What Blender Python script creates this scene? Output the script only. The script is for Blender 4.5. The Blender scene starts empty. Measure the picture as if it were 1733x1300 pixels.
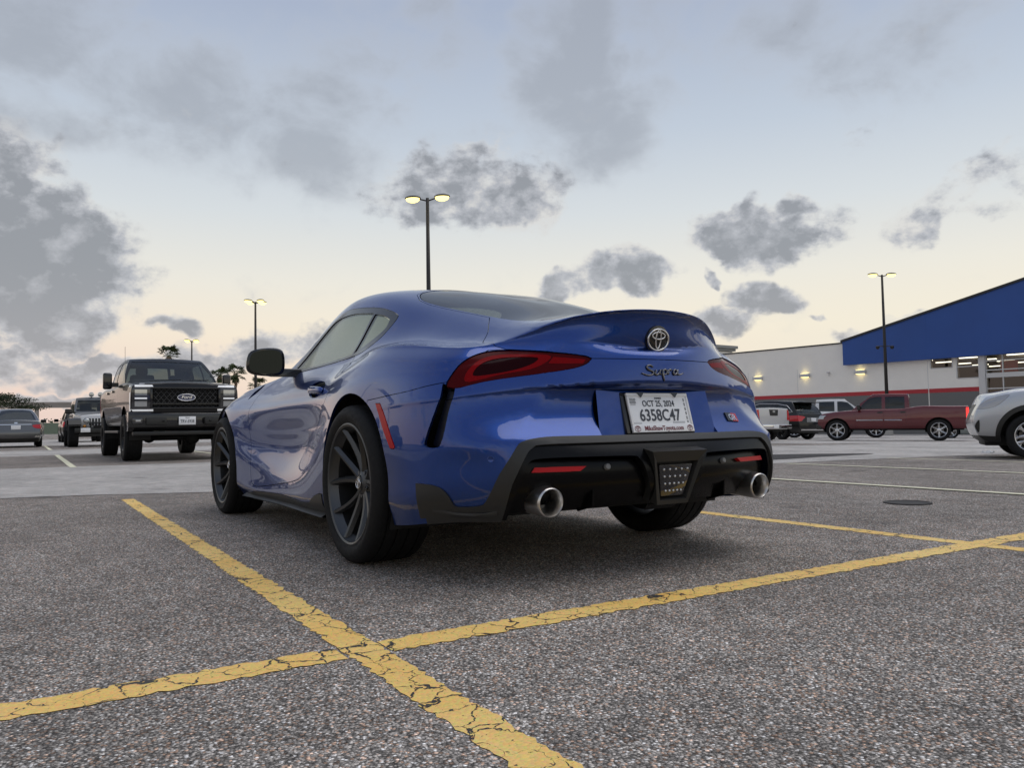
import bpy, bmesh, math, random
import numpy as np
from mathutils import Vector, Matrix
from mathutils.bvhtree import BVHTree

scene = bpy.context.scene
C = scene.collection
R = math.radians

# ---------------------------------------------------------------- camera
cam_d = bpy.data.cameras.new('camera')
cam = bpy.data.objects.new('camera', cam_d)
C.objects.link(cam)
CAM = Vector((-3.3196, 2.1447, 0.5856))
yaw, pitch, roll = -0.555311, 0.048255, -0.018085
fw = Vector((math.cos(yaw)*math.cos(pitch), math.sin(yaw)*math.cos(pitch), math.sin(pitch)))
rt = fw.cross(Vector((0, 0, 1))).normalized()
up = rt.cross(fw)
rt2 = rt*math.cos(roll) + up*math.sin(roll)
up2 = up*math.cos(roll) - rt*math.sin(roll)
M3 = Matrix((rt2, up2, -fw)).transposed()
cam.matrix_world = Matrix.Translation(CAM) @ M3.to_4x4()
cam_d.sensor_width = 36.0
cam_d.lens = 1366.67/1733*36.0
cam_d.clip_start = 0.05
cam_d.clip_end = 4000
scene.camera = cam
# ---------------------------------------------------------------- sky, sun, exposure
def srgb(r, g, b):
    f = lambda c: (c/255/12.92) if c/255 <= .04045 else ((c/255+.055)/1.055)**2.4
    return (f(r), f(g), f(b))

SUN_EL, SUN_AZ = R(66), R(118)      # soft dusk skylight stands in for a sun already below the roofs
world = bpy.data.worlds.new('World'); scene.world = world; world.use_nodes = True
nt = world.node_tree; WN, WL = nt.nodes, nt.links
WN.clear()
def wn(t, **k):
    n = WN.new('ShaderNode'+t)
    for a, b in k.items(): setattr(n, a, b)
    return n
def link(a, b): WL.new(a, b)
def wmath(op, a, b=None, c=None, clamp=False):
    n = wn('Math', operation=op); n.use_clamp = clamp
    for i, v in enumerate((a, b, c)):
        if v is None: continue
        if isinstance(v, (int, float)): n.inputs[i].default_value = v
        else: link(v, n.inputs[i])
    return n.outputs[0]
def wmix(f, a, b):
    n = wn('Mix', data_type='RGBA')
    for s, v in ((0, f), (6, a), (7, b)):
        if isinstance(v, (int, float)): n.inputs[s].default_value = v
        elif isinstance(v, tuple): n.inputs[s].default_value = (*v, 1)
        else: link(v, n.inputs[s])
    return n.outputs[2]
tc = wn('TexCoord'); DIR = tc.outputs['Generated']
sep = wn('SeparateXYZ'); link(DIR, sep.inputs[0])
ramp = wn('ValToRGB'); link(sep.outputs['Z'], ramp.inputs[0])
els = ramp.color_ramp.elements
stops = [(0.0, (228, 206, 192)), (.05, (238, 218, 198)), (.11, (240, 228, 206)), (.17, (230, 226, 214)), (.25, (210, 215, 217)), (.34, (188, 198, 210)), (.46, (165, 176, 196)), (.65, (146, 159, 184)), (1.0, (130, 145, 174))]
while len(els) < len(stops): els.new(.5)
for e, (p_, c_) in zip(els, stops):
    e.position = p_; e.color = (*srgb(*c_), 1)
# pinker low sky toward +x+y, greener toward -y
az = wn('VectorMath', operation='DOT_PRODUCT'); link(DIR, az.inputs[0]); az.inputs[1].default_value = (.45, .89, 0)
low = wn('MapRange', interpolation_type='SMOOTHSTEP'); link(sep.outputs['Z'], low.inputs[0])
low.inputs[1].default_value = .20; low.inputs[2].default_value = .0; low.inputs[3].default_value = 0; low.inputs[4].default_value = 1
pk = wn('MapRange', interpolation_type='SMOOTHSTEP'); link(az.outputs['Value'], pk.inputs[0])
pk.inputs[1].default_value = .05; pk.inputs[2].default_value = .55; pk.inputs[3].default_value = 0; pk.inputs[4].default_value = .6
col = wmix(wmath('MULTIPLY', low.outputs[0], pk.outputs[0]), ramp.outputs[0], srgb(226, 198, 192))
gr = wn('MapRange', interpolation_type='SMOOTHSTEP'); link(az.outputs['Value'], gr.inputs[0])
gr.inputs[1].default_value = -.1; gr.inputs[2].default_value = -.6; gr.inputs[3].default_value = 0; gr.inputs[4].default_value = .8
col = wmix(wmath('MULTIPLY', low.outputs[0], gr.outputs[0]), col, srgb(228, 228, 214))
# clouds: soft masks (direction, half sizes) broken up by noise
def cdir(u, v):
    d = fw+rt2*((u-866.5)/1366.67)+up2*((650-v)/1366.67)
    return d.normalized()
CLOUDS = [(50,460,150,120,1.55,0),(-40,350,120,120,1.5,0),(150,500,70,75,1.3,0),(40,550,120,45,1.2,0),(810,325,140,78,1.2,0),(700,345,80,45,.72,0),(900,340,70,45,.75,0),(1275,392,100,54,1.4,0),(1400,385,50,28,.72,0),(1065,460,84,35,1.35,0),(965,482,56,26,1.2,0),(1293,502,68,32,1.2,0),(1545,385,60,34,.95,-.6),(1600,330,75,36,.92,-.5),(1660,290,80,40,.9,-.4),(1725,310,60,40,.85,0),(1665,374,45,18,.85,0),
    (110,622,140,24,1.15,0),(10,604,80,24,1.3,0),(60,662,110,12,.95,0),(490,580,70,32,1.15,0),(400,590,55,26,.95,0),(305,547,42,20,1.0,0),(330,602,55,22,.85,0),(1205,548,62,36,.95,0),(1402,527,20,9,.9,0),(1458,556,34,16,.95,0),(1540,530,26,14,.85,0),(1200,475,16,9,.85,0),(120,318,45,22,.75,.3)]
VEILS = [(945,90,95,190,.95,.1),(1010,215,110,80,.85,0),(820,270,160,60,.6,0),(400,170,300,110,.80,.2),(480,260,230,80,.7,.2),(40,30,170,90,1.0,0),(-20,180,130,70,.8,.3),(250,90,200,70,.55,.2),(1330,60,420,90,.42,0),(680,50,260,90,.55,0),(1080,170,80,60,.6,0)]
def blobs(lst, fall):
    mask = None
    for (u, v, rx, ry, amp, tilt) in lst:
        c0 = cdir(u, v); r0 = (rt2-c0*rt2.dot(c0)).normalized(); u0 = c0.cross(r0)*-1
        if u0.dot(up2) < 0: u0 = -u0
        r1 = r0*math.cos(tilt)-u0*math.sin(tilt); u1 = u0*math.cos(tilt)+r0*math.sin(tilt)
        sc = 1366.67*1.12
        sb = wn('VectorMath', operation='SUBTRACT'); link(DIR, sb.inputs[0]); sb.inputs[1].default_value = c0
        a = wn('VectorMath', operation='DOT_PRODUCT'); link(sb.outputs[0], a.inputs[0]); a.inputs[1].default_value = r1*(sc/rx)
        b = wn('VectorMath', operation='DOT_PRODUCT'); link(sb.outputs[0], b.inputs[0]); b.inputs[1].default_value = u1*(sc/ry)
        q = wmath('MULTIPLY_ADD', b.outputs['Value'], b.outputs['Value'], wmath('MULTIPLY', a.outputs['Value'], a.outputs['Value']))
        mr = wn('MapRange', interpolation_type='SMOOTHSTEP'); link(q, mr.inputs[0])
        mr.inputs[1].default_value = fall; mr.inputs[2].default_value = 0; mr.inputs[3].default_value = 0; mr.inputs[4].default_value = amp
        mask = mr.outputs[0] if mask is None else wmath('MAXIMUM', mask, mr.outputs[0])
    return mask
wv = wn('TexNoise'); link(DIR, wv.inputs['Vector']); wv.inputs['Scale'].default_value = 9; wv.inputs['Detail'].default_value = 4; wv.inputs['Roughness'].default_value = .6
w1 = wn('VectorMath', operation='SUBTRACT'); link(wv.outputs['Color'], w1.inputs[0]); w1.inputs[1].default_value = (.5, .5, .5)
w2 = wn('VectorMath', operation='MULTIPLY_ADD'); link(w1.outputs[0], w2.inputs[0]); w2.inputs[1].default_value = (.10, .10, .10); link(DIR, w2.inputs[2])
PLAIN, DIR = DIR, w2.outputs[0]
mask = blobs(CLOUDS, 2.4)
veil = blobs(VEILS, 2.0)
DIR = PLAIN
# the same broken cloud goes on over the rest of the dome
mp = wn('Mapping'); link(DIR, mp.inputs[0]); mp.inputs['Scale'].default_value = (1, 1, 1.45)
def wnoise(scale, detail, rough, dist=0.0, src=None):
    n = wn('TexNoise'); link(src or mp.outputs[0], n.inputs['Vector'])
    n.inputs['Scale'].default_value = scale; n.inputs['Detail'].default_value = detail; n.inputs['Roughness'].default_value = rough; n.inputs['Distortion'].default_value = dist
    return n.outputs['Fac']
def wrange(v, a, b, c=0.0, d=1.0):
    n = wn('MapRange', interpolation_type='SMOOTHSTEP'); link(v, n.inputs[0])
    for k, q in enumerate((a, b, c, d)): n.inputs[k+1].default_value = q
    return n.outputs[0]
fd = wn('VectorMath', operation='DOT_PRODUCT'); link(DIR, fd.inputs[0]); fd.inputs[1].default_value = cdir(866, 500)
off = wrange(fd.outputs['Value'], .80, .62)
mask = wmath('MAXIMUM', mask, wmath('MULTIPLY', wrange(wnoise(3.1, 3, .5), .50, .66, 0, .95), off))
veil = wmath('MAXIMUM', veil, wmath('MULTIPLY', wrange(wnoise(1.6, 3, .5), .42, .62, 0, .8), off))
nA = wnoise(9.5, 12, .58, .25); nB = wnoise(30, 8, .6); nC = wnoise(4.2, 6, .55, .4)
# thin high veil
vd = wmath('MULTIPLY_ADD', wmath('SUBTRACT', wmath('MULTIPLY_ADD', nA, .55, wmath('MULTIPLY', nC, .5)), .525), 3.8, veil)
vcov = wrange(vd, .15, 1.15, 0, .72)
col = wmix(vcov, col, wmix(wrange(vd, .3, 1.2), srgb(186, 190, 196), srgb(158, 163, 171)))
# heaped low cloud with soft fringes
dens = wmath('MULTIPLY_ADD', wmath('SUBTRACT', wmath('MULTIPLY_ADD', nB, .42, wmath('MULTIPLY', nA, .72)), .57), 2.9, mask)
cov = wrange(dens, .36, 1.0, 0, .96)
sh = wmath('MULTIPLY_ADD', wmath('SUBTRACT', nB, .5), 1.5, wmath('MULTIPLY_ADD', wmath('SUBTRACT', nC, .5), 1.6, wmath('MINIMUM', wmath('MULTIPLY', dens, .75), .95)))
shade = wn('ValToRGB'); link(sh, shade.inputs[0])
se = shade.color_ramp.elements
se[0].position = .30; se[0].color = (*srgb(212, 210, 206), 1); se[1].position = 1.0; se[1].color = (*srgb(143, 146, 151), 1)
ne = se.new(.66); ne.color = (*srgb(176, 178, 183), 1)
cl = wmix(wmath('MULTIPLY', low.outputs[0], .25), shade.outputs[0], srgb(205, 192, 192))
col = wmix(cov, col, cl)
sky = wn('TexSky', sky_type='NISHITA'); sky.sun_disc = False; sky.sun_elevation = SUN_EL; sky.sun_rotation = SUN_AZ
bg0 = wn('Background'); link(sky.outputs[0], bg0.inputs[0]); bg0.inputs[1].default_value = .006
bg1 = wn('Background'); link(col, bg1.inputs[0]); bg1.inputs[1].default_value = .97
ad = wn('AddShader'); link(bg0.outputs[0], ad.inputs[0]); link(bg1.outputs[0], ad.inputs[1])
wo = wn('OutputWorld'); link(ad.outputs[0], wo.inputs[0])
world.cycles.sampling_method = 'MANUAL'; world.cycles.sample_map_resolution = 1024

sun_d = bpy.data.lights.new('sun', 'SUN'); sun_d.energy = 1.2; sun_d.angle = R(55); sun_d.color = (1.0, .96, .93)
sun = bpy.data.objects.new('sun', sun_d); C.objects.link(sun)
sun_az = R(-105)   # soft fill, turned so its reflection misses the coupe's rear and pillar
sv = Vector((math.cos(sun_az)*math.cos(SUN_EL), math.sin(sun_az)*math.cos(SUN_EL), math.sin(SUN_EL)))
sun.rotation_euler = sv.to_track_quat('Z', 'Y').to_euler()
sky.sun_rotation = R(90)-sun_az
scene.view_settings.view_transform = 'Standard'
scene.view_settings.look = 'None'
scene.view_settings.exposure = 0.1
scene.view_settings.gamma = 1.0
# ---------------------------------------------------------------- helpers
def mesh_obj(name, verts, faces, mat=None, parent=None, smooth=False):
    me = bpy.data.meshes.new(name)
    me.from_pydata([tuple(v) for v in verts], [], [tuple(f) for f in faces])
    me.update()
    if smooth:
        me.polygons.foreach_set('use_smooth', [True]*len(me.polygons))
    o = bpy.data.objects.new(name, me)
    C.objects.link(o)
    if mat is not None:
        for m in (mat if isinstance(mat, (list, tuple)) else [mat]):
            me.materials.append(m)
    if parent is not None:
        o.parent = parent
    return o

def bm_obj(name, bm, mat=None, parent=None, smooth=None, angle=None):
    me = bpy.data.meshes.new(name)
    if angle is not None:
        for e in bm.edges:
            if len(e.link_faces) == 2:
                e.smooth = e.calc_face_angle(0) < angle
        for f in bm.faces: f.smooth = True
    elif smooth:
        for f in bm.faces: f.smooth = True
    bm.to_mesh(me); bm.free()
    o = bpy.data.objects.new(name, me)
    C.objects.link(o)
    if mat is not None:
        for m in (mat if isinstance(mat, (list, tuple)) else [mat]):
            me.materials.append(m)
    if parent is not None:
        o.parent = parent
    return o

def empty(name, loc=(0, 0, 0), rz=0.0, parent=None):
    o = bpy.data.objects.new(name, None)
    C.objects.link(o)
    o.empty_display_size = 0.1
    o.location = loc
    o.rotation_euler = (0, 0, rz)
    if parent is not None: o.parent = parent
    return o

def tag(o, label=None, cat=None, group=None, kind=None):
    if label: o['label'] = label
    if cat: o['category'] = cat
    if group: o['group'] = group
    if kind: o['kind'] = kind
    return o

def copy_tree(o, parent=None):
    c = o.copy(); C.objects.link(c)
    if parent is not None: c.parent = parent
    for ch in o.children: copy_tree(ch, c)
    return c

def box_bm(bm, lo, hi, bev=0.0, seg=2):
    vs = [bm.verts.new((x, y, z)) for x in (lo[0], hi[0]) for y in (lo[1], hi[1]) for z in (lo[2], hi[2])]
    fs = [(0,1,3,2),(4,6,7,5),(0,4,5,1),(2,3,7,6),(0,2,6,4),(1,5,7,3)]
    faces = [bm.faces.new([vs[i] for i in f]) for f in fs]
    if bev > 0:
        es = list({e for f in faces for e in f.edges})
        bmesh.ops.bevel(bm, geom=es, offset=bev, segments=seg, affect='EDGES', profile=0.5)
    return bm

def box(name, lo, hi, mat, parent=None, bev=0.0, seg=2):
    bm = bmesh.new(); box_bm(bm, lo, hi, bev, seg)
    return bm_obj(name, bm, mat, parent, angle=R(40) if bev else None)

def tube_bm(bm, pts, rad, n=8, cap=True):
    """tube along pts; rad scalar or list"""
    pts = [Vector(p) for p in pts]
    rs = rad if isinstance(rad, (list, tuple)) else [rad]*len(pts)
    rings = []
    prev = None
    for i, p in enumerate(pts):
        t = (pts[min(i+1, len(pts)-1)] - pts[max(i-1, 0)]).normalized()
        a = Vector((0, 0, 1)) if abs(t.z) < 0.9 else Vector((1, 0, 0))
        if prev is not None:
            u = (prev - t*prev.dot(t))
            u = u.normalized() if u.length > 1e-6 else t.cross(a).normalized()
        else:
            u = t.cross(a).normalized()
        prev = u
        w = t.cross(u)
        rings.append([bm.verts.new(p + (u*math.cos(k*2*math.pi/n) + w*math.sin(k*2*math.pi/n))*rs[i]) for k in range(n)])
    for a, b in zip(rings, rings[1:]):
        for k in range(n):
            bm.faces.new((a[k], a[(k+1) % n], b[(k+1) % n], b[k]))
    if cap:
        bm.faces.new(rings[0][::-1]); bm.faces.new(rings[-1])
    return bm

def tube(name, pts, rad, mat, parent=None, n=8):
    bm = bmesh.new(); tube_bm(bm, pts, rad, n)
    return bm_obj(name, bm, mat, parent, angle=R(50))

def lathe_bm(bm, prof, n=48, axis='y', mi=None):
    """prof: list of (r, h); revolve about axis through origin, h along the axis"""
    rings = []
    for r, h in prof:
        ring = []
        for k in range(n):
            a = 2*math.pi*k/n
            c, s = r*math.cos(a), r*math.sin(a)
            co = {'y': (c, h, s), 'x': (h, c, s), 'z': (c, s, h)}[axis]
            ring.append(bm.verts.new(co))
        rings.append(ring)
    fs = []
    for a, b in zip(rings, rings[1:]):
        for k in range(n):
            fs.append(bm.faces.new((a[k], a[(k+1) % n], b[(k+1) % n], b[k])))
    return fs

def lathe(name, prof, mat, parent=None, n=48, axis='y', angle=R(35)):
    bm = bmesh.new(); lathe_bm(bm, prof, n, axis)
    bmesh.ops.remove_doubles(bm, verts=bm.verts, dist=1e-6)
    bmesh.ops.recalc_face_normals(bm, faces=bm.faces)
    return bm_obj(name, bm, mat, parent, angle=angle)

def prism_bm(bm, poly, d, axis='y', off=0.0, bev=0.0):
    """extrude 2-D polygon (a,b) by d along axis. axis y: (x,z); axis x: (y,z); axis z: (x,y)"""
    def co(a, b, h):
        return {'y': (a, h, b), 'x': (h, a, b), 'z': (a, b, h)}[axis]
    v0 = [bm.verts.new(co(a, b, off)) for a, b in poly]
    v1 = [bm.verts.new(co(a, b, off+d)) for a, b in poly]
    n = len(poly)
    f = [bm.faces.new(v0), bm.faces.new(v1[::-1])]
    for i in range(n):
        f.append(bm.faces.new((v0[i], v1[i], v1[(i+1) % n], v0[(i+1) % n])))
    bmesh.ops.recalc_face_normals(bm, faces=f)
    if bev > 0:
        es = list({e for q in f for e in q.edges})
        bmesh.ops.bevel(bm, geom=es, offset=bev, segments=2, affect='EDGES', profile=0.5)
    return bm

def prism(name, poly, d, mat, parent=None, axis='y', off=0.0, bev=0.0):
    bm = bmesh.new(); prism_bm(bm, poly, d, axis, off, bev)
    return bm_obj(name, bm, mat, parent, angle=R(40) if bev else None)

def pchip(knots, x):
    """shape preserving cubic through knots [(x, a, b..)], returns tuple at x"""
    k = np.array(sorted(knots), float)
    xs = k[:, 0]; out = []
    for c in range(1, k.shape[1]):
        y = k[:, c]; h = np.diff(xs); d = np.diff(y)/h
        m = np.zeros_like(y)
        m[0], m[-1] = d[0], d[-1]
        for i in range(1, len(y)-1):
            if d[i-1]*d[i] > 0:
                w1, w2 = 2*h[i]+h[i-1], h[i]+2*h[i-1]
                m[i] = 0.5*((w1+w2)/(w1/d[i-1]+w2/d[i])) + 0.5*(d[i-1]*h[i]+d[i]*h[i-1])/(h[i]+h[i-1])
            else:
                m[i] = 0.5*(d[i-1]*h[i]+d[i]*h[i-1])/(h[i]+h[i-1])
        if x <= xs[0]: out.append(y[0]); continue
        if x >= xs[-1]: out.append(y[-1]); continue
        i = np.searchsorted(xs, x)-1
        t = (x-xs[i])/h[i]
        out.append((2*t**3-3*t**2+1)*y[i]+(t**3-2*t**2+t)*h[i]*m[i]+(-2*t**3+3*t**2)*y[i+1]+(t**3-t**2)*h[i]*m[i+1])
    return tuple(float(v) for v in out)

def poly_smooth(pts, n=6, closed=True, corner=None):
    """Catmull-Rom through pts; indices in `corner` stay sharp"""
    corner = set(corner or ())
    P = [Vector(p) for p in pts]; N = len(P); out = []
    rng = range(N) if closed else range(N-1)
    for i in rng:
        p1, p2 = P[i], P[(i+1) % N]
        p0 = P[(i-1) % N] if closed or i > 0 else p1*2-p2
        p3 = P[(i+2) % N] if closed or i+2 < N else p2*2-p1
        if i in corner: p0 = p1*2-p2 if False else p1
        if (i+1) % N in corner: p3 = p2
        if i in corner and (i+1) % N in corner:
            out.append(p1); continue
        for k in range(n):
            t = k/n
            out.append(0.5*((2*p1)+(p2-p0)*t+(2*p0-5*p1+4*p2-p3)*t*t+(3*p1-p0-3*p2+p3)*t**3))
    if not closed: out.append(P[-1])
    return [tuple(v) for v in out]

# ------------------------------------------------ vehicle skins
class Skin:
    """a smooth body surface grown from a box-like control cage, then cut into panels"""
    def __init__(s, xs, side, top, rear_ys, front_ys, fit=4, level=3, creases=()):
        # side: rows bottom->belt, each f(i)->(x,y,z) for station i ; top: rows centre->belt(excluded)
        M, Rn, N = len(xs), len(side), len(top)
        V = []; idx = {}
        def put(key, co):
            idx[key] = len(V); V.append(Vector(co))
        def sidev(sg, i, r): return ('s', sg, i, r)
        for sg in (1, -1):
            for i in range(M):
                for r in range(Rn):
                    x, y, z = side[r][i]; put(('s', sg, i, r), (x, y*sg, z))
        for i in range(M):
            for n in range(N):
                x, y, z = top[n][i]
                if n == 0: put(('t', 1, i, 0), (x, 0, z))
                else:
                    put(('t', 1, i, n), (x, y, z)); put(('t', -1, i, n), (x, -y, z))
        for nm, ys in (('r', rear_ys), ('f', front_ys)):
            for n in range(N):
                for r in range(Rn-1):
                    x, y, z = ys[n][r]
                    if n == 0: put((nm, 1, 0, r), (x, 0, z))
                    else:
                        put((nm, 1, n, r), (x, y, z)); put((nm, -1, n, r), (x, -y, z))
        def T(sg, i, n):
            if n == N: return idx[('s', sg, i, Rn-1)]
            return idx[('t', 1 if n == 0 else sg, i, n)]
        def E(nm, sg, n, r):
            i = 0 if nm == 'r' else M-1
            if n == N: return idx[('s', sg, i, r)]
            if r == Rn-1: return T(sg, i, n)
            return idx[(nm, 1 if n == 0 else sg, n, r)]
        F = []
        for sg in (1, -1):
            q = lambda a: F.append(a if sg == 1 else a[::-1])
            for i in range(M-1):
                for r in range(Rn-1):
                    a = [idx[('s', sg, i, r)], idx[('s', sg, i, r+1)], idx[('s', sg, i+1, r+1)], idx[('s', sg, i+1, r)]]
                    q(a)
                for n in range(N):
                    q([T(sg, i, n+1), T(sg, i, n), T(sg, i+1, n), T(sg, i+1, n+1)])
            for n in range(N):
                for r in range(Rn-1):
                    q([E('r', sg, n, r), E('r', sg, n, r+1), E('r', sg, n+1, r+1), E('r', sg, n+1, r)])
                    q([E('f', sg, n+1, r), E('f', sg, n+1, r+1), E('f', sg, n, r+1), E('f', sg, n, r)])
        tgt = np.array([tuple(v) for v in V])
        cage = tgt.copy()
        me = bpy.data.meshes.new('cage'); me.from_pydata(cage.tolist(), [], F); me.update()
        ob = bpy.data.objects.new('cage', me); C.objects.link(ob)
        md = ob.modifiers.new('s', 'SUBSURF'); md.levels = 1; md.render_levels = 1
        md.boundary_smooth = 'PRESERVE_CORNERS'
        if creases:
            at = me.attributes.new('crease_edge', 'FLOAT', 'EDGE')
            ek = {tuple(sorted(e.vertices)): e.index for e in me.edges}
            for a, b, w in creases(idx, T, E, M, Rn, N):
                k = tuple(sorted((a, b)))
                if k in ek: at.data[ek[k]].value = w
        def ev():
            me.vertices.foreach_set('co', cage.ravel()); me.update()
            dg = bpy.context.evaluated_depsgraph_get(); dg.update()
            e = ob.evaluated_get(dg); m = e.to_mesh()
            co = np.empty(len(m.vertices)*3); m.vertices.foreach_get('co', co)
            return co.reshape(-1, 3)
        for _ in range(fit):
            lim = ev()[:len(cage)]
            cage += 0.8*(tgt-lim)
        md.levels = level
        me.vertices.foreach_set('co', cage.ravel()); me.update()
        dg = bpy.context.evaluated_depsgraph_get(); dg.update()
        m2 = bpy.data.meshes.new_from_object(ob.evaluated_get(dg))
        bpy.data.objects.remove(ob); bpy.data.meshes.remove(me)
        s.bm = bmesh.new(); s.bm.from_mesh(m2); bpy.data.meshes.remove(m2)
        s.bm.normal_update()
        s.ref = s.bm.copy()
        s.ref.verts.ensure_lookup_table(); s.ref.faces.ensure_lookup_table()
        s.bvh = BVHTree.FromBMesh(s.ref)
        s.lab = s.bm.faces.layers.int.new('lab')
        s.names = ['body']

    def normal_at(s, co):
        loc, no, fi, d = s.bvh.find_nearest(co)
        if fi is None: return Vector((0, 0, 1))
        f = s.ref.faces[fi]
        # inverse-distance blend of corner normals
        acc = Vector((0, 0, 0)); w = 0
        vs = f.verts
        if len(vs) == 4:
            a, b, c, dd = [v.co for v in vs]
            # bilinear uv by projection
            e1 = (b-a); e2 = (dd-a)
            u = max(0, min(1, (loc-a).dot(e1)/max(e1.length_squared, 1e-12)))
            v = max(0, min(1, (loc-a).dot(e2)/max(e2.length_squared, 1e-12)))
            n = vs[0].normal*(1-u)*(1-v)+vs[1].normal*u*(1-v)+vs[2].normal*u*v+vs[3].normal*(1-u)*v
        else:
            n = Vector(no)
        return n.normalized()

    def cut(s, poly, axis, name, sel, only=('body',), mirror=False):
        """cut the closed 2-D polygon into the skin, seen along axis; faces inside get label `name`"""
        if name not in s.names: s.names.append(name)
        li = s.names.index(name)
        A = {'y': (0, 2), 'x': (1, 2), 'z': (0, 1)}[axis]
        ax = {'y': 1, 'x': 0, 'z': 2}[axis]
        polys = [poly]
        if mirror:   # the same outline on the other side of the centre line
            polys.append([(-a, b) for a, b in poly] if axis == 'x' else [(a, -b) for a, b in poly])
        oi = {s.names.index(o) for o in only if o in s.names}
        bm = s.bm
        for P in polys:
            P = np.array(P, float)
            lo, hi = P.min(0)-0.03, P.max(0)+0.03
            def inbox(f, lo, hi):
                cs = [(v.co[A[0]], v.co[A[1]]) for v in f.verts]
                return (max(c[0] for c in cs) > lo[0] and min(c[0] for c in cs) < hi[0] and
                        max(c[1] for c in cs) > lo[1] and min(c[1] for c in cs) < hi[1])
            m = 0.12
            cand = []
            for f in bm.faces:
                if f[s.lab] not in oi: continue
                c0 = f.verts[0].co
                if not (lo[0]-m < c0[A[0]] < hi[0]+m and lo[1]-m < c0[A[1]] < hi[1]+m): continue
                if inbox(f, lo, hi) and sel(f): cand.append(f)
            n = len(P)
            a0, a1 = A
            for i in range(n):
                p, q = P[i], P[(i+1) % n]
                d = q-p
                ln = float(np.hypot(*d))
                if ln < 1e-6: continue
                slo, shi = np.minimum(p, q)-1e-5, np.maximum(p, q)+1e-5
                nx, ny = float(-d[1]/ln), float(d[0]/ln)
                p0, p1 = float(p[0]), float(p[1])
                x0, y0, x1, y1 = (float(t) for t in (*slo, *shi))
                fs = []
                for f in cand:
                    c0 = f.verts[0].co
                    if not (x0-m < c0[a0] < x1+m and y0-m < c0[a1] < y1+m): continue
                    if not inbox(f, slo, shi): continue
                    ds = [(v.co[a0]-p0)*nx+(v.co[a1]-p1)*ny for v in f.verts]
                    if max(ds) > 1e-4 and min(ds) < -1e-4: fs.append(f)
                dist = lambda v: (v.co[a0]-p0)*nx+(v.co[a1]-p1)*ny
                for f in fs:
                    for e in list(f.edges):
                        da, db = dist(e.verts[0]), dist(e.verts[1])
                        if abs(da) > 1e-4 and abs(db) > 1e-4 and da*db < 0:
                            bmesh.utils.edge_split(e, e.verts[0], da/(da-db))
                    on = [v for v in f.verts if abs(dist(v)) <= 1e-4]
                    if len(on) > 2:
                        k = sorted(on, key=lambda v: v.co[a0]*ny-v.co[a1]*nx); on = [k[0], k[-1]]
                    if len(on) == 2 and not any(on[1] in e.verts for e in on[0].link_edges if f in e.link_faces):
                        try:
                            nf, _l = bmesh.utils.face_split(f, on[0], on[1])
                            if nf is not None:
                                nf[s.lab] = f[s.lab]; cand.append(nf)
                        except ValueError: pass
            cand = [f for f in cand if f.is_valid]
            px, py = P[:, 0], P[:, 1]
            qx, qy = np.roll(px, -1), np.roll(py, -1)
            for f in cand:
                c = f.calc_center_median()
                x, y = c[A[0]], c[A[1]]
                cr = ((py > y) != (qy > y)) & (x < (qx-px)*(y-py)/np.where(qy == py, 1e-12, qy-py)+px)
                if cr.sum() % 2: f[s.lab] = li

    def emit(s, name, mat, parent, obj_name=None, side=None, gap=0.0015, flange=0.012, offset=0.0, thick=False, sel=None):
        """make the mesh object for one label (optionally only one side of the car)"""
        li = s.names.index(name)
        fs = [f for f in s.bm.faces if f[s.lab] == li and (side is None or f.calc_center_median().y*side > 0) and (sel is None or sel(f))]
        if not fs: return None
        vs = {}; bm = bmesh.new()
        for f in fs:
            for v in f.verts:
                if v not in vs: vs[v] = bm.verts.new(v.co)
        for f in fs:
            try: bm.faces.new([vs[v] for v in f.verts])
            except ValueError: pass
        bm.verts.index_update(); bm.normal_update()
        nrm = {v: s.normal_at(v.co) for v in bm.verts}
        be = [e for e in bm.edges if len(e.link_faces) == 1]
        mv = {}
        for e in be:
            f = e.link_faces[0]
            n = nrm[e.verts[0]]+nrm[e.verts[1]]
            t = (e.verts[1].co-e.verts[0].co)
            d = n.cross(t)
            if d.length < 1e-9: continue
            d.normalize()
            c = f.calc_center_median()
            if (c-e.verts[0].co).dot(d) < 0: d = -d
            for v in e.verts: mv.setdefault(v, []).append(d)
        for v, ds in mv.items():
            d = sum(ds, Vector((0, 0, 0)))
            if d.length > 1e-6:
                v.co += d.normalized()*gap
        if offset:
            for v in bm.verts: v.co += nrm[v]*offset
        surf = set(bm.faces)
        if flange > 0 and be:
            r = bmesh.ops.extrude_edge_only(bm, edges=be)
            nv = [g for g in r['geom'] if isinstance(g, bmesh.types.BMVert)]
            old = {}
            for v in nv:
                for e in v.link_edges:
                    o = e.other_vert(v)
                    if o in mv: old[v] = o
            for v in nv:
                o = old.get(v)
                if o is not None: v.co = o.co-nrm[o]*flange
        bmesh.ops.recalc_face_normals(bm, faces=[f for f in bm.faces if f not in surf])
        for f in bm.faces:
            if f not in surf:
                for e in f.edges: e.smooth = False
        bm.verts.index_update(); s.n_surf = len(nrm)
        sidx = [f in surf for f in bm.faces]
        vn = {v.index: nrm[v] for v in nrm if v.is_valid}
        me = bpy.data.meshes.new(obj_name or name); bm.to_mesh(me)
        bm.free()
        me.polygons.foreach_set('use_smooth', [True]*len(me.polygons))
        ln = [(0, 0, 0)]*len(me.loops)
        for p in me.polygons:
            if sidx[p.index]:
                for l in p.loop_indices:
                    ln[l] = tuple(vn[me.loops[l].vertex_index])
            else:
                for l in p.loop_indices: ln[l] = tuple(p.normal)
        me.normals_split_custom_set(ln)
        o = bpy.data.objects.new(obj_name or name, me); C.objects.link(o)
        me.materials.append(mat)
        if parent is not None: o.parent = parent
        return o

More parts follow.
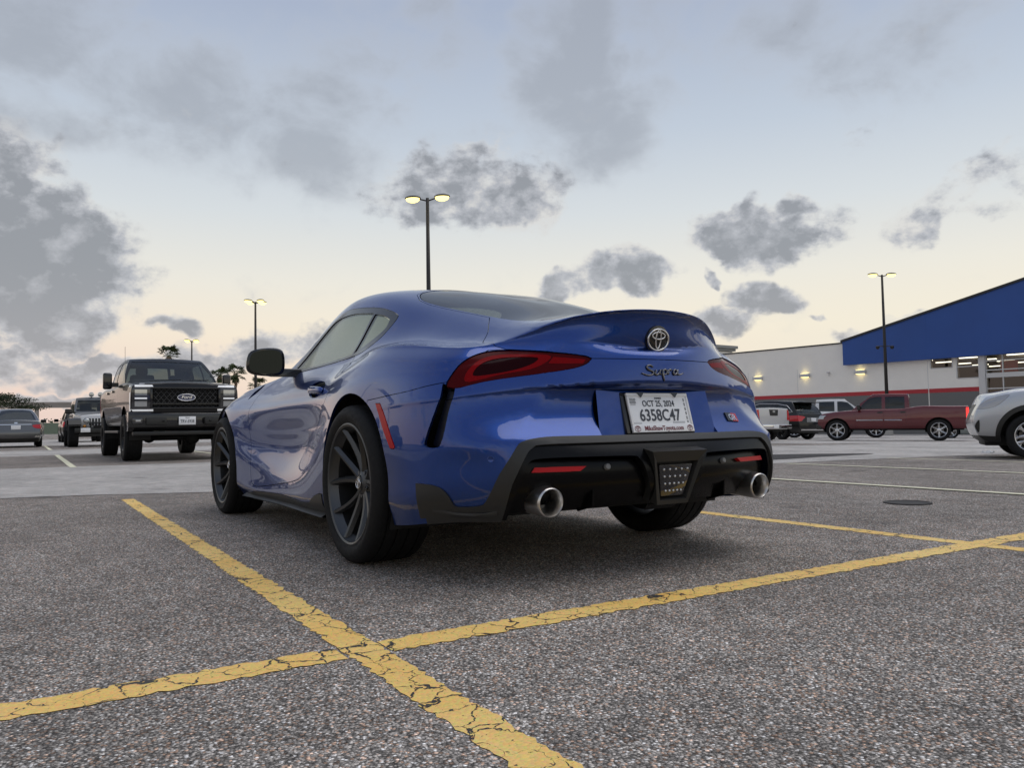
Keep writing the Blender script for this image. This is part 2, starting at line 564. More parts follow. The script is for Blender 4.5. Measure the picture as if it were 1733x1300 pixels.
def rows_at(xs, rows, corner=None):
    """sample rows (knots (x,y,z)) at stations; the first/last knots are the row's own ends"""
    out = []
    for k in rows:
        k = sorted(k)
        a, b = k[0][0], k[-1][0]
        line = []
        for x in xs:
            t = (x-xs[0])
            xx = x + (a-xs[0])*max(0, 1-(x-xs[0])/0.5)**1.0 + (b-xs[-1])*max(0, 1-(xs[-1]-x)/0.5)
            y, z = pchip(k, xx)
            line.append((xx, y, z))
        out.append(line)
    return out
# ---------------------------------------------------------------- materials
MATS = {}
def P(name, color, rough=0.5, metal=0.0, coat=0.0, coat_rough=0.03, spec=0.5, emit=None, estr=1.0, trans=0.0, ior=1.45, alpha=1.0):
    if name in MATS: return MATS[name]
    m = bpy.data.materials.new(name); m.use_nodes = True
    b = m.node_tree.nodes['Principled BSDF']
    b.inputs['Base Color'].default_value = (*color, 1)
    b.inputs['Roughness'].default_value = rough
    b.inputs['Metallic'].default_value = metal
    b.inputs['Coat Weight'].default_value = coat
    b.inputs['Coat Roughness'].default_value = coat_rough
    b.inputs['Specular IOR Level'].default_value = spec
    b.inputs['IOR'].default_value = ior
    b.inputs['Transmission Weight'].default_value = trans
    if emit:
        b.inputs['Emission Color'].default_value = (*emit, 1)
        b.inputs['Emission Strength'].default_value = estr
    MATS[name] = m
    return m

def nodes(m):
    nt = m.node_tree
    return nt, nt.nodes, nt.links, nt.nodes['Principled BSDF']

def noise_bump(m, scale, dist, detail=4.0, rough_var=0.0, col_var=0.0, coord='Object'):
    nt, N, L, b = nodes(m)
    tc = N.new('ShaderNodeTexCoord'); n = N.new('ShaderNodeTexNoise')
    n.inputs['Scale'].default_value = scale; n.inputs['Detail'].default_value = detail
    L.new(tc.outputs[coord], n.inputs['Vector'])
    if dist:
        bp = N.new('ShaderNodeBump'); bp.inputs['Distance'].default_value = dist
        L.new(n.outputs['Fac'], bp.inputs['Height']); L.new(bp.outputs['Normal'], b.inputs['Normal'])
    if rough_var:
        mr = N.new('ShaderNodeMapRange')
        r = b.inputs['Roughness'].default_value
        mr.inputs['From Min'].default_value = .3; mr.inputs['From Max'].default_value = .7
        mr.inputs['To Min'].default_value = r-rough_var; mr.inputs['To Max'].default_value = r+rough_var
        L.new(n.outputs['Fac'], mr.inputs['Value']); L.new(mr.outputs['Result'], b.inputs['Roughness'])
    if col_var:
        c = b.inputs['Base Color'].default_value[:]
        mx = N.new('ShaderNodeMix'); mx.data_type = 'RGBA'
        mx.inputs['A'].default_value = (*[v*(1-col_var) for v in c[:3]], 1)
        mx.inputs['B'].default_value = (*[min(1, v*(1+col_var)) for v in c[:3]], 1)
        L.new(n.outputs['Fac'], mx.inputs['Factor']); L.new(mx.outputs['Result'], b.inputs['Base Color'])
    return m

def car_paint(name, color, metal=0.6, rough=0.32, dirt=0.05, flake=True):
    m = P(name, color, rough, metal, coat=1.0, coat_rough=0.015)
    nt, N, L, b = nodes(m)
    tc = N.new('ShaderNodeTexCoord')
    if flake:
        v = N.new('ShaderNodeTexVoronoi'); v.inputs['Scale'].default_value = 1400
        L.new(tc.outputs['Object'], v.inputs['Vector'])
        mx = N.new('ShaderNodeMix'); mx.data_type = 'RGBA'; mx.blend_type = 'MULTIPLY'
        mx.inputs['Factor'].default_value = .35
        mx.inputs['A'].default_value = (*color, 1)
        L.new(v.outputs['Color'], mx.inputs['B'])
        L.new(mx.outputs['Result'], b.inputs['Base Color'])
    n = N.new('ShaderNodeTexNoise'); n.inputs['Scale'].default_value = 3.0; n.inputs['Detail'].default_value = 6
    L.new(tc.outputs['Object'], n.inputs['Vector'])
    mr = N.new('ShaderNodeMapRange'); mr.inputs['From Min'].default_value = .45; mr.inputs['From Max'].default_value = .75
    mr.inputs['To Min'].default_value = .012; mr.inputs['To Max'].default_value = dirt
    L.new(n.outputs['Fac'], mr.inputs['Value']); L.new(mr.outputs['Result'], b.inputs['Coat Roughness'])
    return m

def tinted_glass(name, tint=(.25, .28, .27), amount=0.55, rough=0.0):
    """thin vehicle glazing: Fresnel mirror over a tinted see-through film"""
    if name in MATS: return MATS[name]
    m = bpy.data.materials.new(name); m.use_nodes = True
    nt = m.node_tree; N, L = nt.nodes, nt.links
    N.clear()
    out = N.new('ShaderNodeOutputMaterial'); mix = N.new('ShaderNodeMixShader')
    lw = N.new('ShaderNodeLayerWeight'); lw.inputs['Blend'].default_value = .5
    fr = N.new('ShaderNodeMath'); fr.operation = 'POWER'; fr.inputs[1].default_value = 4.2
    L.new(lw.outputs['Facing'], fr.inputs[0])
    tr = N.new('ShaderNodeBsdfTransparent'); tr.inputs['Color'].default_value = (*tint, 1)
    gl = N.new('ShaderNodeBsdfGlossy'); gl.inputs['Roughness'].default_value = rough
    ma = N.new('ShaderNodeMath'); ma.operation = 'MULTIPLY_ADD'
    ma.inputs[1].default_value = .9; ma.inputs[2].default_value = 0.07; ma.use_clamp = True
    L.new(fr.outputs[0], ma.inputs[0])
    L.new(ma.outputs[0], mix.inputs[0]); L.new(tr.outputs[0], mix.inputs[1]); L.new(gl.outputs[0], mix.inputs[2])
    L.new(mix.outputs[0], out.inputs['Surface'])
    MATS[name] = m
    return m

M_BLUE = car_paint('metallic blue paint', (.009, .054, .28), metal=.85, rough=.34)
M_SATIN = P('satin black plastic', (.022, .022, .021), .42)
noise_bump(M_SATIN, 900, .00015)
M_GLOSSBK = P('gloss black plastic', (.008, .008, .009), .12, coat=.5)
M_RUB = P('tyre rubber', (.012, .012, .0125), .72, spec=.25); noise_bump(M_RUB, 60, .0004, rough_var=.1, col_var=.3)
M_RIMDARK = P('satin gunmetal', (.085, .088, .092), .38, .85)
M_CHROME = P('chrome', (.75, .75, .76), .08, 1.0)
M_STEEL = P('brushed steel', (.62, .60, .57), .30, 1.0)
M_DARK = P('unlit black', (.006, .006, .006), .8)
M_UNDER = P('underbody black', (.012, .012, .012), .7)
M_GLASS = tinted_glass('dark privacy glass', (.20, .23, .22))
M_GLASS3 = tinted_glass('pale side glass', (.34, .39, .37))
M_GLASS2 = tinted_glass('clear vehicle glass', (.55, .61, .58))
M_REDLENS = P('dark red lens', (.062, .002, .003), .18, spec=.08)
M_REDGUIDE = P('bright red lens', (.19, .004, .006), .2, spec=.05)
M_REDCORE = P('smoked lens core', (.016, .002, .003), .15, spec=.06)
M_REDREF = P('red reflector', (.45, .006, .012), .3, spec=.25)
M_DIFF = P('diffuser black', (.003, .003, .0034), .26, spec=.2)
M_INT = P('interior dark', (.02, .02, .022), .7)
M_WHITEPLATE = P('plate white', (.86, .87, .88), .35)
M_INK = P('plate ink', (.05, .055, .07), .5)
M_INKGREY = P('faded ink', (.30, .31, .33), .5)
M_INKRED = P('ink maroon', (.18, .03, .04), .5)
M_LAMPGLASS = P('lamp glass', (.62, .63, .62), .06, .35, coat=1.0)
# ---------------------------------------------------------------- the blue coupe: surface
def coupe_skin(level=3):
    xs = [-.64, -.45, -.25, -.05, .15, .35, .55, .78, 1.0, 1.25, 1.5, 1.78, 2.1, 2.4, 2.7, 2.95]
    side = [
     [(-.715,.79,.235),(-.5,.865,.205),(-.3,.865,.19),(0,.84,.16),(.4,.84,.14),(1.0,.80,.135),(1.8,.82,.135),(2.1,.84,.14),(2.5,.84,.16),(2.95,.70,.2)],
     [(-.73,.815,.33),(-.5,.888,.30),(-.3,.895,.29),(0,.90,.28),(.4,.895,.22),(.7,.885,.205),(1.2,.86,.195),(1.8,.875,.195),(2.1,.895,.22),(2.5,.90,.28),(2.95,.77,.3)],
     [(-.725,.82,.43),(-.5,.89,.40),(-.25,.90,.39),(0,.912,.38),(.35,.905,.33),(.7,.885,.29),(1.2,.855,.28),(1.8,.87,.28),(2.1,.90,.32),(2.5,.91,.38),(2.95,.79,.38)],
     [(-.715,.825,.51),(-.5,.892,.49),(-.25,.91,.48),(0,.92,.47),(.35,.91,.43),(.6,.885,.39),(.9,.85,.365),(1.2,.83,.355),(1.5,.845,.36),(1.8,.87,.37),(2.1,.905,.42),(2.5,.915,.47),(2.95,.79,.45)],
     [(-.70,.825,.60),(-.5,.888,.59),(-.25,.91,.57),(0,.924,.56),(.3,.912,.53),(.5,.882,.51),(.75,.835,.48),(1.0,.805,.465),(1.3,.805,.46),(1.6,.83,.465),(1.9,.87,.48),(2.2,.91,.53),(2.5,.92,.56),(2.95,.78,.51)],
     [(-.69,.82,.69),(-.5,.882,.68),(-.25,.905,.66),(0,.924,.65),(.2,.915,.64),(.4,.885,.62),(.6,.85,.60),(.85,.825,.59),(1.2,.82,.58),(1.5,.835,.58),(1.9,.875,.59),(2.2,.91,.62),(2.5,.92,.65),(2.95,.76,.57)],
     [(-.675,.80,.765),(-.5,.862,.765),(-.25,.895,.76),(0,.91,.745),(.2,.902,.735),(.4,.88,.72),(.6,.86,.70),(.85,.85,.69),(1.2,.85,.685),(1.5,.86,.68),(1.9,.875,.685),(2.2,.895,.70),(2.5,.90,.71),(2.95,.72,.62)],
     [(-.66,.77,.825),(-.5,.823,.84),(-.25,.862,.85),(0,.875,.84),(.2,.862,.825),(.4,.845,.805),(.6,.825,.80),(.85,.82,.80),(1.2,.82,.795),(1.5,.82,.785),(1.9,.835,.775),(2.2,.85,.775),(2.5,.845,.765),(2.95,.67,.66)],
     [(-.64,.715,.872),(-.45,.775,.896),(-.2,.815,.912),(0,.812,.91),(.2,.77,.905),(.4,.745,.908),(.7,.735,.913),(1.0,.735,.91),(1.3,.735,.90),(1.6,.74,.885),(1.9,.77,.862),(2.2,.785,.835),(2.5,.775,.79),(2.95,.58,.68)],
    ]
    top = [
     [(-.972,0,1.015),(-.84,0,1.007),(-.65,0,1.022),(-.45,0,1.075),(-.2,0,1.147),(0,0,1.203),(.2,0,1.248),(.45,0,1.285),(.75,0,1.299),(1.0,0,1.287),(1.25,0,1.228),(1.5,0,1.125),(1.75,0,1.0),(2.1,0,.92),(2.5,0,.872),(2.95,0,.772)],
     [(-.954,.18,1.007),(-.82,.19,1.002),(-.65,.19,1.018),(-.45,.20,1.07),(-.2,.21,1.14),(0,.22,1.197),(.2,.235,1.246),(.45,.245,1.289),(.75,.25,1.308),(1.0,.25,1.297),(1.25,.26,1.232),(1.5,.25,1.12),(1.75,.25,.99),(2.1,.2,.915),(2.5,.18,.87),(2.95,.12,.77)],
     [(-.872,.35,.982),(-.76,.37,.98),(-.6,.385,.995),(-.45,.40,1.03),(-.2,.42,1.09),(0,.445,1.145),(.2,.465,1.20),(.45,.48,1.262),(.75,.485,1.292),(1.0,.485,1.278),(1.25,.49,1.21),(1.5,.50,1.08),(1.75,.50,.955),(2.1,.40,.91),(2.5,.35,.865),(2.95,.24,.765)],
     [(-.775,.49,.928),(-.65,.50,.942),(-.45,.515,.98),(-.2,.545,1.035),(0,.57,1.08),(.2,.592,1.135),(.45,.605,1.185),(.75,.61,1.212),(1.0,.605,1.19),(1.25,.62,1.11),(1.5,.65,1.0),(1.75,.66,.92),(2.1,.57,.895),(2.5,.5,.85),(2.95,.35,.75)],
     [(-.705,.59,.889),(-.55,.61,.902),(-.40,.64,.925),(-.2,.675,.945),(0,.69,.96),(.2,.69,.99),(.45,.675,1.035),(.75,.67,1.05),(1.0,.67,1.04),(1.25,.68,1.005),(1.5,.70,.94),(1.78,.715,.89),(2.1,.69,.872),(2.5,.63,.825),(2.95,.45,.72)],
    ]
    # rear columns: for each column (centre -> side) rows bottom -> top (lip row left out)
    rear = [
     [(-.93,0,.24),(-1.02,0,.33),(-1.035,0,.43),(-.985,0,.525),(-.93,0,.62),(-.978,0,.730),(-.964,0,.828),(-.945,0,.92)],
     [(-.93,.16,.24),(-1.015,.16,.33),(-1.03,.16,.43),(-.982,.16,.525),(-.925,.16,.62),(-.966,.16,.729),(-.951,.16,.826),(-.928,.17,.918)],
     [(-.92,.33,.24),(-1.0,.33,.33),(-1.015,.33,.43),(-.965,.33,.527),(-.900,.33,.62),(-.93,.33,.722),(-.909,.32,.82),(-.876,.325,.910)],
     [(-.89,.50,.24),(-.965,.50,.33),(-.975,.50,.43),(-.918,.620,.524),(-.868,.550,.615),(-.893,.455,.716),(-.847,.485,.808),(-.812,.465,.878)],
     [(-.86,.665,.24),(-.905,.67,.33),(-.915,.67,.43),(-.86,.725,.517),(-.80,.695,.605),(-.79,.67,.703),(-.765,.65,.795),(-.735,.615,.845)],
    ]
    front = [
     [(3.2,0,.15),(3.33,0,.22),(3.38,0,.32),(3.39,0,.40),(3.37,0,.48),(3.33,0,.55),(3.25,0,.63),(3.12,0,.71)],
     [(3.18,.2,.15),(3.31,.2,.22),(3.36,.2,.32),(3.37,.2,.40),(3.35,.2,.48),(3.31,.19,.55),(3.22,.18,.63),(3.1,.15,.71)],
     [(3.15,.4,.15),(3.28,.4,.22),(3.32,.4,.32),(3.33,.4,.40),(3.30,.4,.48),(3.26,.38,.55),(3.17,.35,.63),(3.06,.29,.70)],
     [(3.08,.55,.16),(3.2,.56,.24),(3.24,.56,.33),(3.24,.56,.41),(3.21,.55,.48),(3.17,.52,.55),(3.1,.48,.62),(3.02,.40,.69)],
     [(3.02,.64,.17),(3.1,.68,.27),(3.12,.69,.36),(3.12,.69,.43),(3.1,.68,.50),(3.06,.64,.56),(3.02,.58,.62),(2.98,.5,.68)],
    ]
    S = rows_at(xs, side); T = rows_at(xs, top)
    mixr = lambda a, b, t: [tuple(p*(1-t)+q*t for p, q in zip(u, v)) for u, v in zip(a, b)]
    # tight rows under the number-plate ridge and under the spoiler lip
    base = list(S)
    under = [(-.958, -.945, 0, 0, .704, .985), (-.948, -.93, .16, .178, .703, .978), (-.917, -.858, .33, .345, .699, .956), (-.878, -.785, .478, .483, .694, .908), (-.795, -.712, .67, .60, .685, .873)]
    lipx = [-.008, -.006, .002, .004, 0]
    bowl = [(-.934, 0, .868), (-.921, .163, .872), (-.882, .322, .884), (-.828, .473, .852), (-.75, .63, .822)]
    for n in range(5):
        rear[n].insert(7, bowl[n]); front[n].insert(7, tuple(.5*p+.5*q for p, q in zip(front[n][6], front[n][7])))
    for n in range(5):
        a, b, y1, y2, z1, z2 = under[n]
        rear[n].append((b+lipx[n], y2, z2)); rear[n].insert(5, (a+(.016 if n < 3 else .006), y1, z1))
        f = front[n]
        f.append(tuple(.3*p+.7*q for p, q in zip(f[-1], (T[n][-1][0], T[n][-1][1], T[n][-1][2]))))
        f.insert(5, tuple(.28*p+.72*q for p, q in zip(f[4], f[5])))
    S = base[:5]+[mixr(base[4], base[5], .72)]+[base[5], base[6], mixr(base[6], base[7], .45), base[7], mixr(base[7], base[8], .72), base[8]]
    def cr(idx, TT, E, M, Rn, N):
        out = []
        for sg in (1, -1):
            for n in range(N):           # spoiler lip
                out.append((TT(sg, 0, n), TT(sg, 0, n+1), .85 if n < 3 else .5))
                out.append((E('r', sg, n, 6), E('r', sg, n+1, 6), .6 if n < 3 else .2))
                out.append((E('r', sg, n, 3), E('r', sg, n+1, 3), .7 if n < 4 else .3))
            for r, w in ((3, .5), (4, .75), (5, .75)):
                out.append((E('r', sg, 3, r), E('r', sg, 3, r+1), w))
            for n in range(3): out.append((E('r', sg, n, 8), E('r', sg, n+1, 8), .5))
            for i in range(0, 5):
                out.append((TT(sg, i, N), TT(sg, i+1, N), .45))
            for i in range(8, 11):
                out.append((TT(sg, i, N), TT(sg, i+1, N), .5))
            for i in range(M-1):
                out.append((idx[('s', sg, i, 1)], idx[('s', sg, i+1, 1)], .4))
        return out
    return Skin(xs, S, T, rear, front, fit=4, level=level, creases=cr)
# ---------------------------------------------------------------- wheels
def tyre_mesh(r, w, rim, grooves=4, n=96, blocks=None):
    """tyre: sidewalls, shoulders and tread grooves; axis y, outer face at +w/2"""
    hw = w/2
    prof = [(rim-.008, hw-.022), (rim+.004, hw-.012), (rim+.020, hw-.004), ((rim+r)/2, hw), (r-.030, hw-.004), (r-.016, hw-.010), (r-.006, hw-.020), (r-.0015, hw-.034)]
    tread = []
    tw = hw-.036
    gw = .0045
    for g in range(grooves):
        c = tw - (g+.5+.0)*(2*tw)/grooves
        tread += [(r, c+gw), (r-.007, c+gw*.8), (r-.007, c-gw*.8), (r, c-gw)]
    full = prof + tread + [(a, -b) for a, b in prof[::-1]]
    bm = bmesh.new(); lathe_bm(bm, full, n, 'y')
    bmesh.ops.recalc_face_normals(bm, faces=bm.faces)
    return bm

def make_wheel(parent, loc, r, w, rim, side, spoke_fn, rim_mat, name='wheel', n=96, caliper=None, grooves=4, lateral=0):
    """wheel empty > tyre, rim, spokes..., centred on the hub; side=+1 outer face toward +y"""
    e = empty(name, loc, 0 if side > 0 else math.pi, parent)
    bm = tyre_mesh(r, w, rim, grooves, n)
    if lateral:   # shoulder sipes cut across the tread
        fs = []
        for k in range(lateral):
            a = 2*math.pi*k/lateral
            for sy in (1, -1):
                ca, sa = math.cos(a), math.sin(a)
                ta = (-sa, ca)
                for (r0, y0, r1, y1) in ((r-.017, w/2-.0085, r+.0007, w/2-.036), (r+.0007, w/2-.036, r+.0007, w/2-.062)):
                    p = []
                    for rr, yy, s_ in ((r0, y0, -1), (r0, y0, 1), (r1, y1, 1), (r1, y1, -1)):
                        p.append(bm.verts.new((rr*ca+ta[0]*.0018*s_, yy*sy+.0006*sy, rr*sa+ta[1]*.0018*s_)))
                    f = bm.faces.new(p); f.material_index = 1
    bm_obj('tyre', bm, [M_RUB, M_DARK], e, angle=R(38))
    hw = w/2
    lathe('rim', [(rim-.004, -hw+.03), (rim, -hw+.02), (rim-.02, -hw+.05), (rim-.034, -.02), (rim-.034, hw-.05), (rim-.016, hw-.026), (rim-.012, hw-.014), (rim-.004, hw-.010), (rim+.002, hw-.012), (rim+.002, hw-.03)], rim_mat, e, n)
    spoke_fn(e, rim, hw, rim_mat)
    lathe('brake_disc', [(.05, hw-.13), (.165, hw-.13), (.165, hw-.15), (.05, hw-.15)], M_STEEL2, e, 40)
    lathe('wheel_back', [(.0, -hw+.06), (rim-.036, -hw+.06)], M_DARK, e, 32)
    if caliper is not None:
        bm = bmesh.new()
        pts = []
        for rr, sgn in ((.185, 1), (.115, -1)):
            for k in range(7):
                a = math.radians(caliper + sgn*(-28+k*56/6))
                pts.append((rr*math.cos(a), rr*math.sin(a)))
        prism_bm(bm, pts, .05, 'y', hw-.155, .004)
        bm_obj('brake_caliper', bm, M_CAL, e, angle=R(40))
    return e

M_STEEL2 = P('brake disc steel', (.12, .115, .11), .38, 1.0)
M_CAL = P('caliper paint', (.03, .03, .03), .4)

def spoke_bar(bm, a0, a1, r0, r1, y0, y1, w0, w1, d, mid=None, fold=.35):
    """one spoke from (r0,a0,y0) to (r1,a1,y1): a roof-shaped bar with a ridge"""
    N = 6
    rings = []
    for k in range(N+1):
        t = k/N
        r = r0+(r1-r0)*t; a = a0+(a1-a0)*t
        y = y0+(y1-y0)*(t**1.6)
        w = w0+(w1-w0)*t
        ca, sa = math.cos(a), math.sin(a)
        def pt(tt, yy): return bm.verts.new((r*ca-tt*sa, yy, r*sa+tt*ca))
        rings.append([pt(-w*.5, y-d*.5), pt(-w*.28, y), pt(w*.12, y+.003), pt(w*.5, y-d*.35), pt(w*.35, y-d), pt(-w*.35, y-d)])
    for A, B in zip(rings, rings[1:]):
        m = len(A)
        for j in range(m):
            bm.faces.new((A[j], B[j], B[(j+1) % m], A[(j+1) % m]))
    bm.faces.new(rings[0]); bm.faces.new(rings[-1][::-1])

def coupe_spokes(e, rim, hw, mat):
    for k in range(5):
        bm = bmesh.new()
        a = 2*math.pi*k/5+R(18)
        for s in (1, -1):
            spoke_bar(bm, a+s*R(10), a+s*R(20), .045, rim-.016, hw-.075, hw-.020, .036, .028, .036)
            # the inner web that splits each arm
            spoke_bar(bm, a+s*R(6), a+s*R(10.5), .045, rim-.085, hw-.088, hw-.062, .018, .004, .02)
        bmesh.ops.recalc_face_normals(bm, faces=bm.faces)
        bm_obj('spoke', bm, mat, e, angle=R(28))
    lathe('hub', [(.0, hw-.062), (.034, hw-.062), (.036, hw-.066), (.05, hw-.072), (.068, hw-.085), (.07, hw-.13)], mat, e, 32)
    for k in range(5):
        a = 2*math.pi*k/5+R(54)
        bm = bmesh.new(); lathe_bm(bm, [(0, hw-.072), (.009, hw-.072), (.011, hw-.076), (.011, hw-.10)], 6, 'y')
        bmesh.ops.translate(bm, verts=bm.verts, vec=(.053*math.cos(a), 0, .053*math.sin(a)))
        bmesh.ops.recalc_face_normals(bm, faces=bm.faces)
        bm_obj('lug_nut', bm, M_GLOSSBK, e)
    cp = lathe('centre_cap', [(.0, hw-.0585), (.026, hw-.0585), (.030, hw-.0605), (.031, hw-.066)], M_GLOSSBK, e, 24)
    emblem_ellipses(cp, .026, Matrix.Translation((0, hw-.0575, 0)) @ Matrix.Rotation(R(-90), 4, 'X') @ Matrix.Rotation(R(180), 4, 'Z'), .0022)

def ell_tube_bm(bm, cx, cy, a, b, rad, mtx, n=36):
    pts = []
    ring = []
    for k in range(n):
        t = 2*math.pi*k/n
        pts.append(Vector((cx+a*math.cos(t), cy+b*math.sin(t), 0)))
    rr = []
    for k in range(n):
        t = (pts[(k+1) % n]-pts[k-1]).normalized(); nn = Vector((-t.y, t.x, 0))
        rr.append([bm.verts.new(mtx @ (pts[k]+nn*rad*math.cos(q)+Vector((0, 0, 1))*rad*math.sin(q))) for q in [2*math.pi*j/6 for j in range(6)]])
    for k in range(n):
        A, B = rr[k], rr[(k+1) % n]
        for j in range(6): bm.faces.new((A[j], B[j], B[(j+1) % 6], A[(j+1) % 6]))

def emblem_ellipses(parent, r, mtx, th):
    """three interlocking chrome ovals"""
    bm = bmesh.new()
    ell_tube_bm(bm, 0, 0, r, r*.80, th, mtx)
    ell_tube_bm(bm, 0, r*.30, r*.62, r*.26, th*.8, mtx)
    ell_tube_bm(bm, 0, r*.03, r*.24, r*.70, th*.8, mtx)
    bmesh.ops.recalc_face_normals(bm, faces=bm.faces)
    return bm_obj('oval_emblem', bm, M_CHROME, parent, smooth=True)

_txt = {}
def text(name, body, size, mat, parent, mtx, align='CENTER', ext=.0006, shear=0.0, sx=1.0, bold=0.0):
    """flat lettering as a mesh; local text plane mapped by mtx"""
    cu = bpy.data.curves.new('t', 'FONT'); cu.body = body; cu.size = size; cu.extrude = ext; cu.align_x = align
    cu.align_y = 'CENTER'; cu.shear = shear; cu.offset = bold; cu.resolution_u = 3
    ob = bpy.data.objects.new('t', cu); C.objects.link(ob)
    dg = bpy.context.evaluated_depsgraph_get()
    me = bpy.data.meshes.new_from_object(ob.evaluated_get(dg))
    bpy.data.objects.remove(ob); bpy.data.curves.remove(cu)
    me.transform(mtx @ Matrix.Diagonal((sx, 1, 1, 1)))
    me.materials.clear(); me.materials.append(mat)
    o = bpy.data.objects.new(name, me); me.name = name; C.objects.link(o)
    if parent is not None: o.parent = parent
    return o
# ---------------------------------------------------------------- the blue coupe: panels and parts
def arch_poly(cx, cz, r, n=40, zb=-.05):
    pts = [(cx+r*math.cos(t), cz+r*math.sin(t)) for t in np.linspace(R(-8), R(188), n)]
    return pts+[(cx-r*1.0, zb), (cx+r*1.0, zb)]

def mir(poly):
    """(y,z) half outline from the centre line outward -> closed symmetric outline"""
    return list(poly)+[(-a, b) for a, b in poly[::-1]]

def build_coupe():
    root = empty('sports_coupe')
    tag(root, 'glossy metallic blue two-door sports coupe parked between yellow lines, rear ducktail spoiler', 'car')
    S = coupe_skin(LEVEL)
    cy = lambda f: f.calc_center_median()
    side = lambda f: abs(cy(f).y) > .45
    # wheel openings
    S.cut(arch_poly(-.012, .352, .372), 'y', 'void', lambda f: abs(cy(f).y) > .60 and cy(f).z < .80)
    S.cut(arch_poly(2.455, .345, .362), 'y', 'void', lambda f: abs(cy(f).y) > .60 and cy(f).z < .80)
    # hatch, rear window
    hz = [(.345, 0), (.350, .25), (.325, .39), (.26, .462), (.15, .50), (.05, .50), (-.045, .486), (-.39, .432), (-.537, .527), (-.60, .585), (-.63, .605), (-.70, .598), (-.78, .56), (-1.2, .56)]
    S.cut(hz+[(a, -b) for a, b in hz[::-1]], 'z', 'hatch', lambda f: cy(f).z > .88 and cy(f).x < .5)
    S.cut(mir([(0, .8205), (.298, .8215), (.45, .850), (.57, .862), (.60, .878), (.62, .95), (.6, 1.1)]), 'x', 'hatch', lambda f: cy(f).x < -.66)
    gz = [(.33, 0), (.335, .25), (.31, .38), (.25, .45), (.15, .487), (.05, .487), (-.04, .474), (-.39, .42), (-.66, .37), (-.72, .30), (-.755, .15), (-.76, 0)]
    gz = poly_smooth([(a, b) for a, b in gz], 3, closed=False)
    S.cut(gz+[(a, -b) for a, b in gz[::-1]], 'z', 'rear_window', lambda f: cy(f).z > .95 and cy(f).x < .5, only=('hatch',))
    wz = poly_smooth([(1.83, 0), (1.81, .35), (1.74, .60), (1.62, .635), (1.3, .565), (1.05, .49), (.97, .40), (.955, 0)], 3, closed=False)
    S.cut(wz+[(a, -b) for a, b in wz[::-1]], 'z', 'windscreen', lambda f: cy(f).z > .88 and cy(f).x > .8)
    # side glass
    dlo = poly_smooth([(1.50, .903), (1.36, .995), (1.2, 1.085), (1.05, 1.155), (.9, 1.193), (.738, 1.203), (.432, 1.172), (.264, 1.137), (.177, 1.108), (.148, 1.088), (.155, 1.038), (.19, .985), (.275, .938), (.407, .922), (.722, .909), (1.282, .898)], 4, corner=(0,))
    S.cut(dlo, 'y', 'window_trim', lambda f: abs(cy(f).y) > .45 and cy(f).z > .85)
    gf = poly_smooth([(1.41, .913), (1.28, .995), (1.17, 1.065), (1.03, 1.14), (.90, 1.166), (.67, 1.166), (.405, 1.138), (.455, .934), (.84, .920)], 4, corner=(0, 6, 7))
    S.cut(gf, 'y', 'side_window', lambda f: abs(cy(f).y) > .45 and cy(f).z > .85, only=('window_trim',))
    gq = poly_smooth([(.383, 1.130), (.29, 1.113), (.205, 1.083), (.20, 1.035), (.29, .979), (.43, .939)], 4, corner=(0, 2, 5))
    S.cut(gq, 'y', 'quarter_window', lambda f: abs(cy(f).y) > .45 and cy(f).z > .85, only=('window_trim',))
    # door
    dr = poly_smooth([(.385, .921), (.335, .85), (.34, .77), (.42, .70), (.566, .62), (.69, .53), (.735, .444), (.745, .375), (.79, .335), (.90, .305), (1.19, .272), (1.62, .232), (1.76, .230), (1.825, .265), (1.835, .38), (1.87, .545), (1.875, .70), (1.81, .80), (1.66, .878), (1.48, .9035), (1.282, .8985), (.722, .9095)], 4, corner=(0, 18, 19))
    S.cut(dr, 'y', 'door', lambda f: side(f) and cy(f).z < .935)
    hd = poly_smooth([(.80, .772), (.775, .800), (.70, .812), (.60, .808), (.535, .790), (.52, .765), (.56, .742), (.66, .732), (.76, .742)], 4)
    S.cut(hd, 'y', 'handle_recess', side, only=('door',))
    # tail lights
    tl = poly_smooth([(.800, .722), (.792, .745), (.756, .793), (.710, .828), (.655, .850), (.606, .858), (.54, .858), (.449, .848), (.372, .840), (.318, .831), (.299, .822), (.324, .801), (.377, .784), (.475, .768), (.551, .758), (.625, .748), (.684, .738), (.733, .726), (.772, .716)], 3, corner=(0, 10))
    back = lambda f: cy(f).x < -.60
    S.cut(tl, 'x', 'tail_light', back, mirror=True, only=('body', 'hatch'))
    tg = poly_smooth([(.742, .742), (.725, .782), (.672, .823), (.60, .842), (.50, .840), (.445, .832), (.475, .806), (.53, .784), (.62, .768), (.69, .750)], 3)
    S.cut(tg, 'x', 'light_guide', back, mirror=True, only=('tail_light',))
    tk = poly_smooth([(.716, .760), (.696, .796), (.648, .822), (.58, .834), (.488, .830), (.507, .805), (.567, .782), (.65, .765)], 3)
    S.cut(tk, 'x', 'light_core', back, mirror=True, only=('light_guide',))
    t2 = [(.435, .828), (.325, .818), (.335, .806), (.455, .806)]
    S.cut(t2, 'x', 'light_guide', back, mirror=True, only=('tail_light',))
    # bumper and its trims
    S.cut([(-.2, .688), (-.523, .712), (-.69, .738), (-.712, .745), (-.712, .86), (-1.2, .86), (-1.2, .03), (-.2, .03)], 'y', 'bumper', lambda f: cy(f).x < -.1)
    S.cut([(-.587, .03), (-.587, .45), (-.1, .45), (-.1, .03)], 'y', 'bumper_side', lambda f: True, only=('bumper',))
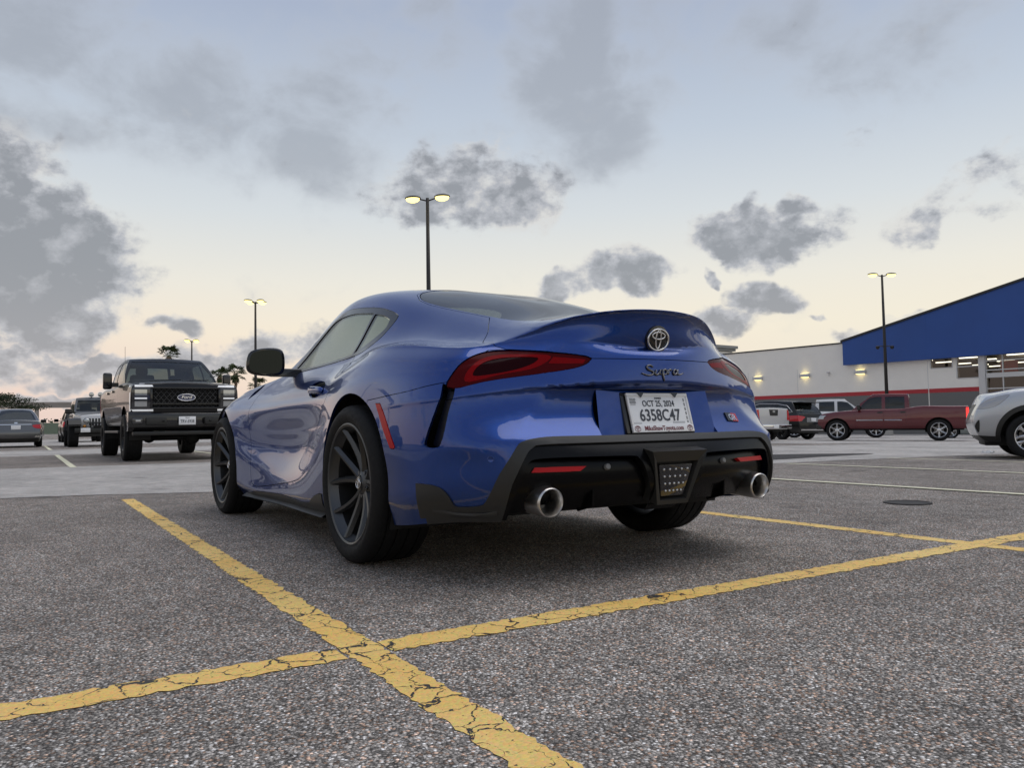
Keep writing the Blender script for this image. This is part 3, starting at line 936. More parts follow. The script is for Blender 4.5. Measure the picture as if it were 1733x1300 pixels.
    sl = poly_smooth([(.806, .733), (.842, .605), (.858, .522), (.854, .504), (.838, .503), (.829, .519), (.805, .625), (.778, .716)], 3, corner=(0, 7))
    S.cut(sl, 'x', 'corner_slot', back, mirror=True, only=('bumper',))
    S.cut(mir([(0, .705), (.283, .703), (.297, .5335), (0, .5335)]), 'x', 'plate_recess', back, only=('bumper',))
    bk = poly_smooth([(0, .530), (.31, .530), (.493, .531), (.57, .526), (.612, .518), (.640, .500), (.695, .408), (.725, .316), (.738, .296), (.785, .290), (.80, .300), (.82, .341), (.84, .362), (.875, .369), (.96, .37)], 3, closed=False)
    bk = bk+[(.96, .05), (0, .05)]
    S.cut(mir(bk[:-1]), 'x', 'lower_trim', back, only=('bumper',))
    df = poly_smooth([(0, .507), (.317, .507), (.545, .506), (.585, .497), (.612, .474), (.642, .42), (.668, .34), (.672, .20)], 3, closed=False)
    S.cut(mir(df), 'x', 'diffuser', back, only=('lower_trim',))
    pn = poly_smooth([(.622, .420), (.606, .446), (.575, .458), (.46, .461), (.205, .459), (.172, .448), (.155, .425), (.140, .38), (.085, .27), (.075, .24), (.30, .232), (.655, .232), (.65, .33)], 3, corner=(9, 11))
    S.cut(pn, 'x', 'diffuser_panel', back, mirror=True, only=('diffuser',))
    S.cut(mir([(0, .478), (.136, .478), (.126, .452), (.078, .262), (0, .262)]), 'x', 'lamp_void', back, only=('diffuser', 'diffuser_panel'))
    for f in S.bm.faces:
        if S.names[f[S.lab]] == 'bumper_side': f[S.lab] = S.names.index('bumper')
    # side skirt
    sk = [(.36, .03), (.40, .268), (.45, .266), (.53, .25), (.62, .212), (.75, .203), (1.2, .212), (1.7, .200), (1.9, .178), (2.0, .03)]
    S.cut(sk, 'y', 'side_skirt', lambda f: abs(cy(f).y) > .5)
    mk = poly_smooth([(-.276, .674), (-.316, .673), (-.37, .615), (-.452, .503), (-.444, .494), (-.416, .496), (-.35, .575)], 3, corner=(0, 1, 3, 5))
    S.cut(mk, 'y', 'side_marker', side, only=('bumper', 'body'))
    bn = poly_smooth([(1.86, 0), (1.83, .40), (1.78, .66), (1.88, .735), (2.1, .76), (2.5, .70), (2.9, .56), (3.1, .3), (3.12, 0)], 3, closed=False)
    S.cut(bn+[(a, -b) for a, b in bn[::-1]], 'z', 'bonnet', lambda f: cy(f).z > .6 and cy(f).x > 1.7)
    vt = [(2.01, .765), (2.0, .815), (1.90, .853), (1.86, .856), (1.93, .80)]
    S.cut(vt, 'y', 'bonnet_vent', lambda f: abs(cy(f).y) > .5, only=('body', 'bonnet'))
    # ---- emit
    S.emit('body', M_BLUE, root)
    S.emit('hatch', M_BLUE, root)
    S.emit('bonnet', M_BLUE, root)
    S.emit('bumper', M_BLUE, root, 'rear_bumper')
    S.emit('rear_window', M_GLASS, root, gap=.003, offset=-.002)
    S.emit('windscreen', M_GLASS2, root, gap=.003, offset=-.002)
    pr = S.emit('plate_recess', M_BLUE, root, flange=-.0002, gap=0)
    for v in pr.data.vertices[:S.n_surf]: v.co.x = -.951+(v.co.z-.5335)*.22
    pr.data.attributes.remove(pr.data.attributes['custom_normal'])
    pr.data.polygons.foreach_set('use_smooth', [False]*len(pr.data.polygons))
    S.emit('lower_trim', M_SATIN, root, offset=.006, flange=.02, gap=-.001)
    S.emit('diffuser', M_DIFF, root, offset=-.003, flange=-.006, gap=0)
    for sd in (1, -1):
        S.emit('bonnet_vent', M_GLOSSBK, root, side=sd, offset=-.02, flange=-.02, gap=0)
        door = S.emit('door', M_BLUE, root, side=sd, gap=.0024)
        S.emit('handle_recess', M_BLUE, door, side=sd, offset=-.032, flange=-.032, gap=0)
        # grip bar across the recess
        y0 = S.bvh.ray_cast(Vector((.66, 3*sd, .772)), Vector((0, -sd, 0)))[0]
        bm = bmesh.new()
        hp = []
        for k in range(9):
            t = k/8; x = .79-.26*t
            h = S.bvh.ray_cast(Vector((x, 3*sd, .770-.008*t)), Vector((0, -sd, 0)))
            hp.append(h[0]+h[1]*(.004+.010*math.sin(math.pi*t)))
        tube_bm(bm, hp, [.008]+[.013]*7+[.008], 10)
        for v in bm.verts: v.co.z = .77+(v.co.z-.77)*1.5
        bm_obj('handle', bm, M_BLUE, door, angle=R(60))
        S.emit('window_trim', M_GLOSSBK, root, side=sd, offset=.001)
        S.emit('side_window', M_GLASS3, root, side=sd, offset=-.003)
        S.emit('quarter_window', M_GLASS3, root, side=sd, offset=-.003)
        S.emit('side_skirt', M_SATIN, root, side=sd, offset=.004)
        S.emit('side_marker', M_REDREF, root, side=sd, offset=.002)
        t = S.emit('tail_light', M_REDLENS, root, side=sd, offset=-.004, gap=.0018, flange=.02)
        S.emit('light_guide', M_REDGUIDE, t, side=sd, offset=-.0035, gap=-.0022, flange=.004)
        S.emit('light_core', M_REDCORE, t, side=sd, offset=-.0055, gap=-.0008, flange=-.003)
        S.emit('corner_slot', P('deep navy', (.003, .006, .02), .4), root, side=sd, offset=-.045, flange=-.045, gap=0)
        S.emit('diffuser_panel', M_DIFF, root, side=sd, offset=-.038, flange=-.038, gap=0)
    def rear(y, z, off=0.0):
        h = S.bvh.ray_cast(Vector((-3, y, z)), Vector((1, 0, 0)))
        n = S.normal_at(h[0])
        return h[0]+n*off, n
    def frame(loc, n, right=Vector((0, -1, 0))):
        n = n.normalized(); u = n.cross(right).normalized(); r = u.cross(n)
        m = Matrix((r, u, n)).transposed().to_4x4(); m.translation = loc
        return m
    # emblem on the hatch
    l, n = rear(0, .902, .003)
    fm = frame(l, n)
    bm = bmesh.new(); lathe_bm(bm, [(0, .006), (.046, .006), (.055, .003), (.057, -.01)], 40, 'z')
    bmesh.ops.recalc_face_normals(bm, faces=bm.faces)
    bmesh.ops.transform(bm, matrix=fm, verts=bm.verts)
    bd = bm_obj('badge', bm, M_GLOSSBK, root, angle=R(40))
    emblem_ellipses(bd, .052, fm @ Matrix.Translation((0, 0, .008)), .0042)
    # script lettering
    strokes = [
        [(-.050, .017), (-.062, .024), (-.078, .020), (-.074, .008), (-.052, -.001), (-.056, -.012), (-.078, -.015), (-.106, -.007)],
        [(-.036, .006), (-.042, -.008), (-.034, -.013), (-.022, -.004), (-.014, .008), (-.020, -.006), (-.012, -.012)],
        [(-.002, .009), (-.004, -.010), (.000, -.036)], [(-.004, -.002), (.008, .009), (.018, .002), (.012, -.009), (-.002, -.010)],
        [(.026, .008), (.024, -.011)], [(.025, .000), (.034, .009), (.044, .006)],
        [(.074, .004), (.062, .009), (.052, .000), (.056, -.010), (.068, -.006), (.077, .008), (.074, -.008), (.086, -.010), (.108, -.004)],
    ]
    bm = bmesh.new()
    for st in strokes:
        sm = poly_smooth(st, 4, closed=False)
        pts = []
        for a, b in sm:
            l, n = rear(-(a), .773+b, .003); pts.append(l)
        k = len(pts)
        tube_bm(bm, pts, [.0018+.0027*math.sin(math.pi*min(1, .15+i/k*.8)) for i in range(k)], 6)
    bmesh.ops.recalc_face_normals(bm, faces=bm.faces)
    bm_obj('script_lettering', bm, P('dark chrome', (.16, .16, .17), .18, 1.0), root, smooth=True)
    # small two-letter badge
    l, n = rear(-.445, .592, .004); fm = frame(l, n)
    bm = bmesh.new(); box_bm(bm, (-.036, -.020, -.004), (.0, .020, .002), .001)
    bmesh.ops.transform(bm, matrix=fm @ Matrix.Shear('XZ', 4, (0, 0)), verts=bm.verts)
    gb = bm_obj('letter_badge', bm, M_GLOSSBK, root)
    bm = bmesh.new(); box_bm(bm, (.0, -.020, -.004), (.036, .020, .002), .001)
    bmesh.ops.transform(bm, matrix=fm, verts=bm.verts)
    bm_obj('badge_red_half', bm, P('badge red', (.45, .012, .02), .25, coat=.6), gb)
    text('badge_letters', 'GR', .040, M_CHROME, gb, fm @ Matrix.Translation((0, -.004, .003)), sx=.9, bold=.0008)
    # licence plate
    pl = frame(Vector((-.953, 0, .617)), Vector((-1, 0, .0)).normalized() + Vector((0, 0, .28)))
    def placed(name, bm, mat, parent, **k):
        bmesh.ops.transform(bm, matrix=pl, verts=bm.verts)
        return bm_obj(name, bm, mat, parent, **k)
    bm = bmesh.new(); box_bm(bm, (-.150, -.074, -.03), (.150, .074, 0), .003)
    plate = placed('licence_plate', bm, M_WHITEPLATE, root, angle=R(40))
    bm = bmesh.new(); box_bm(bm, (-.175, -.082, -.045), (.175, .086, -.012), .006)
    placed('plate_mount', bm, M_GLOSSBK, plate, angle=R(40))
    fr = P('plate frame white', (.80, .80, .80), .25, coat=.3)
    bm = bmesh.new()
    for lo, hi in (((-.156, -.080, -.006), (.156, -.050, .004)), ((-.156, .064, -.006), (.156, .077, .004)), ((-.156, -.0495, -.006), (-.147, .0635, .004)), ((.147, -.0495, -.006), (.156, .0635, .004))):
        box_bm(bm, lo, hi, .0015)
    placed('plate_frame', bm, fr, plate, angle=R(40))
    bm = bmesh.new()
    for cx in (-.088, .088):
        prism_bm(bm, [(cx-.020, .0790), (cx+.020, .0790), (cx, .058)], .002, 'z', .0045)
    placed('frame_notch', bm, M_GLOSSBK, plate)
    bm = bmesh.new()
    for x0, x1, y0, y1 in ((-.143, -.118, .028, .052), (-.143, -.105, -.046, -.040), (.055, .118, -.046, -.038)):
        box_bm(bm, (x0, y0, 0), (x1, y1, .0006))
    placed('print_block', bm, P('print grey', (.52, .53, .54), .5), plate)
    bm = bmesh.new()
    for k in range(22):
        y = .055-k*.0045
        if k % 4 != 3: box_bm(bm, (.131, y-.0032, 0), (.137, y, .0007))
    placed('print_strip', bm, M_INK, plate)
    T = lambda y, x=0: pl @ Matrix.Translation((x, y, .0012))
    text('plate_number', '6358C47', .066, M_INK, plate, T(-.014, -.004), sx=.86, bold=.0010)
    text('plate_date', 'OCT 25, 2024', .034, M_INK, plate, T(.034, -.002), sx=.82, bold=.0003)
    text('plate_small_print', 'EXPIRES', .010, M_INK, plate, T(.056))
    text('plate_small_print', 'TEXAS\nBUYER', .012, M_INKGREY, plate, T(.046, -.130), sx=.9)
    text('frame_lettering', 'MikeShawToyota.com', .026, M_INKRED, plate, pl @ Matrix.Translation((0, -.0655, .0046)), sx=.86, bold=.0003)
    for sx in (-.134, .134):
        bm = bmesh.new()
        mt = pl @ Matrix.Translation((sx, -.0655, .0042))
        ell_tube_bm(bm, 0, 0, .014, .011, .0011, mt, 24); ell_tube_bm(bm, 0, .0035, .009, .004, .0009, mt, 24); ell_tube_bm(bm, 0, 0, .0038, .010, .0009, mt, 24)
        bm_obj('frame_oval_mark', bm, M_INKRED, plate, smooth=True)
    # handle bar / lamp strip under the ridge
    # reflectors and parking sensors in the diffuser
    for sd in (1, -1):
        pts = [(.597, .411), (.584, .431), (.390, .431), (.415, .411)]
        bm = bmesh.new()
        v0, v1 = [], []
        N = 10
        grid = []
        for i in range(N+1):
            t = i/N
            a0 = .584+(.390-.584)*t; a1 = .597+(.415-.597)*t
            for yy, zz in ((a1, .411), (a0, .431)):
                l, n = rear(yy*sd, zz, -.022); grid.append((l, n))
        top = [bm.verts.new(l) for l, n in grid]
        bot = [bm.verts.new(l-n*.03) for l, n in grid]
        for i in range(N):
            a, b, c, d = 2*i, 2*i+1, 2*i+3, 2*i+2
            bm.faces.new((top[a], top[b], top[c], top[d]))
            bm.faces.new((top[a], top[d], bot[d], bot[a])); bm.faces.new((top[b], bot[b], bot[c], top[c]))
        bm.faces.new((top[0], bot[0], bot[1], top[1])); bm.faces.new((top[-2], top[-1], bot[-1], bot[-2]))
        bmesh.ops.recalc_face_normals(bm, faces=bm.faces)
        bm_obj('reflector', bm, M_REDREF, root, angle=R(40))
        l, n = rear(.300*sd, .426, -.034); fm = frame(l, n)
        bm = bmesh.new(); lathe_bm(bm, [(0, .010), (.009, .010), (.0115, .007), (.0115, -.01)], 20, 'z')
        bmesh.ops.recalc_face_normals(bm, faces=bm.faces); bmesh.ops.transform(bm, matrix=fm, verts=bm.verts)
        bm_obj('parking_sensor', bm, P('sensor grey', (.16, .16, .16), .35), root, angle=R(40))
        l, n = rear(.718*sd, .460, .0006); fm = frame(l, n)
        bm = bmesh.new(); lathe_bm(bm, [(0, .0), (.0095, .0), (.011, .0008), (.0122, .0)], 20, 'z')
        bmesh.ops.recalc_face_normals(bm, faces=bm.faces); bmesh.ops.transform(bm, matrix=fm, verts=bm.verts)
        bm_obj('parking_sensor', bm, M_BLUE, root, angle=R(40))
        # tail pipe
        ex = empty('tail_pipe', (-.965, .532*sd, .303), 0, root)
        bm = bmesh.new(); lathe_bm(bm, [(.036, .16), (.037, .04), (.041, .010), (.049, -.004), (.0525, -.002), (.054, .006), (.056, .03), (.056, .24)], 40, 'x')
        bmesh.ops.recalc_face_normals(bm, faces=bm.faces)
        bmesh.ops.rotate(bm, verts=bm.verts, matrix=Matrix.Rotation(R(-4), 3, 'Y'))
        bm_obj('pipe_tip', bm, M_STEEL, ex, angle=R(50))
        bm = bmesh.new(); lathe_bm(bm, [(0, .15), (.0365, .15), (.0365, .12), (.0365, .05)], 24, 'x')
        bm_obj('pipe_bore', bm, M_DARK, ex, smooth=True)
        # diffuser strake
        bm = bmesh.new(); prism_bm(bm, [(-.965, .40), (-.955, .275), (-.86, .25), (-.80, .40)], .008, 'y', .335*sd, .002)
        bm_obj('strake', bm, M_DIFF, root)
        # swept foot of the lower trim
        bm = bmesh.new()
        prof = [(-.655, .842, .300, .002), (-.70, .812, .292, .010), (-.745, .778, .287, .018), (-.79, .742, .286, .022), (-.83, .714, .288, .020), (-.865, .69, .296, .006)]
        cols = []
        for x, y, z, d in prof:
            dx, dy = -.62*d, .78*d
            cols.append([bm.verts.new((x+.03, (y-.03)*sd, z+.012)), bm.verts.new((x+dx, (y+dy)*sd, z-.018)), bm.verts.new((x+dx*1.05, (y+dy*1.05)*sd, z-.026)), bm.verts.new((x+dx*.6, (y+dy*.6)*sd, z-.036)), bm.verts.new((x+.05, (y-.06)*sd, z-.038))])
        for a, b in zip(cols, cols[1:]):
            for k in range(4): bm.faces.new((a[k], b[k], b[k+1], a[k+1]))
        bmesh.ops.recalc_face_normals(bm, faces=bm.faces)
        bm_obj('corner_splitter', bm, M_SATIN, root, angle=R(35))
        # skirt blade
        bm = bmesh.new()
        prof = [(.40, .905), (.55, .90), (.75, .893), (1.2, .872), (1.7, .885), (1.95, .90)]
        A = [bm.verts.new((x, y*sd, .158)) for x, y in prof]; B = [bm.verts.new((x, (y-.03)*sd, .176)) for x, y in prof]
        D = [bm.verts.new((x, (y-.06)*sd, .145)) for x, y in prof]
        for i in range(len(prof)-1):
            bm.faces.new((A[i], A[i+1], B[i+1], B[i])); bm.faces.new((A[i], D[i], D[i+1], A[i+1]))
        bmesh.ops.recalc_face_normals(bm, faces=bm.faces)
        bm_obj('skirt_blade', bm, M_SATIN, root)
        # mirror
        mr = empty('wing_mirror', (1.30, .925*sd, .955), 0, root)
        bm = bmesh.new()
        secs = []
        for k, (dx, sc) in enumerate(((-.03, .94), (-.024, 1.0), (.0, 1.0), (.04, .93), (.075, .72), (.095, .40))):
            ring = []
            for (a, b) in poly_smooth([(-.098, -.052), (-.115, -.02), (-.10, .04), (-.05, .062), (.05, .070), (.105, .055), (.118, .0), (.108, -.05), (.06, -.068), (-.04, -.066)], 3):
                ring.append(bm.verts.new((dx, -a*.9*sc*sd, b*1.15*sc)))
            secs.append(ring)
        for a, b in zip(secs, secs[1:]):
            for j in range(len(a)): bm.faces.new((a[j], a[(j+1) % len(a)], b[(j+1) % len(a)], b[j]))
        bm.faces.new(secs[-1]); bm.faces.new(secs[0][::-1])
        bmesh.ops.recalc_face_normals(bm, faces=bm.faces)
        bmesh.ops.rotate(bm, verts=bm.verts, matrix=Matrix.Rotation(R(-8)*sd, 3, 'Z'))
        bm_obj('mirror_housing', bm, M_GLOSSBK, mr, angle=R(50))
        bm = bmesh.new()
        ring = [bm.verts.new((-.0315, -a*.77*sd, b*.97)) for (a, b) in poly_smooth([(-.098, -.052), (-.115, -.02), (-.10, .04), (-.05, .062), (.05, .070), (.105, .055), (.118, .0), (.108, -.05), (.06, -.068), (-.04, -.066)], 3)]
        bm.faces.new(ring[::-1])
        bmesh.ops.rotate(bm, verts=bm.verts, matrix=Matrix.Rotation(R(-8)*sd, 3, 'Z'))
        bm_obj('mirror_glass', bm, P('mirror glass dark', (.022, .026, .026), .03, 1.0), mr)
        bm = bmesh.new(); prism_bm(bm, [(-.035, -.085), (.065, -.075), (.06, -.03), (-.025, -.035)], -.24*sd, 'y', -.02*sd, .006)
        bm_obj('mirror_arm', bm, M_GLOSSBK, mr, angle=R(40))
    # centre light unit of the diffuser
    def trap(bm, w0, z0, w1, z1, x0, x1, bev):
        prism_bm(bm, [(-w0, z0), (w0, z0), (w1, z1), (-w1, z1)], x1-x0, 'x', x0, bev)
    cu = empty('centre_lamp', (-1.026, 0, .37), 0, root); cu.rotation_euler = (0, R(-12), 0)
    bm = bmesh.new()
    o_ = [(-.138, .105), (.138, .105), (.128, .082), (.078, -.105), (-.078, -.105), (-.128, .082)]
    i_ = [(-.105, .062), (.105, .062), (.105, .060), (.066, -.088), (-.066, -.088), (-.105, .060)]
    vo = [bm.verts.new((-.003-.010*(b > .07), a, b)) for a, b in o_]; vi = [bm.verts.new((-.004, a, b)) for a, b in i_]
    vb = [bm.verts.new((.10, a, b)) for a, b in o_]; vd = [bm.verts.new((.025, a*.93, b*.93)) for a, b in i_]
    for j in range(6):
        k = (j+1) % 6
        bm.faces.new((vo[j], vo[k], vi[k], vi[j])); bm.faces.new((vo[j], vb[j], vb[k], vo[k])); bm.faces.new((vi[j], vi[k], vd[k], vd[j]))
    bm.faces.new(vd)
    bmesh.ops.recalc_face_normals(bm, faces=bm.faces)
    bm_obj('lamp_frame', bm, M_SATIN, cu, angle=R(20))
    bm = bmesh.new(); prism_bm(bm, [(-.085, .048), (.085, .048), (.058, -.075), (-.058, -.075)], .02, 'x', .003, .003)
    bm_obj('lamp_lens', bm, P('clear dark lens', (.02, .02, .022), .05, coat=1), cu, angle=R(40))
    for rI in range(4):
        for cI in range(5):
            w = .060-rI*.007
            y = -w+2*w*cI/4; z = .030-rI*.028
            bm = bmesh.new()
            bmesh.ops.create_icosphere(bm, subdivisions=1, radius=.0062)
            bmesh.ops.translate(bm, verts=bm.verts, vec=(.003, y, z))
            bm_obj('lamp_element', bm, P('lamp element', (.55, .55, .55), .15, .8), cu, smooth=True)
    # wheels
    for sd in (1, -1):
        make_wheel(root, (0, (.931-.1375)*sd, .3375), .3375, .275, .259, sd, coupe_spokes, M_RIMDARK, caliper=150, lateral=72)
        make_wheel(root, (2.47, (.925-.1275)*sd, .331), .331, .255, .259, sd, coupe_spokes, M_RIMDARK, caliper=20, lateral=72)
    # inner arches, floor, cabin
    for cx, r in ((0, .40), (2.47, .385)):
        for sd in (1, -1):
            prev = None; bm = bmesh.new()
            for t in np.linspace(R(-25), R(205), 24):
                a = bm.verts.new((cx+r*math.cos(t), .80*sd+.085*sd, .345+r*math.sin(t))); b = bm.verts.new((cx+r*math.cos(t), .5*sd, .345+r*math.sin(t)))
                if prev: bm.faces.new((prev[0], a, b, prev[1]))
                prev = (a, b)
            bm.faces.new([v for v in bm.verts if abs(abs(v.co.y)-.5) < .001])
            bm_obj('wheel_liner', bm, M_UNDER, root)
    bm = bmesh.new()
    box_bm(bm, (-.36, -.48, .19), (3.1, .48, .26)); box_bm(bm, (-.78, -.48, .27), (-.36, .48, .33)); box_bm(bm, (.45, -.80, .15), (2.0, .80, .20)); box_bm(bm, (-.86, -.56, .29), (-.42, .56, .36), .03, 3)
    bm_obj('floor_pan', bm, M_UNDER, root)
    bm = bmesh.new()
    tube_bm(bm, [(-.88, .528, .30), (-.74, .50, .30), (-.6, .35, .29), (-.55, .30, .29)], .03, 8); tube_bm(bm, [(-.88, -.528, .30), (-.74, -.50, .30), (-.6, -.35, .29), (-.55, -.30, .29)], .03, 8)
    box_bm(bm, (-.70, -.40, .262), (-.42, .40, .36), .04)
    bm_obj('exhaust_silencer', bm, M_STEEL2, root, angle=R(40))
    bm = bmesh.new()
    box_bm(bm, (.40, -.70, .30), (1.75, .70, .40)); box_bm(bm, (1.45, -.68, .40), (1.75, .68, .86), .05); box_bm(bm, (.10, -.60, .30), (.45, .60, .80), .03)
    box_bm(bm, (-.75, -.50, .45), (.12, .50, .86), .03); box_bm(bm, (.55, -.12, .40), (1.5, .12, .62), .03)
    bm_obj('cabin_trim', bm, M_INT, root)
    for sd in (1, -1):
        st = empty('seat', (.72, .36*sd, .42), 0, root)
        bm = bmesh.new(); box_bm(bm, (-.05, -.23, 0), (.48, .23, .16), .05, 3); bm_obj('seat_cushion', bm, M_INT, st, angle=R(50))
        bm = bmesh.new(); box_bm(bm, (-.17, -.23, .10), (.0, .23, .62), .06, 3); box_bm(bm, (-.19, -.12, .60), (-.05, .12, .80), .05, 3)
        bmesh.ops.rotate(bm, verts=bm.verts, cent=(0, 0, .1), matrix=Matrix.Rotation(R(-14), 3, 'Y')); bm_obj('seat_back', bm, M_INT, st, angle=R(50))
    bm = bmesh.new(); ell_tube_bm(bm, 0, 0, .175, .175, .014, Matrix.Translation((1.32, .36, .80)) @ Matrix.Rotation(R(-68), 4, 'Y'), 36)
    bm_obj('steering_wheel', bm, M_INT, root, smooth=True)
    return root, S
LEVEL = 3
# ---------------------------------------------------------------- other vehicles
def interp(knots, x):
    if isinstance(knots, (int, float)): return float(knots)
    return pchip(knots, x)[0] if len(knots) > 2 else float(np.interp(x, [k[0] for k in knots], [k[1] for k in knots]))

def hull(rows, zb, zt, crown=.03, taper=.05, power=4, bulge=.05, level=2, edge=.4, ts=None, corner=.3):
    """rounded box skin. rows (f, half width, x rear, x front) bottom->top; z between zb(x) and zt(x)"""
    ts = ts or [0, .035, .1, .2, .32, .44, .56, .68, .8, .9, .965, 1]
    fr = [0, .35, .7, .9]
    M = len(ts)
    tap = lambda t: 1-taper*abs(2*t-1)**power
    zz = lambda f, x: interp(zb, x)+(interp(zt, x)-interp(zb, x))*f
    side = []
    for f, hw, xr, xf in rows:
        side.append([(xr+(xf-xr)*t, hw*tap(t), zz(f, xr+(xf-xr)*t)) for t in ts])
    f, hw, xr, xf = rows[-1]
    top = []
    for q in fr:
        top.append([(xr+(xf-xr)*t-(bulge*(1-q*q) if i == 0 else 0)+(bulge*(1-q*q) if i == M-1 else 0), hw*tap(t)*q, zz(1, xr+(xf-xr)*t)+crown*(1-q*q)) for i, t in enumerate(ts)])
    rear, front = [], []
    for q in fr:
        rear.append([(xr-bulge*(1-q*q), hw*tap(0)*q, zz(f, xr)) for f, hw, xr, xf in rows[:-1]])
        front.append([(xf+bulge*(1-q*q), hw*tap(1)*q, zz(f, xf)) for f, hw, xr, xf in rows[:-1]])
    def cr(idx, T, E, M, Rn, N):
        out = []
        for sg in (1, -1):
            for i in range(M-1): out.append((T(sg, i, N), T(sg, i+1, N), edge))
            for n in range(N):
                out.append((T(sg, 0, n), T(sg, 0, n+1), edge)); out.append((T(sg, M-1, n), T(sg, M-1, n+1), edge))
            for r in range(Rn-1):
                out.append((idx[('s', sg, 0, r)], idx[('s', sg, 0, r+1)], corner)); out.append((idx[('s', sg, M-1, r)], idx[('s', sg, M-1, r+1)], corner))
        return out
    return Skin(ts, side, top, rear, front, fit=3, level=level, creases=cr)

cyf = lambda f: f.calc_center_median()
def spokes_simple(n, w0=.05, w1=.035, inset=.05, mat=None, hubr=.07, twin=0):
    def fn(e, rim, hw, m):
        m = mat or m
        for k in range(n):
            a = 2*math.pi*k/n+R(90)
            bm = bmesh.new()
            if twin:
                for s in (1, -1): spoke_bar(bm, a+s*R(twin)*1.6, a+s*R(twin)*.75, .05, rim-.01, hw-inset-.01, hw-.03, w0*.5, w1*.5, .03)
            else: spoke_bar(bm, a, a, .05, rim-.01, hw-inset-.01, hw-.03, w0, w1, .035)
            bmesh.ops.recalc_face_normals(bm, faces=bm.faces)
            bm_obj('spoke', bm, m, e, angle=R(28))
        lathe('hub', [(0, hw-inset+.008), (hubr*.5, hw-inset+.006), (hubr, hw-inset-.006), (hubr, hw-inset-.06)], m, e, 20)
    return fn

def vehicle(name, label, loc, heading, scale=1.0):
    root = empty(name, loc, heading)
    root.scale = (scale,)*3
    return root

def quad_patch(name, S, axis, pts, mat, parent, off=.004, thick=.012, sgn=1, n=6):
    """a bevelled patch (lamp, badge) laid on the skin: pts 4 corners in the (y,z) or (x,z) view"""
    bm = bmesh.new()
    A = []
    for i in range(n+1):
        for j in range(4):
            t, s = i/n, j/3
            a = [(pts[0][k]*(1-t)+pts[1][k]*t)*(1-s)+(pts[3][k]*(1-t)+pts[2][k]*t)*s for k in (0, 1)]
            if axis == 'x': h = S.bvh.ray_cast(Vector((8*sgn, a[0], a[1])), Vector((-sgn, 0, 0)))
            else: h = S.bvh.ray_cast(Vector((a[0], 8*sgn, a[1])), Vector((0, -sgn, 0)))
            if h[0] is None: bm.free(); return None
            A.append((h[0]+h[1]*off, h[0]-h[1]*thick))
    tv = [bm.verts.new(a) for a, b in A]; bv = [bm.verts.new(b) for a, b in A]
    ix = lambda i, j: i*4+j
    for i in range(n):
        for j in range(3):
            bm.faces.new((tv[ix(i, j)], tv[ix(i+1, j)], tv[ix(i+1, j+1)], tv[ix(i, j+1)]))
        for j in (0, 3): bm.faces.new((tv[ix(i, j)], tv[ix(i+1, j)], bv[ix(i+1, j)], bv[ix(i, j)]))
    for i in (0, n):
        for j in range(3): bm.faces.new((tv[ix(i, j)], tv[ix(i, j+1)], bv[ix(i, j+1)], bv[ix(i, j)]))
    bmesh.ops.recalc_face_normals(bm, faces=bm.faces)
    return bm_obj(name, bm, mat, parent, angle=R(45))

def number_plate(parent, mtx, txt, top=None, ink=None):
    bm = bmesh.new(); box_bm(bm, (-.152, -.076, -.012), (.152, .076, 0), .004)
    bmesh.ops.transform(bm, matrix=mtx, verts=bm.verts)
    p = bm_obj('licence_plate', bm, M_WHITEPLATE, parent, angle=R(40))
    if txt: text('plate_number', txt, .082, ink or M_INK, p, mtx @ Matrix.Translation((0, -.014, .001)), sx=.74, bold=.0012)
    if top: text('plate_state', top, .026, ink or M_INK, p, mtx @ Matrix.Translation((0, .052, .001)), bold=.0006)
    return p
def face_mtx(x, y, z, fwd, tilt=0.0):
    """text plane facing +x (fwd=1) or -x (fwd=-1)"""
    n = Vector((fwd, 0, tilt)).normalized(); r = Vector((0, fwd, 0)); u = n.cross(r)
    m = Matrix((r, u, n)).transposed().to_4x4(); m.translation = (x, y, z)
    return m

def cabin_windows(root, Cb, side_polys, glass, frame_mat, front=None, rear=None, zmin=0):
    for k, poly in enumerate(side_polys):
        Cb.cut(poly, 'y', 'side_window', lambda f: abs(f.normal.y) > .5)
    if front: Cb.cut(front, 'x', 'windscreen', lambda f: f.normal.x > .25)
    if rear: Cb.cut(rear, 'x', 'rear_window', lambda f: f.normal.x < -.12)

def pane_split(Cb, name, glass, root, sides=(1, -1)):
    """each separate pane becomes its own part"""
    li = Cb.names.index(name) if name in Cb.names else None
    if li is None: return
    fs = {f for f in Cb.bm.faces if f[Cb.lab] == li}
    while fs:
        seed = fs.pop(); comp = {seed}; st = [seed]
        while st:
            f = st.pop()
            for e in f.edges:
                for g in e.link_faces:
                    if g in fs: fs.discard(g); comp.add(g); st.append(g)
        Cb.emit(name, glass, root, sel=lambda f, c=comp: f in c, offset=-.006, flange=-.006, gap=0)

def dark_floor(root, lo, hi):
    box('underbody', lo, hi, M_UNDER, root, .03)

def add_mirror(root, x, y, z, w, h, mat, glass=None):
    m = empty('wing_mirror', (x, y, z), 0, root)
    s = 1 if y > 0 else -1
    bm = bmesh.new(); box_bm(bm, (-.05, -w/2, -h/2), (.07, w/2, h/2), min(w, h)*.22, 3)
    bm_obj('mirror_housing', bm, mat, m, angle=R(50))
    bm = bmesh.new(); box_bm(bm, (-.056, -w*.4, -h*.4), (-.049, w*.4, h*.4), .003)
    bm_obj('mirror_glass', bm, P('mirror glass dark', (.022, .026, .026), .03, 1.0), m)
    box('mirror_arm', (-.03, -s*(w/2+.12) if s > 0 else w/2-.02, -h*.35), (.05, -s*(w/2-.02) if s > 0 else w/2+.12, -h*.1), M_SATIN, m)
    return m

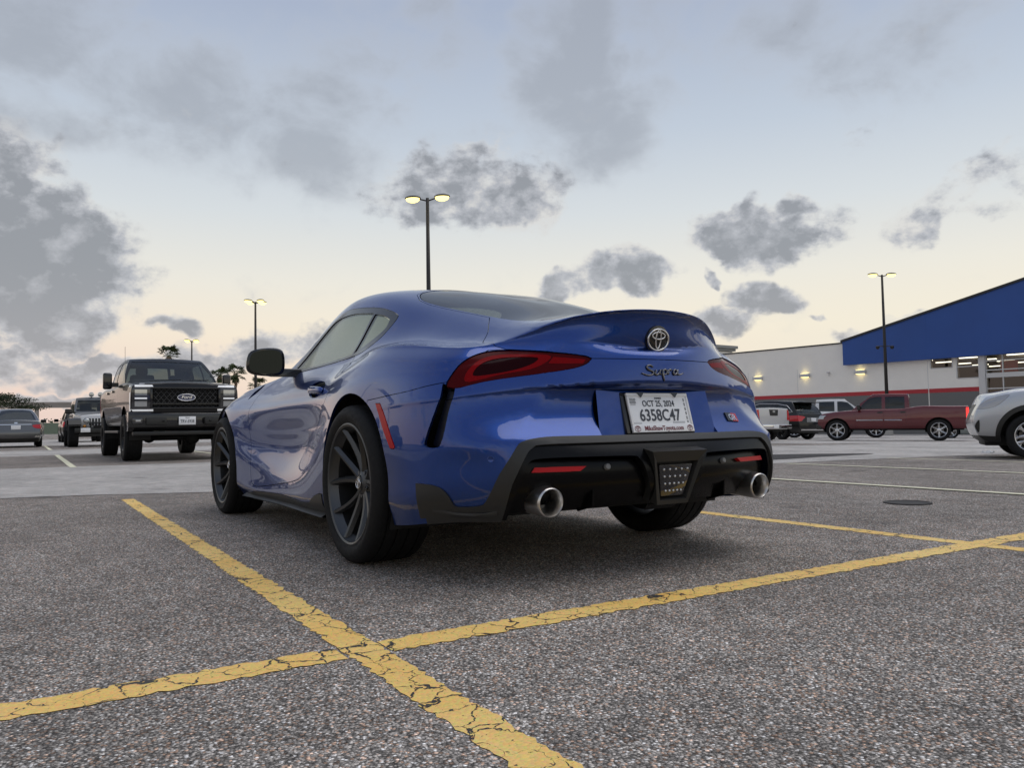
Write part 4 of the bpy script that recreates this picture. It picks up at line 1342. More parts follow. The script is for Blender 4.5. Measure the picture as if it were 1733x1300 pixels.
M_BLACKP = car_paint('black paint', (.003, .003, .0033), metal=.0, rough=.35, flake=False)
M_BLACKP.node_tree.nodes['Principled BSDF'].inputs['Coat Weight'].default_value = .55
M_BLACKP.node_tree.nodes['Principled BSDF'].inputs['Specular IOR Level'].default_value = .2
M_WHITEP = car_paint('white paint', (.62, .63, .64), metal=.0, rough=.4, flake=False)
M_SILVERP = car_paint('silver paint', (.60, .62, .65), metal=.6, rough=.38)
M_GREYP = car_paint('grey paint', (.15, .155, .16), metal=.7, rough=.35)
M_MAROON = car_paint('maroon paint', (.13, .010, .017), metal=.3, rough=.35)
M_PALEP = car_paint('pale green grey paint', (.30, .34, .33), metal=.5, rough=.35)
M_JEEPP = car_paint('light silver paint', (.66, .66, .66), metal=.2, rough=.4)
M_LED = P('white lamp strip', (.75, .77, .8), .2, coat=.6, emit=(1, 1, 1), estr=.25)
M_HEAD = P('headlamp bezel', (.03, .03, .032), .15, coat=1.0)
M_LAMP = P('clear lamp lens', (.45, .46, .46), .08, .6, coat=1.0)
M_TAIL = P('tail lamp red', (.50, .015, .02), .15, coat=.5)
M_TAILLIT = P('lit tail lamp', (.6, .02, .02), .2, emit=(1, .05, .04), estr=1.2)
M_ALLOY = P('bright alloy', (.62, .62, .63), .25, .9)
M_BLKALLOY = P('black alloy', (.02, .02, .021), .35, .6)

def arches(S, xs, r, cz, ymin=.5):
    for x in xs: S.cut(arch_poly(x, cz, r, 24), 'y', 'void', lambda f: abs(cyf(f).y) > ymin)

def liner(root, xs, r, cz, hw):
    for x in xs:
        for sd in (1, -1):
            bm = bmesh.new(); prev = None
            for t in np.linspace(R(-12), R(192), 16):
                a = bm.verts.new((x+r*math.cos(t), (hw-.04)*sd, cz+r*math.sin(t))); b = bm.verts.new((x+r*math.cos(t), (hw-.42)*sd, cz+r*math.sin(t)))
                if prev: bm.faces.new((prev[0], a, b, prev[1]))
                prev = (a, b)
            bm.verts.ensure_lookup_table(); bm.faces.new([v for v in bm.verts if abs(abs(v.co.y)-(hw-.42)) < .001])
            bm_obj('wheel_liner', bm, M_UNDER, root)

def rect(a0, b0, a1, b1): return [(a0, b0), (a1, b0), (a1, b1), (a0, b1)]

# ---- black pickup facing the camera
def build_black_pickup(loc, heading, scale):
    root = vehicle('black_pickup', 0, loc, heading, scale)
    tag(root, 'lifted black crew-cab pickup with mesh grille and oval badge, facing the camera', 'pickup truck')
    r, wb, hw = .435, 4.06, 1.0
    xf, xr = 2.03, -2.03
    zt = [(-3.2, 1.48), (-1.3, 1.48), (-1.2, 1.47), (1.2, 1.49), (1.75, 1.48), (2.55, 1.43), (2.86, 1.39)]
    S = hull([(0, .93, -3.1, 2.72), (.12, .98, -3.12, 2.78), (.40, 1.0, -3.12, 2.84), (.70, 1.0, -3.12, 2.86), (.92, .985, -3.12, 2.86), (1, .95, -3.10, 2.82)], .66, zt, crown=.05, taper=.035, power=6, bulge=.03, level=3, edge=.55, corner=.5)
    arches(S, (xf, xr), .53, .50)
    S.cut([(1.02, .74), (1.02, 1.50), (-.10, 1.50), (-.10, .74)], 'y', 'front_door', lambda f: abs(cyf(f).y) > .6)
    S.cut([(-.105, .74), (-.105, 1.50), (-1.18, 1.50), (-1.18, .98), (-1.36, .80), (-1.36, .74)], 'y', 'rear_door', lambda f: abs(cyf(f).y) > .6)
    S.cut([(-1.38, .3), (-1.38, 1.6), (-4, 1.6), (-4, .3)], 'y', 'bed_side', lambda f: True)
    bo = poly_smooth([(1.35, 0), (1.30, .80), (1.5, .88), (2.6, .84), (2.78, .6), (2.84, 0)], 3, closed=False)
    S.cut(bo+[(a, -b) for a, b in bo[::-1]], 'z', 'bonnet', lambda f: cyf(f).z > 1.35 and f.normal.z > .4)
    # grille opening and lamp bays
    S.cut(mir([(0, 1.345), (.60, 1.345), (.62, 1.32), (.60, 1.0), (.56, .965), (0, .965)]), 'x', 'grille_opening', lambda f: f.normal.x > .4)
    S.cut([(.63, 1.37), (.945, 1.355), (.955, .955), (.63, .955)], 'x', 'lamp_bay', lambda f: cyf(f).x > 2.5, mirror=True)
    S.emit('body', M_BLACKP, root); S.emit('bed_side', M_BLACKP, root, 'cargo_bed'); S.emit('bonnet', M_BLACKP, root)
    S.emit('grille_opening', M_DARK, root, offset=-.06, flange=-.06, gap=0)
    for sd in (1, -1):
        for d in ('front_door', 'rear_door'):
            S.emit(d, M_BLACKP, root, 'door', side=sd)
        S.emit('lamp_bay', M_HEAD, root, 'headlight', side=sd, offset=-.012, flange=-.012, gap=0)
        hd = empty('headlight_unit', (2.86, .80*sd, 1.15), 0, root)
        for z0, z1 in ((1.20, 1.31), (1.00, 1.10)):
            quad_patch('lamp_lens', S, 'x', [(.69*sd, z0), (.90*sd, z0), (.90*sd, z1), (.69*sd, z1)], M_LAMP, root, off=.004)
        quad_patch('lamp_bar', S, 'x', [(.69*sd, 1.135), (.90*sd, 1.135), (.90*sd, 1.165), (.69*sd, 1.165)], M_LED, root, off=.006)
        bpy.data.objects.remove(hd)
        # white bracket strip round the lamp
        quad_patch('lamp_strip', S, 'x', [(.58*sd, 1.362), (.962*sd, 1.358), (.955*sd, 1.388), (.60*sd, 1.392)], M_LED, root, off=.008)
        quad_patch('lamp_strip', S, 'x', [(.58*sd, .915), (.965*sd, .915), (.965*sd, .950), (.58*sd, .950)], M_LED, root, off=.008)
        quad_patch('lamp_strip', S, 'y', [(2.74, .92), (2.80, .92), (2.80, 1.42), (2.74, 1.42)], M_LED, root, off=.006, sgn=sd)
    gx = 2.875
    # grille: frame and rows of honeycomb bars
    bm = bmesh.new()
    for lo, hi in (((gx-.05, -.63, 1.325), (gx+.02, .63, 1.36)), ((gx-.05, -.63, .955), (gx+.02, .63, .985))): box_bm(bm, lo, hi, .01)
    for s in (-1, 1): box_bm(bm, (gx-.05, s*.615-.02, .986), (gx+.02, s*.615+.02, 1.324), .008)
    bm_obj('grille_frame', bm, M_GLOSSBK, root, angle=R(40))
    for k in range(6):
        z = 1.015+k*.058
        bm = bmesh.new()
        pts = []
        for j in range(25):
            y = -.59+j*1.18/24
            pts.append((gx-.015, y, z+(.024 if (j+k) % 2 else -.024)))
        tube_bm(bm, pts, .0085, 6)
        bm_obj('grille_bar', bm, M_GLOSSBK, root, smooth=True)
    bm = bmesh.new(); box_bm(bm, (gx-.02, -.60, 1.035), (gx+.012, .60, 1.062), .006); bm_obj('grille_bar', bm, M_GLOSSBK, root)
    # oval badge
    mt = face_mtx(gx+.02, 0, 1.165, 1)
    bm = bmesh.new(); n = 36
    for (a, b, h0, h1) in ((.165, .066, 0, .018),):
        c0 = [bm.verts.new(mt @ Vector((a*math.cos(2*math.pi*k/n), b*math.sin(2*math.pi*k/n), h0))) for k in range(n)]
        c1 = [bm.verts.new(mt @ Vector((a*.97*math.cos(2*math.pi*k/n), b*.95*math.sin(2*math.pi*k/n), h1))) for k in range(n)]
        for k in range(n): bm.faces.new((c0[k], c0[(k+1) % n], c1[(k+1) % n], c1[k]))
        bm.faces.new(c1)
    bmesh.ops.recalc_face_normals(bm, faces=bm.faces)
    bd = bm_obj('oval_badge', bm, P('badge blue', (.01, .02, .10), .2, coat=1), root)
    bm = bmesh.new(); ell_tube_bm(bm, 0, 0, .160, .062, .009, mt @ Matrix.Translation((0, 0, .018)), 40); bm_obj('badge_rim', bm, M_CHROME, bd, smooth=True)
    text('badge_lettering', 'Ford', .085, M_CHROME, bd, mt @ Matrix.Translation((0, .004, .020)), shear=.25, sx=1.15)
    # bumper
    bm = bmesh.new()
    prof = [(2.62, .55), (2.90, .55), (2.98, .62), (3.0, .74), (2.99, .86), (2.95, .905), (2.62, .905)]
    prism_bm(bm, prof, 2.02, 'y', -1.01, .012)
    for v in bm.verts:
        if abs(v.co.y) > .7: v.co.x -= (abs(v.co.y)-.7)*.35
    bm_obj('front_bumper', bm, M_GLOSSBK, root, angle=R(35))
    for sd in (1, -1):
        bm = bmesh.new(); box_bm(bm, (2.80, sd*.52-.20, .66), (2.994, sd*.52+.16, .80), .02); bm_obj('bumper_insert', bm, M_SATIN, root, angle=R(40))
        bm = bmesh.new(); box_bm(bm, (2.75, sd*.86-.09, .68), (2.955, sd*.86+.09, .80), .02); bm_obj('fog_lamp_bay', bm, M_HEAD, root, angle=R(40))
        bm = bmesh.new(); box_bm(bm, (2.78, sd*.85-.045, .72), (2.962, sd*.85+.045, .76), .008); bm_obj('fog_lamp', bm, M_LAMP, root, angle=R(40))
        bm = bmesh.new(); tube_bm(bm, [(2.9, sd*.43, .73), (3.02, sd*.43, .73), (3.03, sd*.40, .73)], .014, 8); bm_obj('tow_hook', bm, M_DARK, root)
    box('bumper_lip', (2.70, -.93, .47), (2.90, .93, .548), M_SATIN, root, .02)
    number_plate(root, face_mtx(3.012, 0, .735, 1), 'TRV-5938', 'TEXAS')
    # cabin
    Cb = hull([(0, .93, -1.32, 1.44), (.35, .90, -1.30, 1.12), (.7, .835, -1.26, .80), (.93, .765, -1.22, .56), (1, .72, -1.15, .44)], [(-1.4, 1.40), (1.5, 1.44)], [(-1.4, 2.02), (-.9, 2.055), (.1, 2.06), (.5, 2.04), (1.5, 2.02)], crown=.02, taper=.03, bulge=.05, level=3, edge=.35, corner=.45)
    cabin_windows(root, Cb, [poly_smooth([(1.02, 1.56), (.55, 1.95), (.42, 1.975), (-.02, 1.975), (-.02, 1.55)], 3, corner=(0, 3, 4)), poly_smooth([(-.10, 1.55), (-.10, 1.975), (-.85, 1.965), (-1.0, 1.93), (-1.05, 1.55)], 3, corner=(0, 1, 4))], M_GLASS, M_BLACKP,
        front=poly_smooth(mir([(0, 1.99), (.62, 1.975), (.70, 1.95), (.875, 1.54), (.85, 1.50), (0, 1.515)]), 2), rear=mir([(0, 1.98), (.62, 1.96), (.72, 1.58), (0, 1.58)]))
    Cb.emit('body', M_BLACKP, root, 'cab')
    for nm in ('side_window', 'windscreen', 'rear_window'): pane_split(Cb, nm, M_GLASS if nm != 'windscreen' else M_GLASS2, root)
    bm = bmesh.new(); box_bm(bm, (-1.2, -.8, 1.2), (.9, .8, 1.5)); box_bm(bm, (.45, -.75, 1.40), (1.05, .75, 1.60), .05)
    for y in (-.4, .4):
        box_bm(bm, (-.25, y-.24, 1.3), (.0, y+.24, 1.75), .05); box_bm(bm, (-.25, y-.12, 1.75), (-.12, y+.12, 1.92), .04)
    bm_obj('cabin_trim', bm, M_INT, root)
    bm = bmesh.new()
    for y in (-.45, .1): tube_bm(bm, [(1.40, y, 1.54), (1.33, y+.25, 1.565), (1.30, y+.62, 1.575)], .010, 6)
    bm_obj('wiper', bm, M_DARK, root)
    for sd in (1, -1):
        add_mirror(root, .88, 1.18*sd, 1.56, .17, .33, M_GLOSSBK)
        for k, (x, y) in enumerate(((xf, .86), (xr, .86))):
            make_wheel(root, (x, y*sd, r), r, .32, .245, sd, spokes_simple(8, .055, .04, .06), M_BLKALLOY, n=56, grooves=5, lateral=48)
        bm = bmesh.new(); box_bm(bm, (-1.35, sd*.97-.06, .52), (1.35, sd*.97+.06, .57), .015); bm_obj('side_step', bm, M_SATIN, root)
        quad_patch('tail_light', S, 'y', [(-3.12, 1.0), (-3.0, 1.0), (-3.0, 1.4), (-3.12, 1.4)], M_TAIL, root, sgn=sd)
        for x in (.02, -1.05): quad_patch('door_handle', S, 'y', [(x-.10, 1.36), (x+.10, 1.36), (x+.10, 1.40), (x-.10, 1.40)], M_GLOSSBK, root, off=.03, sgn=sd)
    liner(root, (xf, xr), .54, .50, hw)
    dark_floor(root, (-3.0, -.62, .55), (2.6, .62, .75))
    for x, yd in ((xf, .25), (xr, 0)):
        bm = bmesh.new(); tube_bm(bm, [(x, -.8, .42), (x, .8, .42)], .055, 8); bmesh.ops.create_icosphere(bm, subdivisions=2, radius=.16, matrix=Matrix.Translation((x, yd, .42)))
        bm_obj('axle', bm, M_UNDER, root, smooth=True)
    tube('aerial', [(1.35, -.90, 1.5), (1.33, -.90, 2.22)], .0035, M_SATIN, root, 5)
    return root

# ---- off-roader with round headlights and a slotted grille
def build_offroader(loc, heading, scale):
    root = vehicle('off_road_car', 0, loc, heading, scale)
    tag(root, 'light silver off-roader with round headlights, slotted grille and two roof lamps, behind the black pickup', 'off-road car')
    m = M_JEEPP; r = .43
    xf, xr = 1.20, -1.20
    S = hull([(0, .70, -1.95, 1.55), (.3, .76, -1.98, 1.62), (.7, .77, -1.98, 1.64), (1, .74, -1.95, 1.58)], .62, [(-2, 1.22), (.4, 1.22), (1.6, 1.12)], crown=.05, taper=.0, bulge=.03, edge=.6, corner=.6)
    # the bonnet narrows toward the grille
    for bmx in (S.bm, S.ref):
        for v in bmx.verts:
            if v.co.x > .5: v.co.y *= 1-(v.co.x-.5)*.22
        bmx.normal_update()
    S.bvh = BVHTree.FromBMesh(S.ref)
    arches(S, (xr,), .50, .50, .4)
    S.cut([(.35, .66), (.35, 1.2), (-.62, 1.2), (-.62, .66)], 'y', 'door', lambda f: abs(cyf(f).y) > .5)
    S.cut([(-.64, .66), (-.64, 1.2), (-1.2, 1.2), (-1.05, .9), (-.8, .66)], 'y', 'rear_door', lambda f: abs(cyf(f).y) > .5)
    for k in range(7):
        y = (k-3)*.098
        S.cut(poly_smooth([(y-.027, 1.02), (y+.027, 1.02), (y+.027, .76), (y-.027, .76)], 1), 'x', 'grille_slot', lambda f: f.normal.x > .5)
    S.emit('body', m, root)
    for nm in ('door', 'rear_door'):
        for sd in (1, -1): S.emit(nm, m, root, 'door', side=sd)
    li = S.names.index('grille_slot')
    pane_split(S, 'grille_slot', M_DARK, root)
    for sd in (1, -1):
        # headlights
        for (y, z, rr, mt, nm) in ((.43, .93, .105, M_LAMP, 'headlight'), (.50, .74, .05, P('amber lens', (.6, .25, .03), .2, coat=.6), 'turn_signal')):
            bm = bmesh.new(); lathe_bm(bm, [(0, .045), (rr*.6, .04), (rr*.9, .02), (rr, 0), (rr*1.08, .012), (rr*1.12, -.04)], 28, 'x')
            bmesh.ops.recalc_face_normals(bm, faces=bm.faces); bmesh.ops.translate(bm, verts=bm.verts, vec=(1.655, y*sd*.93, z))
            bm_obj(nm, bm, mt, root, angle=R(35))
        # flat black wheel-arch flares
        bm = bmesh.new()
        prof = [(1.85, .80), (1.70, .97), (1.45, 1.03), (.95, 1.03), (.72, .96), (.55, .70)]
        for k in range(len(prof)-1):
            (x0, z0), (x1, z1) = prof[k], prof[k+1]
            a = [bm.verts.new((x, y*sd, z+dz)) for x, z in ((x0, z0), (x1, z1)) for y in (.58, .98) for dz in (0, -.05)]
            for q in ((0, 2, 6, 4), (1, 5, 7, 3), (2, 3, 7, 6), (0, 4, 5, 1)): bm.faces.new([a[i] for i in q])
        bmesh.ops.remove_doubles(bm, verts=bm.verts, dist=.001); bmesh.ops.recalc_face_normals(bm, faces=bm.faces)
        bm_obj('front_wing', bm, M_SATIN, root)
        bm = bmesh.new(); prev = None
        for t in np.linspace(R(10), R(170), 10):
            cur = [bm.verts.new((xr+q*math.cos(t), y*sd, .5+q*math.sin(t))) for q in (.49, .55) for y in (.76, .93)]
            if prev:
                for i, j in ((0, 1), (1, 3), (3, 2), (2, 0)): bm.faces.new((prev[i], prev[j], cur[j], cur[i]))
            prev = cur
        bmesh.ops.recalc_face_normals(bm, faces=bm.faces); bm_obj('wheel_flare', bm, M_SATIN, root)
        for x in (xf, xr): make_wheel(root, (x, .80*sd, r), r, .33, .22, sd, spokes_simple(6, .06, .05, .08), M_BLKALLOY, n=48, grooves=4, lateral=36)
        add_mirror(root, .52, .92*sd, 1.30, .22, .18, M_SATIN)
        # roof lamps on the screen frame
        bm = bmesh.new(); lathe_bm(bm, [(0, .05), (.07, .045), (.085, .02), (.09, 0), (.06, -.06), (0, -.07)], 20, 'x')
        bmesh.ops.recalc_face_normals(bm, faces=bm.faces); bmesh.ops.translate(bm, verts=bm.verts, vec=(.30, .15*sd, 1.93))
        bm_obj('roof_lamp', bm, M_LAMP, root, angle=R(40))
        tube('lamp_bracket', [(.30, .15*sd, 1.86), (.28, .15*sd, 1.80)], .012, M_DARK, root, 6)
    Cb = hull([(0, .74, -1.9, .56), (.5, .71, -1.9, .42), (.9, .66, -1.88, .30), (1, .63, -1.85, .26)], 1.19, [(-2, 1.80), (.6, 1.80)], crown=.03, taper=.0, bulge=.02, edge=.5, corner=.6)
    cabin_windows(root, Cb, [[(.36, 1.27), (.24, 1.70), (-.55, 1.70), (-.55, 1.27)], [(-.62, 1.27), (-.62, 1.70), (-1.2, 1.70), (-1.2, 1.27)]], M_GLASS, m, front=mir([(0, 1.72), (.60, 1.71), (.66, 1.30), (0, 1.30)]), rear=mir([(0, 1.7), (.55, 1.7), (.6, 1.3), (0, 1.3)]))
    Cb.emit('body', M_GREYP, root, 'hard_top')
    for nm in ('side_window', 'windscreen', 'rear_window'): pane_split(Cb, nm, M_GLASS if nm != 'windscreen' else M_GLASS2, root)
    bm = bmesh.new(); box_bm(bm, (-1.6, -.6, 1.0), (.25, .6, 1.25)); box_bm(bm, (-.4, -.5, 1.25), (-.2, -.1, 1.62), .04); box_bm(bm, (-.4, .1, 1.25), (-.2, .5, 1.62), .04)
    bm_obj('cabin_trim', bm, M_INT, root)
    bm = bmesh.new(); box_bm(bm, (1.66, -.78, .50), (1.90, .78, .68), .03); tube_bm(bm, [(1.86, -.30, .66), (1.90, -.26, .86), (1.90, .26, .86), (1.86, .30, .66)], .03, 8)
    bm_obj('front_bumper', bm, M_SATIN, root, angle=R(40))
    number_plate(root, face_mtx(1.912, -.45, .60, 1), None)
    box('winch', (1.80, -.2, .68), (1.92, .2, .76), M_DARK, root, .02)
    dark_floor(root, (-1.8, -.5, .45), (1.5, .5, .65))
    return root

# ---- generic saloon / hatch / SUV and pickup shells
def build_saloon(loc, heading, scale):
    root = vehicle('grey_saloon', 0, loc, heading, scale)
    tag(root, 'metallic grey saloon seen from behind at the edge of the lot, red tail lights', 'car')
    m = M_GREYP; hw = .88; r = .31; xf, xr = 1.35, -1.35
    zt = [(-2.3, .98), (-1.6, 1.01), (-1.2, .97), (.9, .93), (1.9, .80), (2.3, .68)]
    S = hull([(0, .80, -2.18, 2.1), (.2, .86, -2.28, 2.2), (.45, .88, -2.30, 2.26), (.72, .875, -2.24, 2.22), (.92, .84, -2.20, 2.14), (1, .79, -2.16, 2.05)], .20, zt, crown=.03, taper=.10, bulge=.07, level=3, edge=.35, corner=.2)
    arches(S, (xf, xr), .36, .31)
    for p in ([(.75, .28), (.8, .92), (-.12, .95), (-.12, .28)], [(-.13, .28), (-.13, .95), (-1.0, .97), (-1.05, .75), (-.92, .28)]):
        S.cut(p, 'y', 'door', lambda f: abs(cyf(f).y) > .6)
    back = lambda f: cyf(f).x < -1.85
    S.cut(poly_smooth([(.52, .80), (.60, .84), (.80, .85), (.90, .83), (.90, .72), (.78, .69), (.60, .72)], 3), 'x', 'tail_light', back, mirror=True)
    S.cut(mir([(0, .985), (.62, .965), (.66, .86), (.58, .62), (0, .60)]), 'x', 'boot_lid', back)
    S.cut(mir([(0, .33), (.70, .34), (.80, .20), (0, .1)]), 'x', 'lower_bumper', back)
    S.emit('body', m, root); S.emit('boot_lid', m, root); S.emit('lower_bumper', M_SATIN, root)
    for sd in (1, -1):
        S.emit('door', m, root, side=sd, sel=lambda f: cyf(f).x > -.125); S.emit('door', m, root, side=sd, sel=lambda f: cyf(f).x < -.125)
        S.emit('tail_light', M_TAIL, root, side=sd, offset=.004)
        quad_patch('bumper_reflector', S, 'x', [(.60*sd, .36), (.78*sd, .38), (.78*sd, .43), (.62*sd, .42)], M_CHROME, root, sgn=-1)
        for x in (xf, xr): make_wheel(root, (x, .76*sd, r), r, .21, .21, sd, spokes_simple(5, .06, .05, .05), M_ALLOY, n=48)
        add_mirror(root, .72, .97*sd, 1.0, .20, .13, m)
    quad_patch('boot_trim', S, 'x', [(-.5, .835), (.5, .835), (.5, .862), (-.5, .862)], M_CHROME, root, sgn=-1, off=.01)
    quad_patch('boot_badge', S, 'x', [(-.05, .885), (.05, .885), (.05, .935), (-.05, .935)], M_CHROME, root, sgn=-1, off=.008)
    number_plate(root, face_mtx(-2.36, 0, .74, -1), 'JZF-4190' if False else None)
    Cb = hull([(0, .80, -1.95, 1.10), (.45, .72, -1.55, .72), (.85, .60, -1.18, .38), (1, .52, -.95, .22)], [(-2, .95), (1.2, .90)], [(-2, 1.38), (-1, 1.42), (-.3, 1.46), (.3, 1.45), (1.1, 1.40)], crown=.02, taper=.04, bulge=.06, level=3, edge=.25, corner=.3)
    cabin_windows(root, Cb, [poly_smooth([(.72, 1.0), (.35, 1.30), (-.06, 1.36), (-.06, 1.0)], 2, corner=(0, 2, 3)), poly_smooth([(-.14, 1.0), (-.14, 1.36), (-.75, 1.32), (-1.2, 1.05), (-1.15, 1.0)], 2, corner=(0, 1, 3, 4))], M_GLASS, m, front=mir([(0, 1.38), (.50, 1.36), (.68, .98), (0, .98)]), rear=poly_smooth(mir([(0, 1.395), (.46, 1.375), (.64, 1.02), (.60, 1.0), (0, 1.01)]), 2))
    Cb.emit('body', m, root, 'roof')
    for nm in ('side_window', 'windscreen', 'rear_window'): pane_split(Cb, nm, M_GLASS, root)
    box('cabin_trim', (-1.5, -.6, .6), (.9, .6, .98), M_INT, root)
    liner(root, (xf, xr), .37, .31, hw); dark_floor(root, (-2.1, -.6, .18), (2.1, .6, .30))
    return root

def build_suv(name, label, cat, loc, heading, scale, m, wheel_mat, chrome=True, group=None):
    root = vehicle(name, 0, loc, heading, scale)
    tag(root, label, cat, group)
    hw = .95; r = .37; xf, xr = 1.41, -1.41
    zt = [(-2.4, 1.10), (-1.2, 1.08), (.9, 1.05), (2.0, .98), (2.4, .86)]
    S = hull([(0, .86, -2.30, 2.28), (.2, .93, -2.38, 2.36), (.5, .95, -2.38, 2.40), (.75, .94, -2.34, 2.38), (.93, .91, -2.30, 2.32), (1, .86, -2.27, 2.25)], .30, zt, crown=.03, taper=.07, bulge=.06, level=3, edge=.35, corner=.3)
    arches(S, (xf, xr), .43, .37)
    for p in ([(.85, .40), (.9, 1.06), (-.12, 1.08), (-.12, .40)], [(-.13, .40), (-.13, 1.08), (-1.05, 1.09), (-1.1, .85), (-.92, .40)]):
        S.cut(p, 'y', 'door', lambda f: abs(cyf(f).y) > .6)
    back = lambda f: cyf(f).x < -1.9
    S.cut(poly_smooth([(.45, .98), (.70, 1.03), (.93, 1.04), (.955, .95), (.95, .80), (.70, .80), (.60, .88)], 2), 'x', 'tail_light', back, mirror=True)
    S.cut(mir([(0, 1.3), (.70, 1.3), (.74, .8), (.66, .66), (0, .64)]), 'x', 'tailgate', back)
    S.cut(mir([(0, .46), (.80, .48), (.95, .42), (.95, .2), (0, .2)]), 'x', 'lower_bumper', back)
    S.emit('body', m, root); S.emit('tailgate', m, root); S.emit('lower_bumper', M_SATIN, root)
    for sd in (1, -1):
        S.emit('door', m, root, side=sd, sel=lambda f: cyf(f).x > -.125); S.emit('door', m, root, side=sd, sel=lambda f: cyf(f).x < -.125)
        S.emit('tail_light', M_TAIL, root, side=sd, offset=.006)
        for x in (xf, xr): make_wheel(root, (x, .80*sd, r), r, .24, .24, sd, spokes_simple(5, .06, .05, .05, twin=9), wheel_mat, n=48)
        add_mirror(root, .78, 1.05*sd, 1.15, .22, .16, m)
    if chrome:
        quad_patch('bumper_trim', S, 'x', [(-.75, .40), (.75, .40), (.75, .45), (-.75, .45)], M_CHROME, root, sgn=-1, off=.012)
        quad_patch('plate_surround', S, 'x', [(-.42, .76), (.42, .76), (.36, .95), (-.36, .95)], P('grey trim', (.22, .22, .22), .4), root, sgn=-1, off=.006)
    number_plate(root, face_mtx(-2.44, 0, .86, -1), None)
    Cb = hull([(0, .87, -2.22, 1.15), (.45, .80, -2.10, .80), (.85, .70, -1.90, .48), (1, .62, -1.78, .32)], [(-2.4, 1.05), (1.2, 1.02)], [(-2.4, 1.60), (-1.5, 1.68), (-.3, 1.72), (.4, 1.68), (1.2, 1.62)], crown=.02, taper=.04, bulge=.06, level=3, edge=.3, corner=.35)
    side = [poly_smooth([(.78, 1.12), (.42, 1.48), (-.06, 1.58), (-.06, 1.12)], 2, corner=(0, 2, 3)), poly_smooth([(-.13, 1.12), (-.13, 1.58), (-1.02, 1.55), (-1.02, 1.14)], 1), poly_smooth([(-1.09, 1.15), (-1.09, 1.545), (-1.6, 1.46), (-1.9, 1.22)], 1)]
    cabin_windows(root, Cb, side, M_GLASS, m, front=mir([(0, 1.60), (.58, 1.58), (.74, 1.10), (0, 1.10)]), rear=poly_smooth(mir([(0, 1.56), (.58, 1.54), (.70, 1.16), (.62, 1.12), (0, 1.12)]), 2))
    Cb.emit('body', m, root, 'roof')
    for nm in ('side_window', 'windscreen', 'rear_window'): pane_split(Cb, nm, M_GLASS, root)
    bm = bmesh.new(); box_bm(bm, (-2.28, -.60, 1.60), (-1.80, .60, 1.65), .02); bm_obj('roof_spoiler', bm, m, root, angle=R(40))
    if chrome:
        for sd in (1, -1):
            pts = []
            for x, z in ((.60, 1.36), (.42, 1.52), (-.06, 1.615), (-1.1, 1.58), (-1.66, 1.48), (-2.0, 1.20), (-1.6, 1.16)):
                h = Cb.bvh.ray_cast(Vector((x, 3*sd, z)), Vector((0, -sd, 0)))
                if h[0]: pts.append(h[0]+h[1]*.004)
            tube('window_trim', pts, .012, M_CHROME, root, 6)
    box('cabin_trim', (-1.9, -.65, .7), (.9, .65, 1.10), M_INT, root)
    liner(root, (xf, xr), .44, .37, hw); dark_floor(root, (-2.2, -.6, .26), (2.2, .6, .42))
    return root

